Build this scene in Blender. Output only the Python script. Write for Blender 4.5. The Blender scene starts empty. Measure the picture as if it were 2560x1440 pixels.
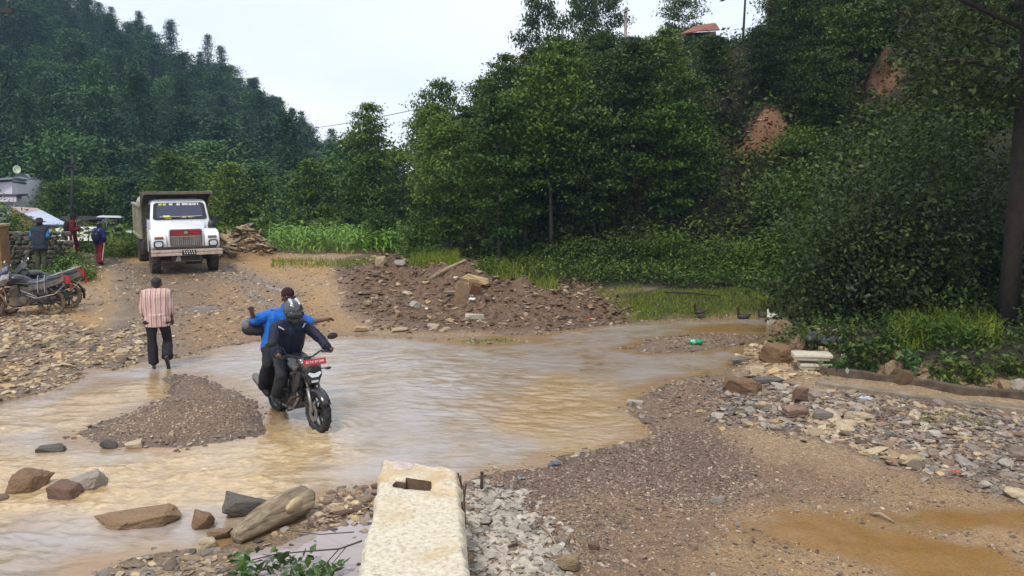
import bpy, bmesh, math, random
import numpy as np
from mathutils import Vector, Matrix, Euler
S = bpy.context.scene
COL = S.collection
PI = math.pi
# ---------------------------------------------------------------- camera
F = 2100.0; CZ = 3.6; PITCH = math.atan(290 / F)          # pixel units of the 2560 x 1440 photograph
cam_d = bpy.data.cameras.new('camera'); cam = bpy.data.objects.new('camera', cam_d); COL.objects.link(cam)
cam.location = (0, 0, CZ); cam.rotation_euler = (PI / 2 - PITCH, 0, 0)
cam_d.sensor_width = 36; cam_d.lens = 36 * F / 2560; cam_d.clip_end = 2000; cam_d.clip_start = 0.1
S.camera = cam
# ---------------------------------------------------------------- sky, sun, exposure
SUN_EL, SUN_AZ = math.radians(58), math.radians(205)       # azimuth clockwise from +Y: behind the camera, to its left
w = bpy.data.worlds.new('World'); S.world = w; w.use_nodes = True
wn, wl = w.node_tree.nodes, w.node_tree.links
wn.clear()
wo = wn.new('ShaderNodeOutputWorld'); bg = wn.new('ShaderNodeBackground')
sky = wn.new('ShaderNodeTexSky'); sky.sky_type = 'NISHITA'; sky.sun_disc = False
sky.sun_elevation = SUN_EL; sky.sun_rotation = SUN_AZ; sky.dust_density = 3.0; sky.altitude = 1400
SKY_STR = 0.11
tc = wn.new('ShaderNodeTexCoord'); mp = wn.new('ShaderNodeMapping'); mp.inputs['Scale'].default_value = (1.2, 1.2, 3.2)
nz = wn.new('ShaderNodeTexNoise'); nz.inputs['Scale'].default_value = 2.6; nz.inputs['Detail'].default_value = 6; nz.inputs['Roughness'].default_value = 0.55
cr = wn.new('ShaderNodeValToRGB'); cr.color_ramp.elements[0].position = 0.3; cr.color_ramp.elements[1].position = 0.72
cr.color_ramp.elements[0].color = (.80, .87, .99, 1); cr.color_ramp.elements[1].color = (.97, .985, 1, 1)
mx = wn.new('ShaderNodeMix'); mx.data_type = 'RGBA'; mx.inputs['Factor'].default_value = 0.93
wl.new(tc.outputs['Generated'], mp.inputs['Vector']); wl.new(mp.outputs['Vector'], nz.inputs['Vector'])
wl.new(nz.outputs['Fac'], cr.inputs['Fac']); wl.new(sky.outputs['Color'], mx.inputs['A'])
cl = wn.new('ShaderNodeVectorMath'); cl.operation = 'SCALE'; cl.inputs['Scale'].default_value = 10.0     # cloud radiance, before SKY_STR
wl.new(cr.outputs['Color'], cl.inputs[0]); wl.new(cl.outputs[0], mx.inputs['B'])
wl.new(mx.outputs['Result'], bg.inputs['Color']); bg.inputs['Strength'].default_value = SKY_STR
wl.new(bg.outputs['Background'], wo.inputs['Surface'])
sd = bpy.data.lights.new('sun', 'SUN'); sd.energy = 2.2; sd.angle = math.radians(10); sd.color = (1.0, 0.93, 0.83)
sun = bpy.data.objects.new('sun', sd); COL.objects.link(sun)
sdir = Vector((math.sin(SUN_AZ) * math.cos(SUN_EL), math.cos(SUN_AZ) * math.cos(SUN_EL), math.sin(SUN_EL)))
sun.rotation_euler = (-sdir).to_track_quat('-Z', 'Y').to_euler(); sun.location = (0, 0, 60)
S.view_settings.view_transform = 'Standard'; S.view_settings.look = 'None'; S.view_settings.exposure = 0.18; S.view_settings.gamma = 1.0
S.cycles.max_bounces = 6; S.cycles.diffuse_bounces = 3; S.cycles.glossy_bounces = 3; S.cycles.transmission_bounces = 4
S.cycles.volume_bounces = 0; S.cycles.transparent_max_bounces = 6
# ---------------------------------------------------------------- helpers
rng = np.random.default_rng(7); random.seed(7)
cP, sP = math.cos(PITCH), math.sin(PITCH)
def ray(px, py):
    u, v = (px - 1280) / F, (720 - py) / F
    return u, cP + v * sP, -sP + v * cP
def Wz(px, py, z=0.0):
    a, b, c = ray(px, py); t = (z - CZ) / c
    return Vector((a * t, b * t, z))
def D(px, py, d):
    a, b, c = ray(px, py); t = d / b
    return Vector((a * t, d, CZ + c * t))
def poly(pts, z=0.0):
    return np.array([Wz(x, y, z)[:2] for x, y in pts])
def hash3(ix, iy, iz):
    h = (ix * 374761393 + iy * 668265263 + iz * 2147483647 + 144665) & 0xffffffff
    h = ((h ^ (h >> 13)) * 1274126177) & 0xffffffff
    return ((h ^ (h >> 16)) & 0xffff) / 65535.0
def vnoise(x, y, z=0.0):
    x, y, z = np.broadcast_arrays(np.asarray(x, float), np.asarray(y, float), np.asarray(z, float))
    ix, iy, iz = np.floor(x).astype(np.int64), np.floor(y).astype(np.int64), np.floor(z).astype(np.int64)
    fx, fy, fz = x - ix, y - iy, z - iz
    fx, fy, fz = fx * fx * (3 - 2 * fx), fy * fy * (3 - 2 * fy), fz * fz * (3 - 2 * fz)
    r = 0
    for dx in (0, 1):
        for dy in (0, 1):
            for dz in (0, 1):
                r = r + hash3(ix + dx, iy + dy, iz + dz) * (fx if dx else 1 - fx) * (fy if dy else 1 - fy) * (fz if dz else 1 - fz)
    return r * 2 - 1
def fbm(x, y, z=0.0, o=4):
    r, a = 0, 1.0
    for k in range(o):
        r = r + a * vnoise(x * 2 ** k + 17 * k, y * 2 ** k - 9 * k, z); a *= 0.5
    return r / 1.9
def sstep(a, b, x):
    t = np.clip((x - a) / (b - a), 0, 1); return t * t * (3 - 2 * t)
def sdist(P, x, y, closed=True):
    """signed distance to a polygon, negative inside; open lines: positive on the left of the direction of travel"""
    x = np.asarray(x, float); y = np.asarray(y, float)
    d2 = np.full(x.shape, 1e18); ins = np.zeros(x.shape, bool); side = np.zeros(x.shape)
    n = len(P)
    for i in range(n if closed else n - 1):
        ax, ay = P[i]; bx, by = P[(i + 1) % n]
        ex, ey = bx - ax, by - ay
        t = np.clip(((x - ax) * ex + (y - ay) * ey) / (ex * ex + ey * ey + 1e-12), 0, 1)
        q = (x - ax - t * ex) ** 2 + (y - ay - t * ey) ** 2
        cr = ex * (y - ay) - ey * (x - ax)
        side = np.where(q < d2 - 1e-9, cr, side); d2 = np.minimum(d2, q)
        if closed and ay != by:
            ins ^= ((ay > y) != (by > y)) & (x < (bx - ax) * (y - ay) / (by - ay) + ax)
    d = np.sqrt(d2)
    return np.where(ins, -d, d) if closed else np.where(side > 0, d, -d)
def mesh(name, V, Fc, mats=(), smooth=False, midx=None):
    """fast mesh from an (n,3) array and an (m,k) face array (or a list of them)"""
    me = bpy.data.meshes.new(name)
    V = np.ascontiguousarray(V, dtype=np.float32)
    if isinstance(Fc, np.ndarray): Fc = [Fc]
    Fc = [np.asarray(f, dtype=np.int32) for f in Fc if len(f)]
    me.vertices.add(len(V)); me.vertices.foreach_set('co', V.ravel())
    loops = np.concatenate([f.ravel() for f in Fc]); sizes = np.concatenate([np.full(len(f), f.shape[1], np.int32) for f in Fc])
    starts = np.concatenate([[0], np.cumsum(sizes)[:-1]]).astype(np.int32)
    me.loops.add(len(loops)); me.loops.foreach_set('vertex_index', loops)
    me.polygons.add(len(sizes)); me.polygons.foreach_set('loop_start', starts); me.polygons.foreach_set('loop_total', sizes)
    if midx is not None: me.polygons.foreach_set('material_index', np.asarray(midx, np.int32))
    me.polygons.foreach_set('use_smooth', np.full(len(sizes), bool(smooth)))
    for m in (mats if isinstance(mats, (list, tuple)) else [mats]): me.materials.append(m)
    me.update(calc_edges=True); me.validate()
    return me
def obj(name, me, parent=None, loc=None, rot=None):
    o = bpy.data.objects.new(name, me); COL.objects.link(o)
    if parent is not None: o.parent = parent
    if loc is not None: o.location = loc
    if rot is not None: o.rotation_euler = rot
    return o
def tag(o, label=None, cat=None, group=None, kind=None):
    if label: o['label'] = label
    if cat: o['category'] = cat
    if group: o['group'] = group
    if kind: o['kind'] = kind
    return o
def thing(name, loc, rz, label, cat, group=None):
    o = bpy.data.objects.new(name, None); COL.objects.link(o); o.empty_display_size = 0.2
    o.location = loc; o.rotation_euler = (0, 0, rz)
    return tag(o, label, cat, group)
def dup(o, parent=None):
    c = o.copy(); COL.objects.link(c)
    if parent is not None: c.parent = parent
    for ch in list(o.children): dup(ch, c)
    return c
class B:
    """collects simple shapes (all in one frame) into one mesh"""
    def __init__(s): s.V = []; s.F = {}; s.n = 0
    def add(s, V, faces):
        V = np.asarray(V, float).reshape(-1, 3)
        for f in faces: s.F.setdefault(len(f), []).append([i + s.n for i in f])
        s.V.append(V); s.n += len(V); return s
    def box(s, c, d, R=None, taper=None):
        sx, sy, sz = d[0] / 2, d[1] / 2, d[2] / 2
        v = np.array([(-sx, -sy, -sz), (sx, -sy, -sz), (sx, sy, -sz), (-sx, sy, -sz), (-sx, -sy, sz), (sx, -sy, sz), (sx, sy, sz), (-sx, sy, sz)])
        if taper: v[4:, 0] *= taper[0]; v[4:, 1] *= taper[1]
        if R is not None: v = v @ np.array(Euler(R).to_matrix()).T
        return s.add(v + np.array(c), [(0, 3, 2, 1), (4, 5, 6, 7), (0, 1, 5, 4), (1, 2, 6, 5), (2, 3, 7, 6), (3, 0, 4, 7)])
    def tube(s, pts, r, n=10, cap=True):
        pts = [Vector(p) for p in pts]; m = len(pts)
        r = [r] * m if not hasattr(r, '__len__') else r
        rings = []; up = None
        for i, p in enumerate(pts):
            t = (pts[min(i + 1, m - 1)] - pts[max(i - 1, 0)]).normalized()
            if up is None: up = t.orthogonal().normalized()
            up = (up - t * up.dot(t)); up = up.normalized() if up.length > 1e-6 else t.orthogonal().normalized()
            b = t.cross(up)
            rings.append([p + (up * math.cos(2 * PI * k / n) + b * math.sin(2 * PI * k / n)) * r[i] for k in range(n)])
        V = [v[:] for rg in rings for v in rg]
        fs = [(i * n + k, i * n + (k + 1) % n, (i + 1) * n + (k + 1) % n, (i + 1) * n + k) for i in range(m - 1) for k in range(n)]
        if cap: fs += [tuple(range(n - 1, -1, -1)), tuple(range((m - 1) * n, m * n))]
        return s.add(V, fs)
    def lathe(s, prof, axis='Z', n=24, c=(0, 0, 0), closed=False):
        V = []
        for a in range(n):
            ca, sa = math.cos(2 * PI * a / n), math.sin(2 * PI * a / n)
            for r, h in prof:
                V.append({'Z': (r * ca, r * sa, h), 'X': (h, r * ca, r * sa), 'Y': (r * ca, h, -r * sa)}[axis])
        m = len(prof); fs = []
        for a in range(n):
            b = (a + 1) % n
            for i in range(m if closed else m - 1):
                j = (i + 1) % m
                fs.append((a * m + i, b * m + i, b * m + j, a * m + j))
        return s.add(np.array(V) + np.array(c), fs)
    def prism(s, pts, x0, x1, axis='X'):
        """outline of 2-D points extruded along an axis"""
        n = len(pts); V = []
        for h in (x0, x1):
            for a, b in pts: V.append({'X': (h, a, b), 'Y': (a, h, b), 'Z': (a, b, h)}[axis])
        fs = [tuple(range(n - 1, -1, -1)), tuple(range(n, 2 * n))] + [(i, (i + 1) % n, n + (i + 1) % n, n + i) for i in range(n)]
        return s.add(V, fs)
    def loft(s, rings, cap=True, closed=True):
        n = len(rings[0]); V = [p for r in rings for p in r]
        fs = [(i * n + k, i * n + (k + 1) % n, (i + 1) * n + (k + 1) % n, (i + 1) * n + k) for i in range(len(rings) - 1) for k in range(n if closed else n - 1)]
        if cap: fs += [tuple(range(n - 1, -1, -1)), tuple(range((len(rings) - 1) * n, len(rings) * n))]
        return s.add(V, fs)
    def ell(s, c, r, R=None, nu=14, nv=9):
        V = []; 
        for j in range(nv + 1):
            t = PI * j / nv
            for i in range(nu):
                p = 2 * PI * i / nu; V.append((r[0] * math.sin(t) * math.cos(p), r[1] * math.sin(t) * math.sin(p), r[2] * math.cos(t)))
        V = np.array(V)
        if R is not None: V = V @ np.array(Euler(R).to_matrix()).T
        fs = [(j * nu + i, (j + 1) * nu + i, (j + 1) * nu + (i + 1) % nu, j * nu + (i + 1) % nu) for j in range(nv) for i in range(nu)]
        return s.add(V + np.array(c), fs)
    def cap(s, p, q, r0, r1=None, n=10):
        """tapered capsule"""
        r1 = r0 if r1 is None else r1
        p, q = Vector(p), Vector(q); t = (q - p)
        if t.length < 1e-5: return s.ell(p[:], (r0, r0, r0), nu=n, nv=6)
        t.normalize(); pts, rr = [], []
        for a in (80, 55, 28): pts.append(p - t * r0 * math.sin(math.radians(a))); rr.append(r0 * math.cos(math.radians(a)))
        pts += [p, q]; rr += [r0, r1]
        for a in (28, 55, 80): pts.append(q + t * r1 * math.sin(math.radians(a))); rr.append(r1 * math.cos(math.radians(a)))
        return s.tube(pts, rr, n)
    def mesh(s, name, mats, smooth=False):
        return mesh(name, np.concatenate(s.V), [np.array(f) for f in s.F.values()], mats, smooth)
    def build(s, name, mats, parent=None, smooth=False, bevel=0, weld=False, sub=0, autos=None, loc=None, rot=None):
        me = s.mesh(name, mats, smooth)
        if bevel or sub: me = modded(me, bevel, sub, smooth)
        return obj(name, me, parent, loc, rot)
    def blend(s, name, mats, parent=None, vox=0.012, it=4, wob=0.0, wf=8.0, loc=None, rot=None):
        """one continuous skin over all the collected shapes"""
        me = s.mesh('tmp', mats); o = bpy.data.objects.new('tmp', me); COL.objects.link(o)
        m = o.modifiers.new('r', 'REMESH'); m.mode = 'VOXEL'; m.voxel_size = vox
        if it: k = o.modifiers.new('s', 'SMOOTH'); k.factor = 0.5; k.iterations = it
        dg = bpy.context.evaluated_depsgraph_get(); dg.update()
        r = bpy.data.meshes.new_from_object(o.evaluated_get(dg)); bpy.data.objects.remove(o); bpy.data.meshes.remove(me)
        r.name = name
        n = len(r.vertices)
        if wob and n:
            co = np.empty(n * 3, np.float32); no = np.empty(n * 3, np.float32)
            r.vertices.foreach_get('co', co); r.vertex_normals.foreach_get('vector', no)
            co = co.reshape(-1, 3); no = no.reshape(-1, 3)
            d = fbm(co[:, 0] * wf, co[:, 1] * wf, co[:, 2] * wf * 0.6, 3) * wob
            r.vertices.foreach_set('co', (co + no * d[:, None]).astype(np.float32).ravel())
        r.polygons.foreach_set('use_smooth', np.full(len(r.polygons), True)); r.update()
        return obj(name, r, parent, loc, rot)
def modded(me, bevel=0, sub=0, smooth=False):
    o = bpy.data.objects.new('tmp', me); COL.objects.link(o)
    if bevel:
        b = o.modifiers.new('b', 'BEVEL'); b.width = bevel; b.segments = 2; b.limit_method = 'ANGLE'; b.angle_limit = math.radians(35)
    if sub:
        k = o.modifiers.new('u', 'SUBSURF'); k.levels = sub; k.render_levels = sub
    dg = bpy.context.evaluated_depsgraph_get(); dg.update()
    r = bpy.data.meshes.new_from_object(o.evaluated_get(dg)); nm = me.name; bpy.data.objects.remove(o); bpy.data.meshes.remove(me); r.name = nm
    if smooth: r.polygons.foreach_set('use_smooth', np.full(len(r.polygons), True))
    return r
# ---------------------------------------------------------------- materials
def nodes(name):
    m = bpy.data.materials.new(name); m.use_nodes = True; nt = m.node_tree
    return m, nt, nt.nodes['Principled BSDF']
def lk(nt, a, b): nt.links.new(a, b)
def ramp(nt, fac, cols, pos=None, interp='LINEAR'):
    r = nt.nodes.new('ShaderNodeValToRGB'); e = r.color_ramp.elements; r.color_ramp.interpolation = interp
    pos = pos or [i / (len(cols) - 1) for i in range(len(cols))]
    while len(e) < len(cols): e.new(0.5)
    for i, (c, p) in enumerate(zip(cols, pos)): e[i].position = p; e[i].color = (*c, 1)
    lk(nt, fac, r.inputs['Fac']); return r.outputs['Color']
def noise(nt, scale, detail=4, rough=0.55, vec=None, dist=0.0):
    n = nt.nodes.new('ShaderNodeTexNoise'); n.inputs['Scale'].default_value = scale; n.inputs['Detail'].default_value = detail
    n.inputs['Roughness'].default_value = rough; n.inputs['Distortion'].default_value = dist
    if vec is not None: lk(nt, vec, n.inputs['Vector'])
    return n.outputs['Fac']
def mixc(nt, fac, a, b, mode='MIX'):
    m = nt.nodes.new('ShaderNodeMix'); m.data_type = 'RGBA'; m.blend_type = mode; m.clamp_factor = True
    for k, v in (('Factor', fac), ('A', a), ('B', b)):
        if isinstance(v, (int, float)): m.inputs[k].default_value = v
        elif isinstance(v, tuple): m.inputs[k].default_value = (*v, 1)
        else: lk(nt, v, m.inputs[k])
    return m.outputs['Result']
def math_(nt, op, a, b=0.0, clamp=False):
    m = nt.nodes.new('ShaderNodeMath'); m.operation = op; m.use_clamp = clamp
    for i, v in enumerate((a, b)):
        if isinstance(v, (int, float)): m.inputs[i].default_value = v
        else: lk(nt, v, m.inputs[i])
    return m.outputs[0]
def bump(nt, b, h, strength=0.3, dist=0.02):
    n = nt.nodes.new('ShaderNodeBump'); n.inputs['Strength'].default_value = strength; n.inputs['Distance'].default_value = dist
    lk(nt, h, n.inputs['Height']); lk(nt, n.outputs['Normal'], b.inputs['Normal']); return n
def coord(nt, which='Object'):
    return nt.nodes.new('ShaderNodeTexCoord').outputs[which]
MC = {}
def M(name, col, rough=0.5, metal=0.0, var=0.18, scale=14.0, bmp=0.0, dirt=None, dirt_amt=0.5, spec=0.5, coat=0.0, dscale=4.0, zd=None):
    """plain paint, cloth, rubber or metal with uneven colour and, if asked, mud spatter"""
    if name in MC: return MC[name]
    m, nt, b = nodes(name); v = coord(nt)
    n = noise(nt, scale, 5, 0.6, v)
    dk = tuple(c * (1 - var) for c in col); lt = tuple(min(1, c * (1 + var)) for c in col)
    c = ramp(nt, n, [dk, lt], [0.3, 0.7])
    if dirt:
        d = noise(nt, dscale, 8, 0.68, v)
        f = ramp(nt, d, [(0, 0, 0), (1, 1, 1)], [0.62 - 0.3 * dirt_amt, 0.75])
        if zd:
            sp = nt.nodes.new('ShaderNodeSeparateXYZ'); lk(nt, v, sp.inputs[0])
            g = math_(nt, 'DIVIDE', math_(nt, 'SUBTRACT', zd[1], sp.outputs['Z']), zd[1] - zd[0], True)
            f = math_(nt, 'ADD', math_(nt, 'MULTIPLY', f, math_(nt, 'ADD', g, 0.25)), math_(nt, 'MULTIPLY', g, 0.55), True)
        c = mixc(nt, f, c, dirt)
        rr = nt.nodes.new('ShaderNodeMix'); rr.inputs['A'].default_value = rough; rr.inputs['B'].default_value = 0.85
        lk(nt, f, rr.inputs['Factor']); lk(nt, rr.outputs['Result'], b.inputs['Roughness'])
    else: b.inputs['Roughness'].default_value = rough
    lk(nt, c, b.inputs['Base Color']); b.inputs['Metallic'].default_value = metal
    b.inputs['Specular IOR Level'].default_value = spec; b.inputs['Coat Weight'].default_value = coat
    if bmp: bump(nt, b, noise(nt, scale * 3, 4, 0.6, v), bmp, 0.01)
    MC[name] = m; return m
def leafm(name, cols, rough=0.5, trans=0.12, spec=0.35, osc=0.25):
    if name in MC: return MC[name]
    m, nt, b = nodes(name)
    g = nt.nodes.new('ShaderNodeNewGeometry'); oi = nt.nodes.new('ShaderNodeObjectInfo')
    f = math_(nt, 'ADD', math_(nt, 'MULTIPLY', g.outputs['Random Per Island'], 1 - osc), math_(nt, 'MULTIPLY', oi.outputs['Random'], osc))
    cols = [(r_ * 1.42, g_ * 1.2, b_ * .95) for r_, g_, b_ in cols]
    c = ramp(nt, f, cols)
    lk(nt, c, b.inputs['Base Color']); b.inputs['Roughness'].default_value = rough; b.inputs['Specular IOR Level'].default_value = spec
    t = nt.nodes.new('ShaderNodeBsdfTranslucent'); lk(nt, mixc(nt, 0.5, c, (0.12, 0.2, 0.02), 'MIX'), t.inputs['Color'])
    mxs = nt.nodes.new('ShaderNodeMixShader'); mxs.inputs[0].default_value = trans
    lk(nt, b.outputs[0], mxs.inputs[1]); lk(nt, t.outputs[0], mxs.inputs[2]); lk(nt, mxs.outputs[0], nt.nodes['Material Output'].inputs['Surface'])
    MC[name] = m; return m
def grainm(name, cols, sc=(2.0, 26.0, 26.0)):
    m, nt, b = nodes(name); v = coord(nt); mp_ = nt.nodes.new('ShaderNodeMapping'); mp_.inputs['Scale'].default_value = sc; lk(nt, v, mp_.inputs['Vector'])
    n = noise(nt, 1.0, 7, .65, mp_.outputs[0], .6); k = noise(nt, 4, 6, .65, v)
    c = mixc(nt, .6, ramp(nt, n, cols, [.3, .5, .68]), ramp(nt, k, [(.4, .38, .34), (1, 1, 1)], [.35, .6]), 'MULTIPLY'); lk(nt, c, b.inputs['Base Color']); b.inputs['Roughness'].default_value = .85
    bump(nt, b, math_(nt, 'ADD', n, math_(nt, 'MULTIPLY', k, .6)), .9, .025); return m
def stonem(name, cols, rough=0.75, wet=0.0, strat=True):
    if name in MC: return MC[name]
    m, nt, b = nodes(name); v = coord(nt)
    g = nt.nodes.new('ShaderNodeNewGeometry'); oi = nt.nodes.new('ShaderNodeObjectInfo')
    f = math_(nt, 'FRACT', math_(nt, 'ADD', g.outputs['Random Per Island'], oi.outputs['Random']))
    c = ramp(nt, f, cols)
    mp_ = nt.nodes.new('ShaderNodeMapping'); mp_.inputs['Scale'].default_value = (1, 1, 5); lk(nt, v, mp_.inputs['Vector'])
    n = math_(nt, 'ADD', math_(nt, 'MULTIPLY', noise(nt, 16, 6, 0.65, v), .5), math_(nt, 'MULTIPLY', noise(nt, 1.6, 6, 0.7, mp_.outputs[0]), .5))
    c = mixc(nt, 0.85, c, ramp(nt, n, [(0.36, 0.35, 0.34), (1, .98, .94)], [0.36, 0.56]), 'MULTIPLY')
    ps = nt.nodes.new('ShaderNodeSeparateXYZ'); lk(nt, g.outputs['Position'], ps.inputs[0])
    wt = math_(nt, 'DIVIDE', math_(nt, 'SUBTRACT', .05, math_(nt, 'ADD', ps.outputs['Z'], math_(nt, 'MULTIPLY', n, .05))), .04, True)   # wet up to the waterline
    c = mixc(nt, math_(nt, 'MULTIPLY', wt, .6), c, (.03, .02, .013))
    lk(nt, c, b.inputs['Base Color']); lk(nt, math_(nt, 'SUBTRACT', rough, math_(nt, 'MULTIPLY', wt, .4)), b.inputs['Roughness'])
    bump(nt, b, math_(nt, 'ADD', noise(nt, 34, 6, 0.7, v), n), 0.6, 0.012)
    MC[name] = m; return m
# ================================================================ terrain
WATER = poly([(-900, 1440), (-700, 1180), (-300, 1060), (0, 1010), (70, 992), (130, 975), (195, 950), (215, 918), (290, 922), (345, 908), (420, 903), (480, 888), (560, 868), (640, 856), (800, 848), (900, 840),
    (1000, 846), (1110, 851), (1300, 840), (1430, 824), (1530, 812), (1640, 803), (1760, 797), (1870, 792), (1960, 788), (2120, 780), (2160, 815), (1990, 838), (1900, 858), (1862, 876), (1838, 903), (1800, 936), (1690, 950), (1620, 975), (1560, 1010), (1572, 1034),
    (1600, 1050), (1612, 1090), (1545, 1112), (1430, 1132), (1300, 1176), (1185, 1192), (1150, 1215), (950, 1215), (890, 1228), (830, 1234), (780, 1262), (640, 1340), (560, 1362), (470, 1376), (380, 1392), (250, 1420), (180, 1480), (140, 1620)])
ISLES = [poly([(405, 950), (430, 936), (490, 936), (560, 957), (640, 1000), (675, 1035), (662, 1086), (560, 1106), (430, 1124), (300, 1116), (205, 1100), (180, 1088), (250, 1055), (350, 1022), (420, 990)]),
         poly([(1560, 872), (1640, 846), (1750, 833), (1850, 836), (1930, 838), (1890, 855), (1840, 868), (1750, 880), (1620, 882)]),
         poly([(1142, 852), (1240, 846), (1330, 851), (1310, 858), (1220, 862), (1160, 858)])]
POOLS = [poly([(640, 1385), (770, 1345), (860, 1310), (905, 1290), (930, 1320), (900, 1420), (880, 1560), (560, 1600), (560, 1470)]),
         poly([(468, 770), (505, 764), (542, 768), (538, 777), (500, 781), (474, 778)])]
FOOT = np.array([(-60, 420), (-18, 140), (-11, 95), (-8.5, 70), (-6.8, 50), (-4.5, 38), (-1.5, 30), (2, 27.6), (6.5, 26.6), (8.3, 23), (9.0, 19), (10.2, 16), (12, 13), (13, 9), (14, 2), (15, -12)])
BANK = np.array([(9, 30), (6.6, 19.6), (5.75, 18.6), (5.2, 16.4), (5.1, 14.8), (6.6, 13.9), (8.6, 13.1), (12, 12.2), (20, 12), (20, 30)])
MOUND = [(-4.2, 23.2, .3, 1.0, 1.0), (-3.4, 24.0, .55, 1.0, .9), (-2.5, 23.2, .42, .9, .9), (-1.7, 22.7, .46, .7, .9), (-1.0, 22.4, .52, .6, .8), (-.55, 21.5, .38, .55, .7), (.2, 21.7, .4, .5, .7), (.75, 21.3, .22, .6, .6), (1.5, 21.0, .24, .7, .6), (-1.6, 20.9, .24, 1.6, .7), (.4, 20.3, .16, 1.4, .6), (2.4, 20.9, .15, .8, .5), (-10.0, 31.2, .95, .85, .8)]
RIDGE_A = np.array([-0.95, -0.66, -0.56, -0.48, -0.4333, -0.405, -0.37, -0.33, -0.29, -0.25, -0.22, -0.19, -0.15, -0.1, 0.0, 0.6])
RIDGE_PY = np.array([-380, -160, -78, -22, 38, 100, 110, 135, 210, 275, 335, 352, 345, 352, 360, 360.0])
RD = 165.0
CAP_A = (np.array([600, 860, 1000, 1080, 1150, 1230, 1300, 1380, 1450, 1600, 1750, 1850, 2000, 2200, 2560, 3600]) - 1280) / F
CAP_PY = np.array([520, 470, 385, 345, 300, 235, 180, 125, 110, 105, 84, 62, -60, -160, -260, -300.0])
def ridge_z(a):
    return CZ + (430 - np.interp(a, RIDGE_A, RIDGE_PY)) * RD / F - 8.0
def water_sd(x, y):
    s = sdist(WATER, x, y)
    for p in ISLES: s = np.maximum(s, -sdist(p, x, y))
    for p in POOLS: s = np.minimum(s, sdist(p, x, y))
    return s
def H(x, y, detail=True):
    x = np.asarray(x, float); y = np.asarray(y, float); x, y = np.broadcast_arrays(x, y)
    s = water_sd(x, y)
    n1 = fbm(x * 0.9, y * 0.9, 0, 3); n2 = fbm(x * 3.1, y * 3.1, 5, 3)
    far = 0.024 * np.clip(y - 13, 0, 20) - 0.17 * np.clip(y - 36.5, 0, 20) * sstep(0, 8, y - 36)
    h = far * sstep(0.1, 2.5, s)
    se = s + 0.17 * n1 + 0.12 * n2
    h = h + np.clip(se * 0.11, -0.09, 0.05) + 0.03 * sstep(0.2, 1.5, se) * (n1 + 0.6)
    h = h + 0.018 * n2 * sstep(-0.05, 0.5, se)
    for mx_, my_, mh, rx, ry in MOUND:
        q = ((x - mx_) / rx) ** 2 + ((y - my_) / ry) ** 2
        h = h + mh * np.exp(-q ** 1.2) * (1 + 0.42 * n2)
    b = -sdist(BANK, x, y); h = h + 0.42 * sstep(-0.05, 0.9, b + 0.15 * n1) * sstep(0.2, 1.0, s)
    hl = -sdist(FOOT, x, y, False) * -1.0
    hs = np.clip(hl, 0, None)
    bump_ = 1 + 0.3 * n1 * sstep(2, 8, hs) * sstep(0, 30, 60 - hs)
    hc = 0.62 * hs * sstep(0, 3.5, hs) * bump_
    ca_ = x / np.maximum(y, 4.0)
    cap = np.clip(CZ + (430 - np.interp(ca_, CAP_A, CAP_PY)) * np.clip(y, 8, 60) / F, 0.4, 40)
    hc = hc * (hs < 400); k_ = 1.2; hc = -np.log(np.exp(-np.clip(hc, 0, 60) / k_) + np.exp(-cap / k_)) * k_ + np.log(1 + np.exp(-cap / k_)) * k_
    h = h + np.maximum(hc, 0) * (1 - 0.85 * sstep(60, 120, y)) * (y > -15)
    # the wooded ridge beyond the valley
    a = x / np.maximum(y, 1.0); rz = ridge_z(a)
    t = sstep(62, RD, y) * (y < RD) + (y >= RD) * (1 - 0.5 * sstep(RD, RD + 120, y))
    tt = np.clip((y - 62) / (RD - 62), 0, 1) ** 1.05
    prof = np.where(y < RD, tt, 1 - 0.6 * sstep(RD, RD + 150, y))
    wl_ = sstep(4, -14, hl)
    h = h + wl_ * prof * (rz + 3) * (1 + 0.12 * fbm(x * 0.05, y * 0.05, 3, 3) * np.sin(np.clip(tt, 0, 1) * PI))
    # bank and terrace on the left
    lb = sstep(-12.6, -14.5, x + 0.12 * (y - 22)) * sstep(36, 30, y)
    return h + 0.05 * lb
GY = np.concatenate([np.linspace(4.2, 40, 900), np.linspace(40.2, 190, 500)])
def G(px, py):
    """the point of the ground seen at a pixel"""
    a, b, c = ray(px, py); t = GY / b; x, z = a * t, CZ + c * t
    g = H(x, GY); k = int(np.argmax(z <= g)); k = k if z[k] <= g[k] else len(GY) - 1
    return Vector((x[k], GY[k], g[k]))
def gz(x, y): return float(H(x, y))
nr, ncl = 560, 500
ys = np.concatenate([np.linspace(-12, 3.9, 26), 4.0 * np.exp(np.linspace(0, math.log(85), nr))])
aa = np.concatenate([np.linspace(-1.7, -0.72, 40)[:-1], np.linspace(-0.72, 0.72, ncl), np.linspace(0.72, 1.7, 40)[1:]])
AA, YY = np.meshgrid(aa, ys)
XX = AA * np.maximum(YY, 6.0)
ZZ = H(XX, YY)
NR, NC = XX.shape
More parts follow.
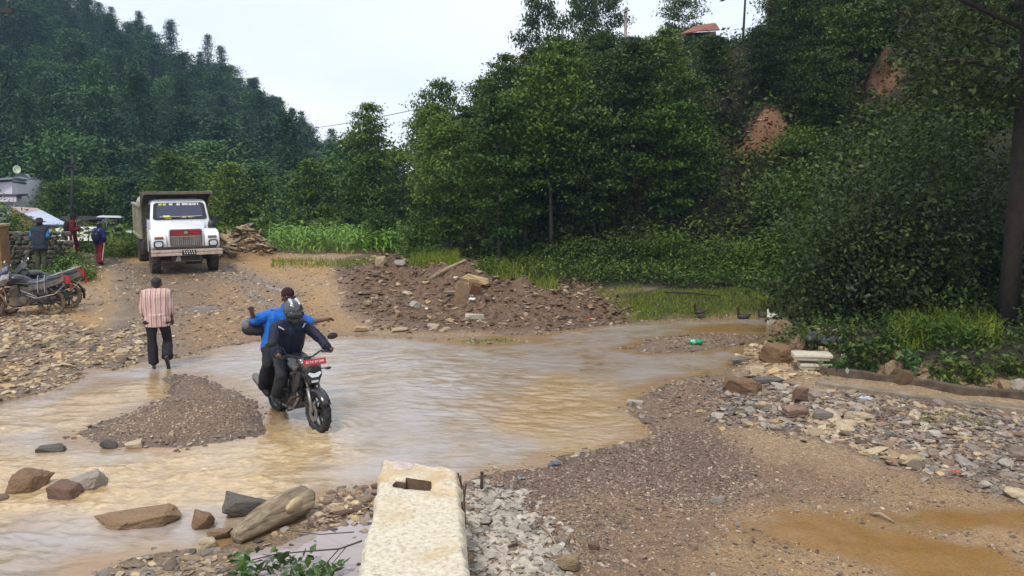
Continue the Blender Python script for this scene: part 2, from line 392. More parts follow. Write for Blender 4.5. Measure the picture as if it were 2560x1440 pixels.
# soil cover masks: red sand, dark gravel, grass, wetness
def soft(pts, x, y, w_=0.5, n_=0.35, f=1.2):
    return sstep(w_, -w_, sdist(poly(pts), x, y) + n_ * fbm(x * f, y * f, 11, 4))
SD = water_sd(XX, YY)
sand = np.maximum.reduce([
    0.95 * soft([(150, 680), (280, 665), (290, 800), (230, 850), (120, 800), (0, 820), (-300, 840), (-300, 760), (0, 760), (100, 740)], XX, YY),
    1.0 * soft([(560, 650), (830, 690), (850, 740), (720, 700), (800, 760), (640, 700), (600, 690), (300, 690), (330, 655)], XX, YY),
    0.46 * soft([(1420, 1260), (1800, 1190), (2150, 1190), (2700, 1290), (2900, 1700), (1300, 1700), (1350, 1400)], XX, YY, 0.5, 0.5),
    0.7 * soft([(300, 700), (830, 760), (850, 840), (500, 880), (330, 830)], XX, YY, 0.4, 0.6)])
mudp = np.maximum.reduce([soft([(1800, 1320), (1950, 1290), (2060, 1300), (2230, 1340), (2480, 1380), (2560, 1440), (2500, 1520), (2300, 1500), (2150, 1430)], XX, YY, 0.28, 0.4, 2.2),
    soft([(2120, 1300), (2560, 1270), (2800, 1290), (2800, 1350), (2400, 1335), (2230, 1340)], XX, YY, 0.25, 0.35, 2.2),
    0.7 * soft([(200, 720), (260, 715), (280, 800), (230, 815), (150, 800)], XX, YY, 0.2, 0.2, 2.0)])
dark = np.maximum.reduce([
    soft([(1190, 1200), (1430, 1140), (1640, 1070), (1800, 1080), (1900, 1200), (1800, 1290), (1500, 1260), (1300, 1300), (1200, 1260)], XX, YY, 0.3, 0.3),
    0.75 * soft([(1590, 990), (1690, 955), (1830, 945), (1900, 1050), (1700, 1090), (1600, 1060)], XX, YY, 0.25, 0.2),
    0.8 * sstep(0.15, -0.1, sdist(ISLES[0], XX, YY)), 0.6 * sstep(0.15, -0.1, sdist(ISLES[1], XX, YY)),
    0.75 * soft([(-260, 830), (0, 805), (120, 808), (260, 850), (350, 830), (400, 885), (330, 912), (215, 918), (190, 948), (120, 982), (0, 1005), (-260, 1050)], XX, YY, 0.3, 0.3),
    0.85 * soft([(1800, 985), (1870, 945), (2010, 985), (2100, 985), (2560, 1045), (2760, 1060), (2760, 1300), (2560, 1265), (2400, 1225), (2230, 1175), (2060, 1120), (1900, 1085), (1760, 1070)], XX, YY, 0.4, 0.4),
    0.7 * soft([(1180, 1280), (1500, 1240), (1900, 1180), (2200, 1200), (2300, 1260), (1950, 1300), (1850, 1440), (1800, 1700), (1200, 1700)], XX, YY, 0.7, 0.9),
    0.45 * soft([(300, 700), (560, 690), (760, 760), (850, 840), (500, 880), (330, 900)], XX, YY, 0.5, 0.6),
    .9 * np.exp(-(((XX + 10) / 1.3) ** 2 + ((YY - 31.2) / 1.2) ** 2) ** 2),
    soft([(830, 690), (960, 650), (1200, 665), (1420, 690), (1600, 780), (1600, 810), (1400, 830), (1000, 840), (860, 800)], XX, YY, 0.3, 0.3)])
moundm = soft([(860, 690), (960, 650), (1200, 665), (1420, 690), (1600, 780), (1600, 806), (1400, 826), (1100, 838), (900, 800)], XX, YY, 0.3, 0.3)
HL = sdist(FOOT, XX, YY, False)
grass = np.maximum.reduce([soft([(1560, 762), (1660, 742), (1800, 742), (1920, 726), (2100, 730), (2000, 780), (1800, 788), (1640, 800), (1590, 800)], XX, YY, 0.25, 0.3),
    np.maximum(sstep(-2.2, 0.2, HL) * sstep(24.5, 26, YY), sstep(22.6, 24.2, YY - .3 * fbm(XX, YY, 6, 2)) * sstep(-.3, 1.2, XX) * sstep(13, 9, XX)), sstep(0.5, 2.0, HL), sstep(33.5, 37, YY), sstep(0.0, .7, -sdist(BANK, XX, YY)) * sstep(.2, .8, SD), sstep(-12.2, -13.4, XX + 0.12 * (YY - 22)) * sstep(12, 16, YY) * 0.9])
wet = np.clip(np.maximum(sstep(0.5, 0.0, SD + 0.15 * fbm(XX * 2, YY * 2, 2, 3)), np.maximum(
    0.75 * soft([(285, 690), (430, 690), (700, 735), (760, 770), (560, 730), (470, 800), (430, 900), (290, 830)], XX, YY, 0.3, 0.5), mudp * 0.8)), 0, 1)
wet = np.maximum(wet, np.maximum.reduce([1.45 * soft([(560, 700), (600, 706), (660, 728), (720, 748), (700, 756), (640, 738), (575, 712)], XX, YY, .16, .2, 2.5), 1.35 * soft([(600, 740), (640, 748), (690, 775), (670, 782), (620, 760)], XX, YY, .16, .2, 2.5), 1.15 * soft([(285, 690), (340, 690), (400, 730), (390, 800), (420, 870), (360, 905), (300, 850), (275, 760)], XX, YY, .4, .5, 1.8), 1.3 * mudp]))
bare = np.maximum.reduce([np.exp(-(((XX - cx) / rx) ** 2 + ((YY - cy) / ry) ** 2) ** 2) for cx, cy, rx, ry in ((9.5, 32.9, 1.1, .75), (14.2, 32.6, .75, .7))])
grass = np.where(bare > 0.4, grass * (1 - bare), grass)
idx = np.arange(NR * NC).reshape(NR, NC)
quads = np.stack([idx[:-1, :-1], idx[:-1, 1:], idx[1:, 1:], idx[1:, :-1]], -1).reshape(-1, 4)
gm, nt, b = nodes('soil')
def attr(n):
    a = nt.nodes.new('ShaderNodeAttribute'); a.attribute_name = n; return a
m1 = attr('cover'); m2 = attr('cover_b')
s1 = nt.nodes.new('ShaderNodeSeparateColor'); lk(nt, m1.outputs['Color'], s1.inputs[0])
s2 = nt.nodes.new('ShaderNodeSeparateColor'); lk(nt, m2.outputs['Color'], s2.inputs[0])
v = coord(nt)
nA = noise(nt, 1.3, 6, 0.6, v); nB = noise(nt, 9, 8, 0.7, v); nC = noise(nt, 46, 6, 0.75, v)
vo = nt.nodes.new('ShaderNodeTexVoronoi'); vo.inputs['Scale'].default_value = 27; lk(nt, v, vo.inputs['Vector'])
vo2 = nt.nodes.new('ShaderNodeTexVoronoi'); vo2.inputs['Scale'].default_value = 62; lk(nt, v, vo2.inputs['Vector'])
sv = nt.nodes.new('ShaderNodeSeparateColor'); lk(nt, vo.outputs['Color'], sv.inputs[0])
sv2 = nt.nodes.new('ShaderNodeSeparateColor'); lk(nt, vo2.outputs['Color'], sv2.inputs[0])
peb = math_(nt, 'ADD', math_(nt, 'MULTIPLY', sv.outputs[0], 0.5), math_(nt, 'MULTIPLY', sv2.outputs[0], 0.5))
base = mixc(nt, ramp(nt, nB, [(0, 0, 0), (1, 1, 1)], [0.35, 0.65]), ramp(nt, peb, [(0.08, 0.052, 0.032), (0.33, 0.23, 0.135), (0.62, 0.48, 0.31)]), ramp(nt, nC, [(0.10, 0.06, 0.034), (0.45, 0.31, 0.175)], [0.34, 0.66]))
sandc = ramp(nt, math_(nt, 'ADD', math_(nt, 'MULTIPLY', nB, 0.6), math_(nt, 'MULTIPLY', nC, 0.4)), [(0.10, 0.052, 0.02), (0.36, 0.215, 0.09), (0.62, 0.42, 0.21)], [0.32, 0.5, 0.68])
darkc = mixc(nt, 0.5, ramp(nt, peb, [(0.03, 0.018, 0.014), (0.135, 0.085, 0.066), (0.40, 0.29, 0.235)]), ramp(nt, nC, [(0.035, 0.02, 0.014), (0.25, 0.155, 0.108)], [0.36, 0.66]))
grassc = ramp(nt, math_(nt, 'ADD', math_(nt, 'MULTIPLY', nA, 0.5), math_(nt, 'MULTIPLY', nC, 0.5)), [(0.01, 0.009, 0.004), (0.022, 0.02, 0.008), (0.05, 0.05, 0.014)], [0.3, 0.5, 0.7])
c = mixc(nt, math_(nt, 'MULTIPLY', s1.outputs[0], math_(nt, 'ADD', 0.55, nB), True), base, sandc)
c = mixc(nt, math_(nt, 'MULTIPLY', s1.outputs[1], 0.92), c, darkc)
c = mixc(nt, math_(nt, 'MULTIPLY', s2.outputs[1], 0.7), c, ramp(nt, nB, [(0.04, 0.021, 0.01), (0.21, 0.125, 0.066)], [0.34, 0.66]))
c = mixc(nt, s1.outputs[2], c, grassc)
c = mixc(nt, math_(nt, 'MULTIPLY', s2.outputs[2], math_(nt, 'ADD', .35, nB), True), c, ramp(nt, nB, [(0.07, 0.026, 0.014), (0.2, 0.085, 0.04), (0.34, 0.22, 0.13)], [0.3, 0.55, 0.8]))
wet_ = nt.nodes.new('ShaderNodeAttribute'); wet_.attribute_name = 'wet'
c = mixc(nt, math_(nt, 'MULTIPLY', math_(nt, 'MINIMUM', wet_.outputs['Fac'], 1.0), 0.36), c, (0.04, 0.03, 0.022))
c = mixc(nt, math_(nt, 'MULTIPLY', s2.outputs[0], math_(nt, 'ADD', .3, nB), True), c, ramp(nt, nC, [(0.19, 0.095, 0.024), (0.31, 0.172, 0.052)], [0.3, 0.7]))
lk(nt, c, b.inputs['Base Color'])
lk(nt, math_(nt, 'SUBTRACT', 0.9, math_(nt, 'MULTIPLY', wet_.outputs['Fac'], math_(nt, 'ADD', 0.35, math_(nt, 'MULTIPLY', nB, 0.5)))), b.inputs['Roughness'])
hh = math_(nt, 'ADD', math_(nt, 'MULTIPLY', nC, 0.55), math_(nt, 'ADD', math_(nt, 'MULTIPLY', nB, 0.7), math_(nt, 'MULTIPLY', math_(nt, 'SUBTRACT', 1, vo.outputs['Distance']), 0.35)))
bg_ = bump(nt, b, hh, 0.85, 0.045); lk(nt, math_(nt, 'MULTIPLY', math_(nt, 'SUBTRACT', 1.0, math_(nt, 'MAXIMUM', math_(nt, 'MULTIPLY', s2.outputs[0], .88), math_(nt, 'MULTIPLY', math_(nt, 'SUBTRACT', wet_.outputs['Fac'], .95), 1.8, True))), .85), bg_.inputs['Strength'])
gme = mesh('ground', np.stack([XX, YY, ZZ], -1).reshape(-1, 3), quads, [gm], True)
def setcol(me, name, r, g, b_):
    a = me.color_attributes.new(name, 'FLOAT_COLOR', 'POINT')
    a.data.foreach_set('color', np.stack([r, g, b_, np.ones_like(r)], -1).astype(np.float32).ravel())
setcol(gme, 'cover', sand, np.clip(dark, 0, 1), np.clip(grass, 0, 1)); setcol(gme, 'cover_b', mudp, moundm, bare)
a_ = gme.attributes.new('wet', 'FLOAT', 'POINT'); a_.data.foreach_set('value', wet.astype(np.float32).ravel())
tag(obj('ground', gme), kind='structure')
# ================================================================ the muddy stream
wm, nt, b = nodes('muddy_water'); v = coord(nt)
fo = nt.nodes.new('ShaderNodeAttribute'); fo.attribute_name = 'flow'
mpn = nt.nodes.new('ShaderNodeMapping'); mpn.inputs['Scale'].default_value = (0.7, 1.6, 1); mpn.inputs['Rotation'].default_value = (0, 0, 0.2); lk(nt, v, mpn.inputs['Vector'])
w1 = noise(nt, 3.2, 5, 0.6, mpn.outputs[0], 1.2); w2 = noise(nt, 11, 4, 0.6, mpn.outputs[0], 0.8); w3 = noise(nt, 1.0, 4, 0.6, v)
c = ramp(nt, w1, [(0.17, 0.115, 0.06), (0.29, 0.215, 0.137), (0.42, 0.34, 0.255)], [0.3, 0.5, 0.75])
c = mixc(nt, ramp(nt, w3, [(0, 0, 0), (1, 1, 1)], [0.36, 0.58]), c, (0.34, 0.295, 0.265))  # grey-lavender patches: sky reflection painted into the water colour
c = mixc(nt, math_(nt, 'MULTIPLY', fo.outputs['Fac'], ramp(nt, w2, [(0, 0, 0), (1, 1, 1)], [0.5, 0.72]), True), c, (0.76, 0.57, 0.32))
sh = nt.nodes.new('ShaderNodeAttribute'); sh.attribute_name = 'shallow'
c = mixc(nt, math_(nt, 'MULTIPLY', sh.outputs['Fac'], 0.9), c, (0.27, 0.145, 0.038))
ca2 = nt.nodes.new('ShaderNodeAttribute'); ca2.attribute_name = 'gold'
c = mixc(nt, math_(nt, 'MULTIPLY', ca2.outputs['Fac'], math_(nt, 'ADD', .38, w1), True), c, ramp(nt, w2, [(.36, .235, .095), (.58, .43, .23)], [.35, .65]))
ca3 = nt.nodes.new('ShaderNodeAttribute'); ca3.attribute_name = 'calm'
c = mixc(nt, ca3.outputs['Fac'], c, (.33, .28, .275))  # still pools: lavender of the reflected sky set as diffuse colour
lk(nt, c, b.inputs['Base Color']); b.inputs['Roughness'].default_value = 0.05; b.inputs['IOR'].default_value = 1.5; b.inputs['Specular IOR Level'].default_value = 0.9
bn = bump(nt, b, math_(nt, 'ADD', math_(nt, 'MULTIPLY', w1, .6), math_(nt, 'MULTIPLY', w2, 0.7)), 0.5, 0.02)
lk(nt, math_(nt, 'MULTIPLY', math_(nt, 'SUBTRACT', 1.0, ca3.outputs['Fac']), .5), bn.inputs['Strength'])
ywr = 4.4 * np.exp(np.linspace(0, math.log(24.5 / 4.4), 560)); aw = np.linspace(-0.78, 0.5, 620)
AW, YW = np.meshgrid(aw, ywr); XW = AW * YW
sw = water_sd(XW, YW)
pool = np.minimum(sdist(POOLS[0], XW, YW), sdist(POOLS[1], XW, YW))
calm = sstep(0.25, -0.1, pool)
rapid = np.clip(soft([(0, 1110), (300, 1150), (560, 1110), (700, 1070), (860, 1060), (900, 1130), (700, 1260), (400, 1290), (0, 1300), (-300, 1250)], XW, YW, 0.5, 0.4) + 0.6 * soft([(-300, 1040), (150, 1000), (400, 950), (420, 985), (180, 1080), (-300, 1130)], XW, YW, 0.3, 0.3), 0, 1)
# ripples: trains of short waves bent by a noise field, sharper in the rapids
ph = 2.6 * fbm(XW * 0.55, YW * 0.55, 1, 3)
def train(ang, lam, k): 
    return np.sin(2 * PI * (XW * math.cos(ang) + YW * math.sin(ang)) / lam + ph * k + 2.0 * fbm(XW * 1.5, YW * 1.5, k, 2))
pfx, pfy = Wz(797, 1080, -.03)[:2]
amp = 0.25 + 0.75 * sstep(-0.3, 0.5, fbm(XW * 0.4, YW * 0.4, 8, 2))
sel = sstep(-.25, .25, fbm(XW * .28, YW * .28, 14, 3))
def crest(ang, sx, sy, k):
    u = XW * math.cos(ang) + YW * math.sin(ang); v_ = -XW * math.sin(ang) + YW * math.cos(ang)
    return 1 - 2.2 * np.abs(fbm(u * sx + .3 * ph, v_ * sy + .5 * ph, k, 2))
rip = 0.016 * sel * crest(-.25, 2.4, 6.2, 3) + 0.016 * (1 - sel) * crest(.3, 2.2, 5.4, 9) + 0.003 * fbm(XW * 4, YW * 9, 5, 3)
rw = np.hypot(XW - pfx, YW - pfy); rip = rip + .03 * np.sin(2 * PI * rw / .17) * np.exp(-rw / .45)
tur = fbm(XW * 2.2 - 0.5 * YW, YW * 4.6, 4, 4)
ZW = 0.004 + (rip * amp + 0.006 * fbm(XW * 1.2, YW * 2.4, 6, 3)) * (1 - calm) * sstep(0.1, -0.4, sw) + rapid * (0.05 * tur + 0.03 * np.abs(tur)) * sstep(0.05, -0.4, sw)
keep = (sw < 0.45)
iw = np.arange(XW.size).reshape(XW.shape)
qw = np.stack([iw[:-1, :-1], iw[:-1, 1:], iw[1:, 1:], iw[1:, :-1]], -1).reshape(-1, 4)
kk = keep.ravel()[qw].any(1); qw = qw[kk]
used = np.unique(qw); remap = np.full(XW.size, -1, np.int64); remap[used] = np.arange(len(used))
wme = mesh('stream', np.stack([XW, YW, ZW], -1).reshape(-1, 3)[used], remap[qw], [wm], True)
for nm, arr in (('calm', calm), ('gold', np.clip(np.maximum(rapid * .9, .4 * soft([(1250, 1000), (1350, 930), (1600, 960), (1570, 1040), (1600, 1100), (1400, 1130), (1250, 1090)], XW, YW, .5, .6)), 0, 1)), ('flow', np.clip(rapid * (0.35 + 1.5 * np.clip(tur, 0, 1)), 0, 1)), ('shallow', np.clip(np.maximum(0.8 * sstep(-0.5, -0.05, sw + 0.25 * fbm(XW * 1.3, YW * 1.3, 9, 3)) * (1 - calm),
        np.maximum.reduce([0.8 * soft([(230, 940), (400, 950), (415, 990), (250, 1040), (60, 1075), (140, 1000)], XW, YW, 0.3, 0.3), 0.9 * soft([(1650, 822), (1800, 812), (1990, 812), (1960, 836), (1750, 832)], XW, YW, 0.3, 0.3),
        0.8 * soft([(1200, 1010), (1400, 940), (1560, 1010), (1560, 1090), (1300, 1090)], XW, YW, 0.6, 0.6)])), 0, 1))):
    a_ = wme.attributes.new(nm, 'FLOAT', 'POINT'); a_.data.foreach_set('value', arr.ravel()[used].astype(np.float32))
tag(obj('stream', wme), kind='structure')
# ================================================================ stones
def rock_mesh(name, seed, flat=0.5, n=12, cuts=2, mats=(), sub=0, elong=1.0):
    r = np.random.default_rng(seed); bm = bmesh.new()
    for _ in range(n):
        p = r.normal(size=3); p /= np.linalg.norm(p); p *= r.uniform(0.8, 1.05)
        bm.verts.new((p[0] * elong, p[1], p[2] * flat))
    for s_ in (1, -1):                                   # flat bedding faces above and below
        for k in range(4):
            t = k * PI / 2 + r.uniform(0, 1); q = r.uniform(.5, .85); bm.verts.new((q * math.cos(t) * elong, q * math.sin(t), s_ * flat * 0.62))
    g = bmesh.ops.convex_hull(bm, input=bm.verts)
    bmesh.ops.delete(bm, geom=[e for e in set(g['geom_interior'] + g['geom_unused']) if isinstance(e, bmesh.types.BMVert)], context='VERTS')
    if sub:
        bmesh.ops.bevel(bm, geom=bm.edges[:], offset=0.06, segments=1, affect='EDGES', profile=0.6)
        bmesh.ops.triangulate(bm, faces=bm.faces[:]); bmesh.ops.subdivide_edges(bm, edges=bm.edges[:], cuts=cuts, use_grid_fill=True)
        co = np.array([v.co[:] for v in bm.verts]); d = fbm(co[:, 0] * 2.3 + seed, co[:, 1] * 2.3, co[:, 2] * 5.0, 4) * 0.14 + fbm(co[:, 0] * 7 + seed, co[:, 1] * 7, co[:, 2] * 16, 3) * 0.06
        for v_, q in zip(bm.verts, d): v_.co *= 1 + q
    bmesh.ops.recalc_face_normals(bm, faces=bm.faces[:])
    me = bpy.data.meshes.new(name); bm.to_mesh(me); bm.free()
    for m in mats: me.materials.append(m)
    return me
GREY = [(0.07, 0.063, 0.058), (0.20, 0.18, 0.16), (0.33, 0.27, 0.21), (0.14, 0.10, 0.075), (0.46, 0.41, 0.35), (0.11, 0.10, 0.105)]
TAN = [(0.36, 0.24, 0.12), (0.52, 0.38, 0.21), (0.26, 0.19, 0.12), (0.60, 0.48, 0.31), (0.40, 0.32, 0.23)]
BROWN = [(0.085, 0.045, 0.032), (0.2, 0.12, 0.085), (0.31, 0.22, 0.165), (0.13, 0.075, 0.052), (0.45, 0.36, 0.28), (0.075, 0.045, 0.036)]
CLOD = [(0.055, 0.029, 0.013), (0.12, 0.068, 0.033), (0.19, 0.115, 0.06), (0.30, 0.21, 0.13)]
PALE = [(0.40, 0.36, 0.31), (0.50, 0.45, 0.38), (0.30, 0.27, 0.24), (0.56, 0.51, 0.44)]
OCHRE = [(0.17, 0.095, 0.05), (0.24, 0.15, 0.08), (0.29, 0.20, 0.12), (0.14, 0.08, 0.045)]
BRIGHT = [(0.46, 0.31, 0.16), (0.52, 0.42, 0.28), (0.25, 0.16, 0.09), (0.58, 0.48, 0.33), (0.36, 0.27, 0.17)]
SM = {k: stonem('stone_' + k, v_) for k, v_ in (('grey', GREY), ('tan', TAN), ('brown', BROWN), ('pale', PALE), ('bright', BRIGHT), ('ochre', OCHRE), ('clod', CLOD))}
LOW = [rock_mesh('low', 100 + i, random.uniform(.28, .6), 9, mats=(), elong=random.uniform(1.0, 1.6)) for i in range(14)]
LOWD = []
for me in LOW:
    V = np.empty(len(me.vertices) * 3, np.float32); me.vertices.foreach_get('co', V); me.calc_loop_triangles()
    T = np.empty(len(me.loop_triangles) * 3, np.int32); me.loop_triangles.foreach_get('vertices', T)
    LOWD.append((V.reshape(-1, 3), T.reshape(-1, 3))); bpy.data.meshes.remove(me)
MID = {k: [rock_mesh('stone', 300 + i + 20 * j, [.3, .42, .55, .35, .26, .6][i], 12, mats=[SM[k]], sub=1, elong=[1.3, 1.0, 1.15, 1.6, 1.4, 1.0][i]) for i in range(6)] for j, k in enumerate(SM)}
def in_poly(P, x, y): return sdist(P, x, y) < 0
def scatter(pts, n, s0, s1, pw=2.5):
    """positions and sizes of stones lying in a traced patch of ground; small ones outnumber the big"""
    P = poly(pts); lo, hi = P.min(0), P.max(0); out = []
    x = rng.uniform(lo[0], hi[0], n * 4); y = rng.uniform(lo[1], hi[1], n * 4)
    edge = sdist(P, x, y); k = rng.uniform(0, 1, len(x)) < sstep(0.25, -0.35, edge + 0.3 * fbm(x * 1.5, y * 1.5, 21, 3))
    x, y = x[k][:n], y[k][:n]
    return np.stack([x, y, s0 + (s1 - s0) * rng.uniform(0, 1, len(x)) ** pw], -1)
def rocks_stuff(name, kinds, mats, label):
    """kinds: list of (array of x, y, size, material index)"""
    A = np.concatenate(kinds); Hh = H(A[:, 0], A[:, 1]); VS, FS, MI = [], [], []; off = 0
    pick = rng.integers(0, len(LOWD), len(A))
    for k, (V, T) in enumerate(LOWD):
        q = np.where(pick == k)[0]; n = len(q)
        if not n: continue
        az = rng.uniform(0, 2 * PI, n); t1 = rng.normal(0, .22, n); t2 = rng.normal(0, .22, n)
        s_ = A[q, 2][:, None, None]; P = V[None] * s_ * rng.uniform(.75, 1.25, (n, 1, 3)) * np.array([1.1, 1.0, .72])
        X, Y, Z = P[..., 0], P[..., 1], P[..., 2]
        Z = Z + X * t1[:, None] + Y * t2[:, None]
        ca, sa = np.cos(az)[:, None], np.sin(az)[:, None]
        P = np.stack([X * ca - Y * sa + A[q, 0][:, None], X * sa + Y * ca + A[q, 1][:, None], Z + Hh[q][:, None] + A[q, 2][:, None] * (A[q, 4][:, None] if A.shape[1] > 4 else 0.12)], -1)
        VS.append(P.reshape(-1, 3)); FS.append((T[None] + (np.arange(n) * len(V))[:, None, None] + off).reshape(-1, 3)); off += n * len(V)
        MI.append(np.repeat(A[q, 3].astype(int), len(T)))
    o = obj(name, mesh(name, np.concatenate(VS), np.concatenate(FS), mats, False, np.concatenate(MI)))
    return tag(o, label, 'gravel', kind='stuff')
def nomud0(a): return a
def wm_(a, k): return np.concatenate([a, np.full((len(a), 1), k)], 1)
LEFT = [(-260, 830), (0, 805), (120, 808), (260, 850), (350, 830), (375, 890), (330, 912), (215, 918), (190, 948), (120, 982), (0, 1005), (-260, 1050)]
RIGHT = [(1800, 985), (1870, 945), (2010, 985), (2100, 985), (2560, 1045), (2760, 1060), (2760, 1300), (2560, 1265), (2400, 1225), (2230, 1175), (2060, 1120), (1900, 1085), (1760, 1070)]
BRT = [(1990, 1075), (2060, 1045), (2160, 1065), (2140, 1105), (2290, 1150), (2350, 1200), (2230, 1170), (2060, 1115)]
WALLR = [(1158, 1210), (1235, 1215), (1275, 1260), (1340, 1320), (1400, 1400), (1430, 1440), (1480, 1700), (1175, 1700), (1168, 1440), (1160, 1300)]
HEAP = [(850, 700), (960, 655), (1190, 668), (1420, 700), (1560, 770), (1590, 800), (1400, 826), (1100, 838), (940, 832), (860, 790)]
DGRAV = [(1190, 1200), (1430, 1140), (1640, 1070), (1800, 1080), (1950, 1200), (1850, 1300), (1600, 1300), (1500, 1440), (1400, 1420), (1300, 1310), (1220, 1230)]
WALLL = [(785, 1262), (840, 1232), (945, 1205), (935, 1262), (915, 1330), (870, 1312), (800, 1310)]
BOTL = [(250, 1430), (380, 1398), (480, 1378), (560, 1372), (600, 1420), (560, 1500), (300, 1560), (140, 1560)]
MIDL = [(300, 690), (560, 690), (760, 760), (830, 835), (640, 852), (480, 885), (380, 890), (340, 820)]
ORNG = [(1420, 1290), (1900, 1200), (2300, 1200), (2700, 1300), (2900, 1700), (1300, 1700)]
def reg(pts, n, s0, s1, k, pw=2.5, lift=0.12):
    a = wm_(scatter(pts, n, s0, s1, pw), k); return np.concatenate([a, np.full((len(a), 1), lift)], 1)
rocks_stuff('rubble', [nomud0(reg([(560, 690), (830, 700), (860, 800), (600, 800)], 500, .01, .05, 0)), reg(LEFT, 2600, .02, .085, 1), reg(LEFT, 420, .02, .075, 0), reg(RIGHT, 3600, .02, .075, 0), reg(RIGHT, 1500, .02, .07, 2), reg(RIGHT, 700, .02, .08, 1), reg(BRT, 260, .03, .08, 4, 1.5),
    reg(WALLR, 1500, .015, .06, 3, 2), reg(WALLR, 700, .012, .05, 0), reg(HEAP, 2600, .02, .08, 2), reg(HEAP, 380, .02, .13, 1, 3.0), reg(WALLL, 420, .015, .06, 2), reg(WALLL, 160, .02, .07, 1), reg(BOTL, 380, .012, .05, 0), reg(BOTL, 220, .012, .05, 1),
    reg(MIDL, 1500, .015, .06, 0), reg(MIDL, 700, .02, .07, 1), reg([(150, 660), (330, 655), (300, 800), (240, 840), (190, 760), (210, 700)], 500, .02, .07, 1),
    reg([(600, 655), (820, 670), (860, 800), (760, 720)], 350, .02, .07, 1), reg([(1600, 960), (1850, 940), (1880, 1060), (1640, 1060)], 500, .012, .05, 2), reg([(1840, 900), (1930, 850), (2100, 900), (2050, 960), (1880, 960)], 600, .03, .1, 1),
    reg([(20, 805), (140, 800), (200, 760), (230, 800), (100, 830)], 200, .02, .06, 1)], [SM[k] for k in ('grey', 'tan', 'brown', 'pale', 'bright')], 'broken stone rubble covering the stream banks')
MUDP = [[(1800, 1320), (1950, 1290), (2060, 1300), (2230, 1340), (2480, 1380), (2560, 1440), (2500, 1520), (2300, 1500), (2150, 1430)], [(2120, 1300), (2560, 1262), (2800, 1280), (2800, 1355), (2400, 1345), (2230, 1345)]]
def nomud(a): return a[np.minimum(sdist(poly(MUDP[0]), a[:, 0], a[:, 1]), sdist(poly(MUDP[1]), a[:, 0], a[:, 1])) > -.05]
def around(cx, cy, rx, ry, n, s0, s1, k):
    a, q = rng.uniform(0, 2 * PI, n), rng.uniform(0, 1, n) ** .5; return np.stack([cx + rx * q * np.cos(a), cy + ry * q * np.sin(a), s0 + (s1 - s0) * rng.uniform(0, 1, n) ** 2, np.full(n, k), np.full(n, .15)], -1)
rocks_stuff('earth_clods', [reg(HEAP, 7500, .015, .085, 0, 3.0, .15), reg([(1300, 700), (1420, 715), (1600, 785), (1560, 812), (1380, 800)], 1500, .015, .08, 0, 3, .15), around(-10, 31.2, 1.1, .9, 500, .04, .14, 0), around(-10, 31.2, 1.1, .9, 260, .05, .16, 1), around(9.5, 32.9, 1.1, .8, 110, .04, .14, 2), around(9.3, 33.3, .8, .4, 26, .06, .16, 1)], [SM['clod'], SM['tan'], stonem('red_clay', [(.06, .022, .012), (.12, .045, .024), (.2, .085, .045)])], 'loose dark earth and clods on the heaps')
rocks_stuff('gravel', [reg(DGRAV, 9000, .006, .024, 2), reg(DGRAV, 2500, .006, .024, 0), reg([(410, 950), (490, 940), (640, 1000), (670, 1040), (655, 1082), (430, 1120), (220, 1098), (350, 1022)], 5200, .006, .02, 2), reg([(300, 1020), (640, 1000), (655, 1082), (430, 1120), (240, 1096)], 900, .008, .024, 1),
    reg([(1570, 874), (1750, 836), (1920, 838), (1840, 868)], 1400, .008, .03, 2), nomud(reg(ORNG, 2600, .005, .016, 1)), nomud(reg(ORNG, 5200, .005, .02, 2)), nomud(reg(ORNG, 700, .01, .035, 2)), nomud(reg(ORNG, 500, .01, .035, 0)), reg(RIGHT, 2500, .01, .03, 0), reg(MIDL, 3000, .008, .024, 2), reg([(1590, 990), (1690, 955), (1830, 945), (1860, 1050), (1640, 1060)], 1500, .006, .02, 2)],
    [SM[k] for k in ('grey', 'tan', 'brown', 'pale', 'bright')], 'fine gravel spread over the wet ground')
def edge_rocks(n, k, s0, s1):
    x = rng.uniform(-8, 8, n * 14); y = rng.uniform(5, 21, n * 14); s = water_sd(x, y) + .15 * fbm(x * 2, y * 2, 41, 3); q = (s > -.16) & (s < .22); x, y = x[q][:n], y[q][:n]; m = len(x)
    return np.stack([x, y, s0 + (s1 - s0) * rng.uniform(0, 1, m) ** 3, np.full(m, k), np.full(m, .1)], -1)
rocks_stuff('shore_pebbles', [edge_rocks(1500, 0, .01, .06), edge_rocks(1100, 2, .01, .06), edge_rocks(500, 1, .01, .05)], [SM[k] for k in ('grey', 'tan', 'brown', 'pale', 'bright')], 'wet pebbles along the waterline')
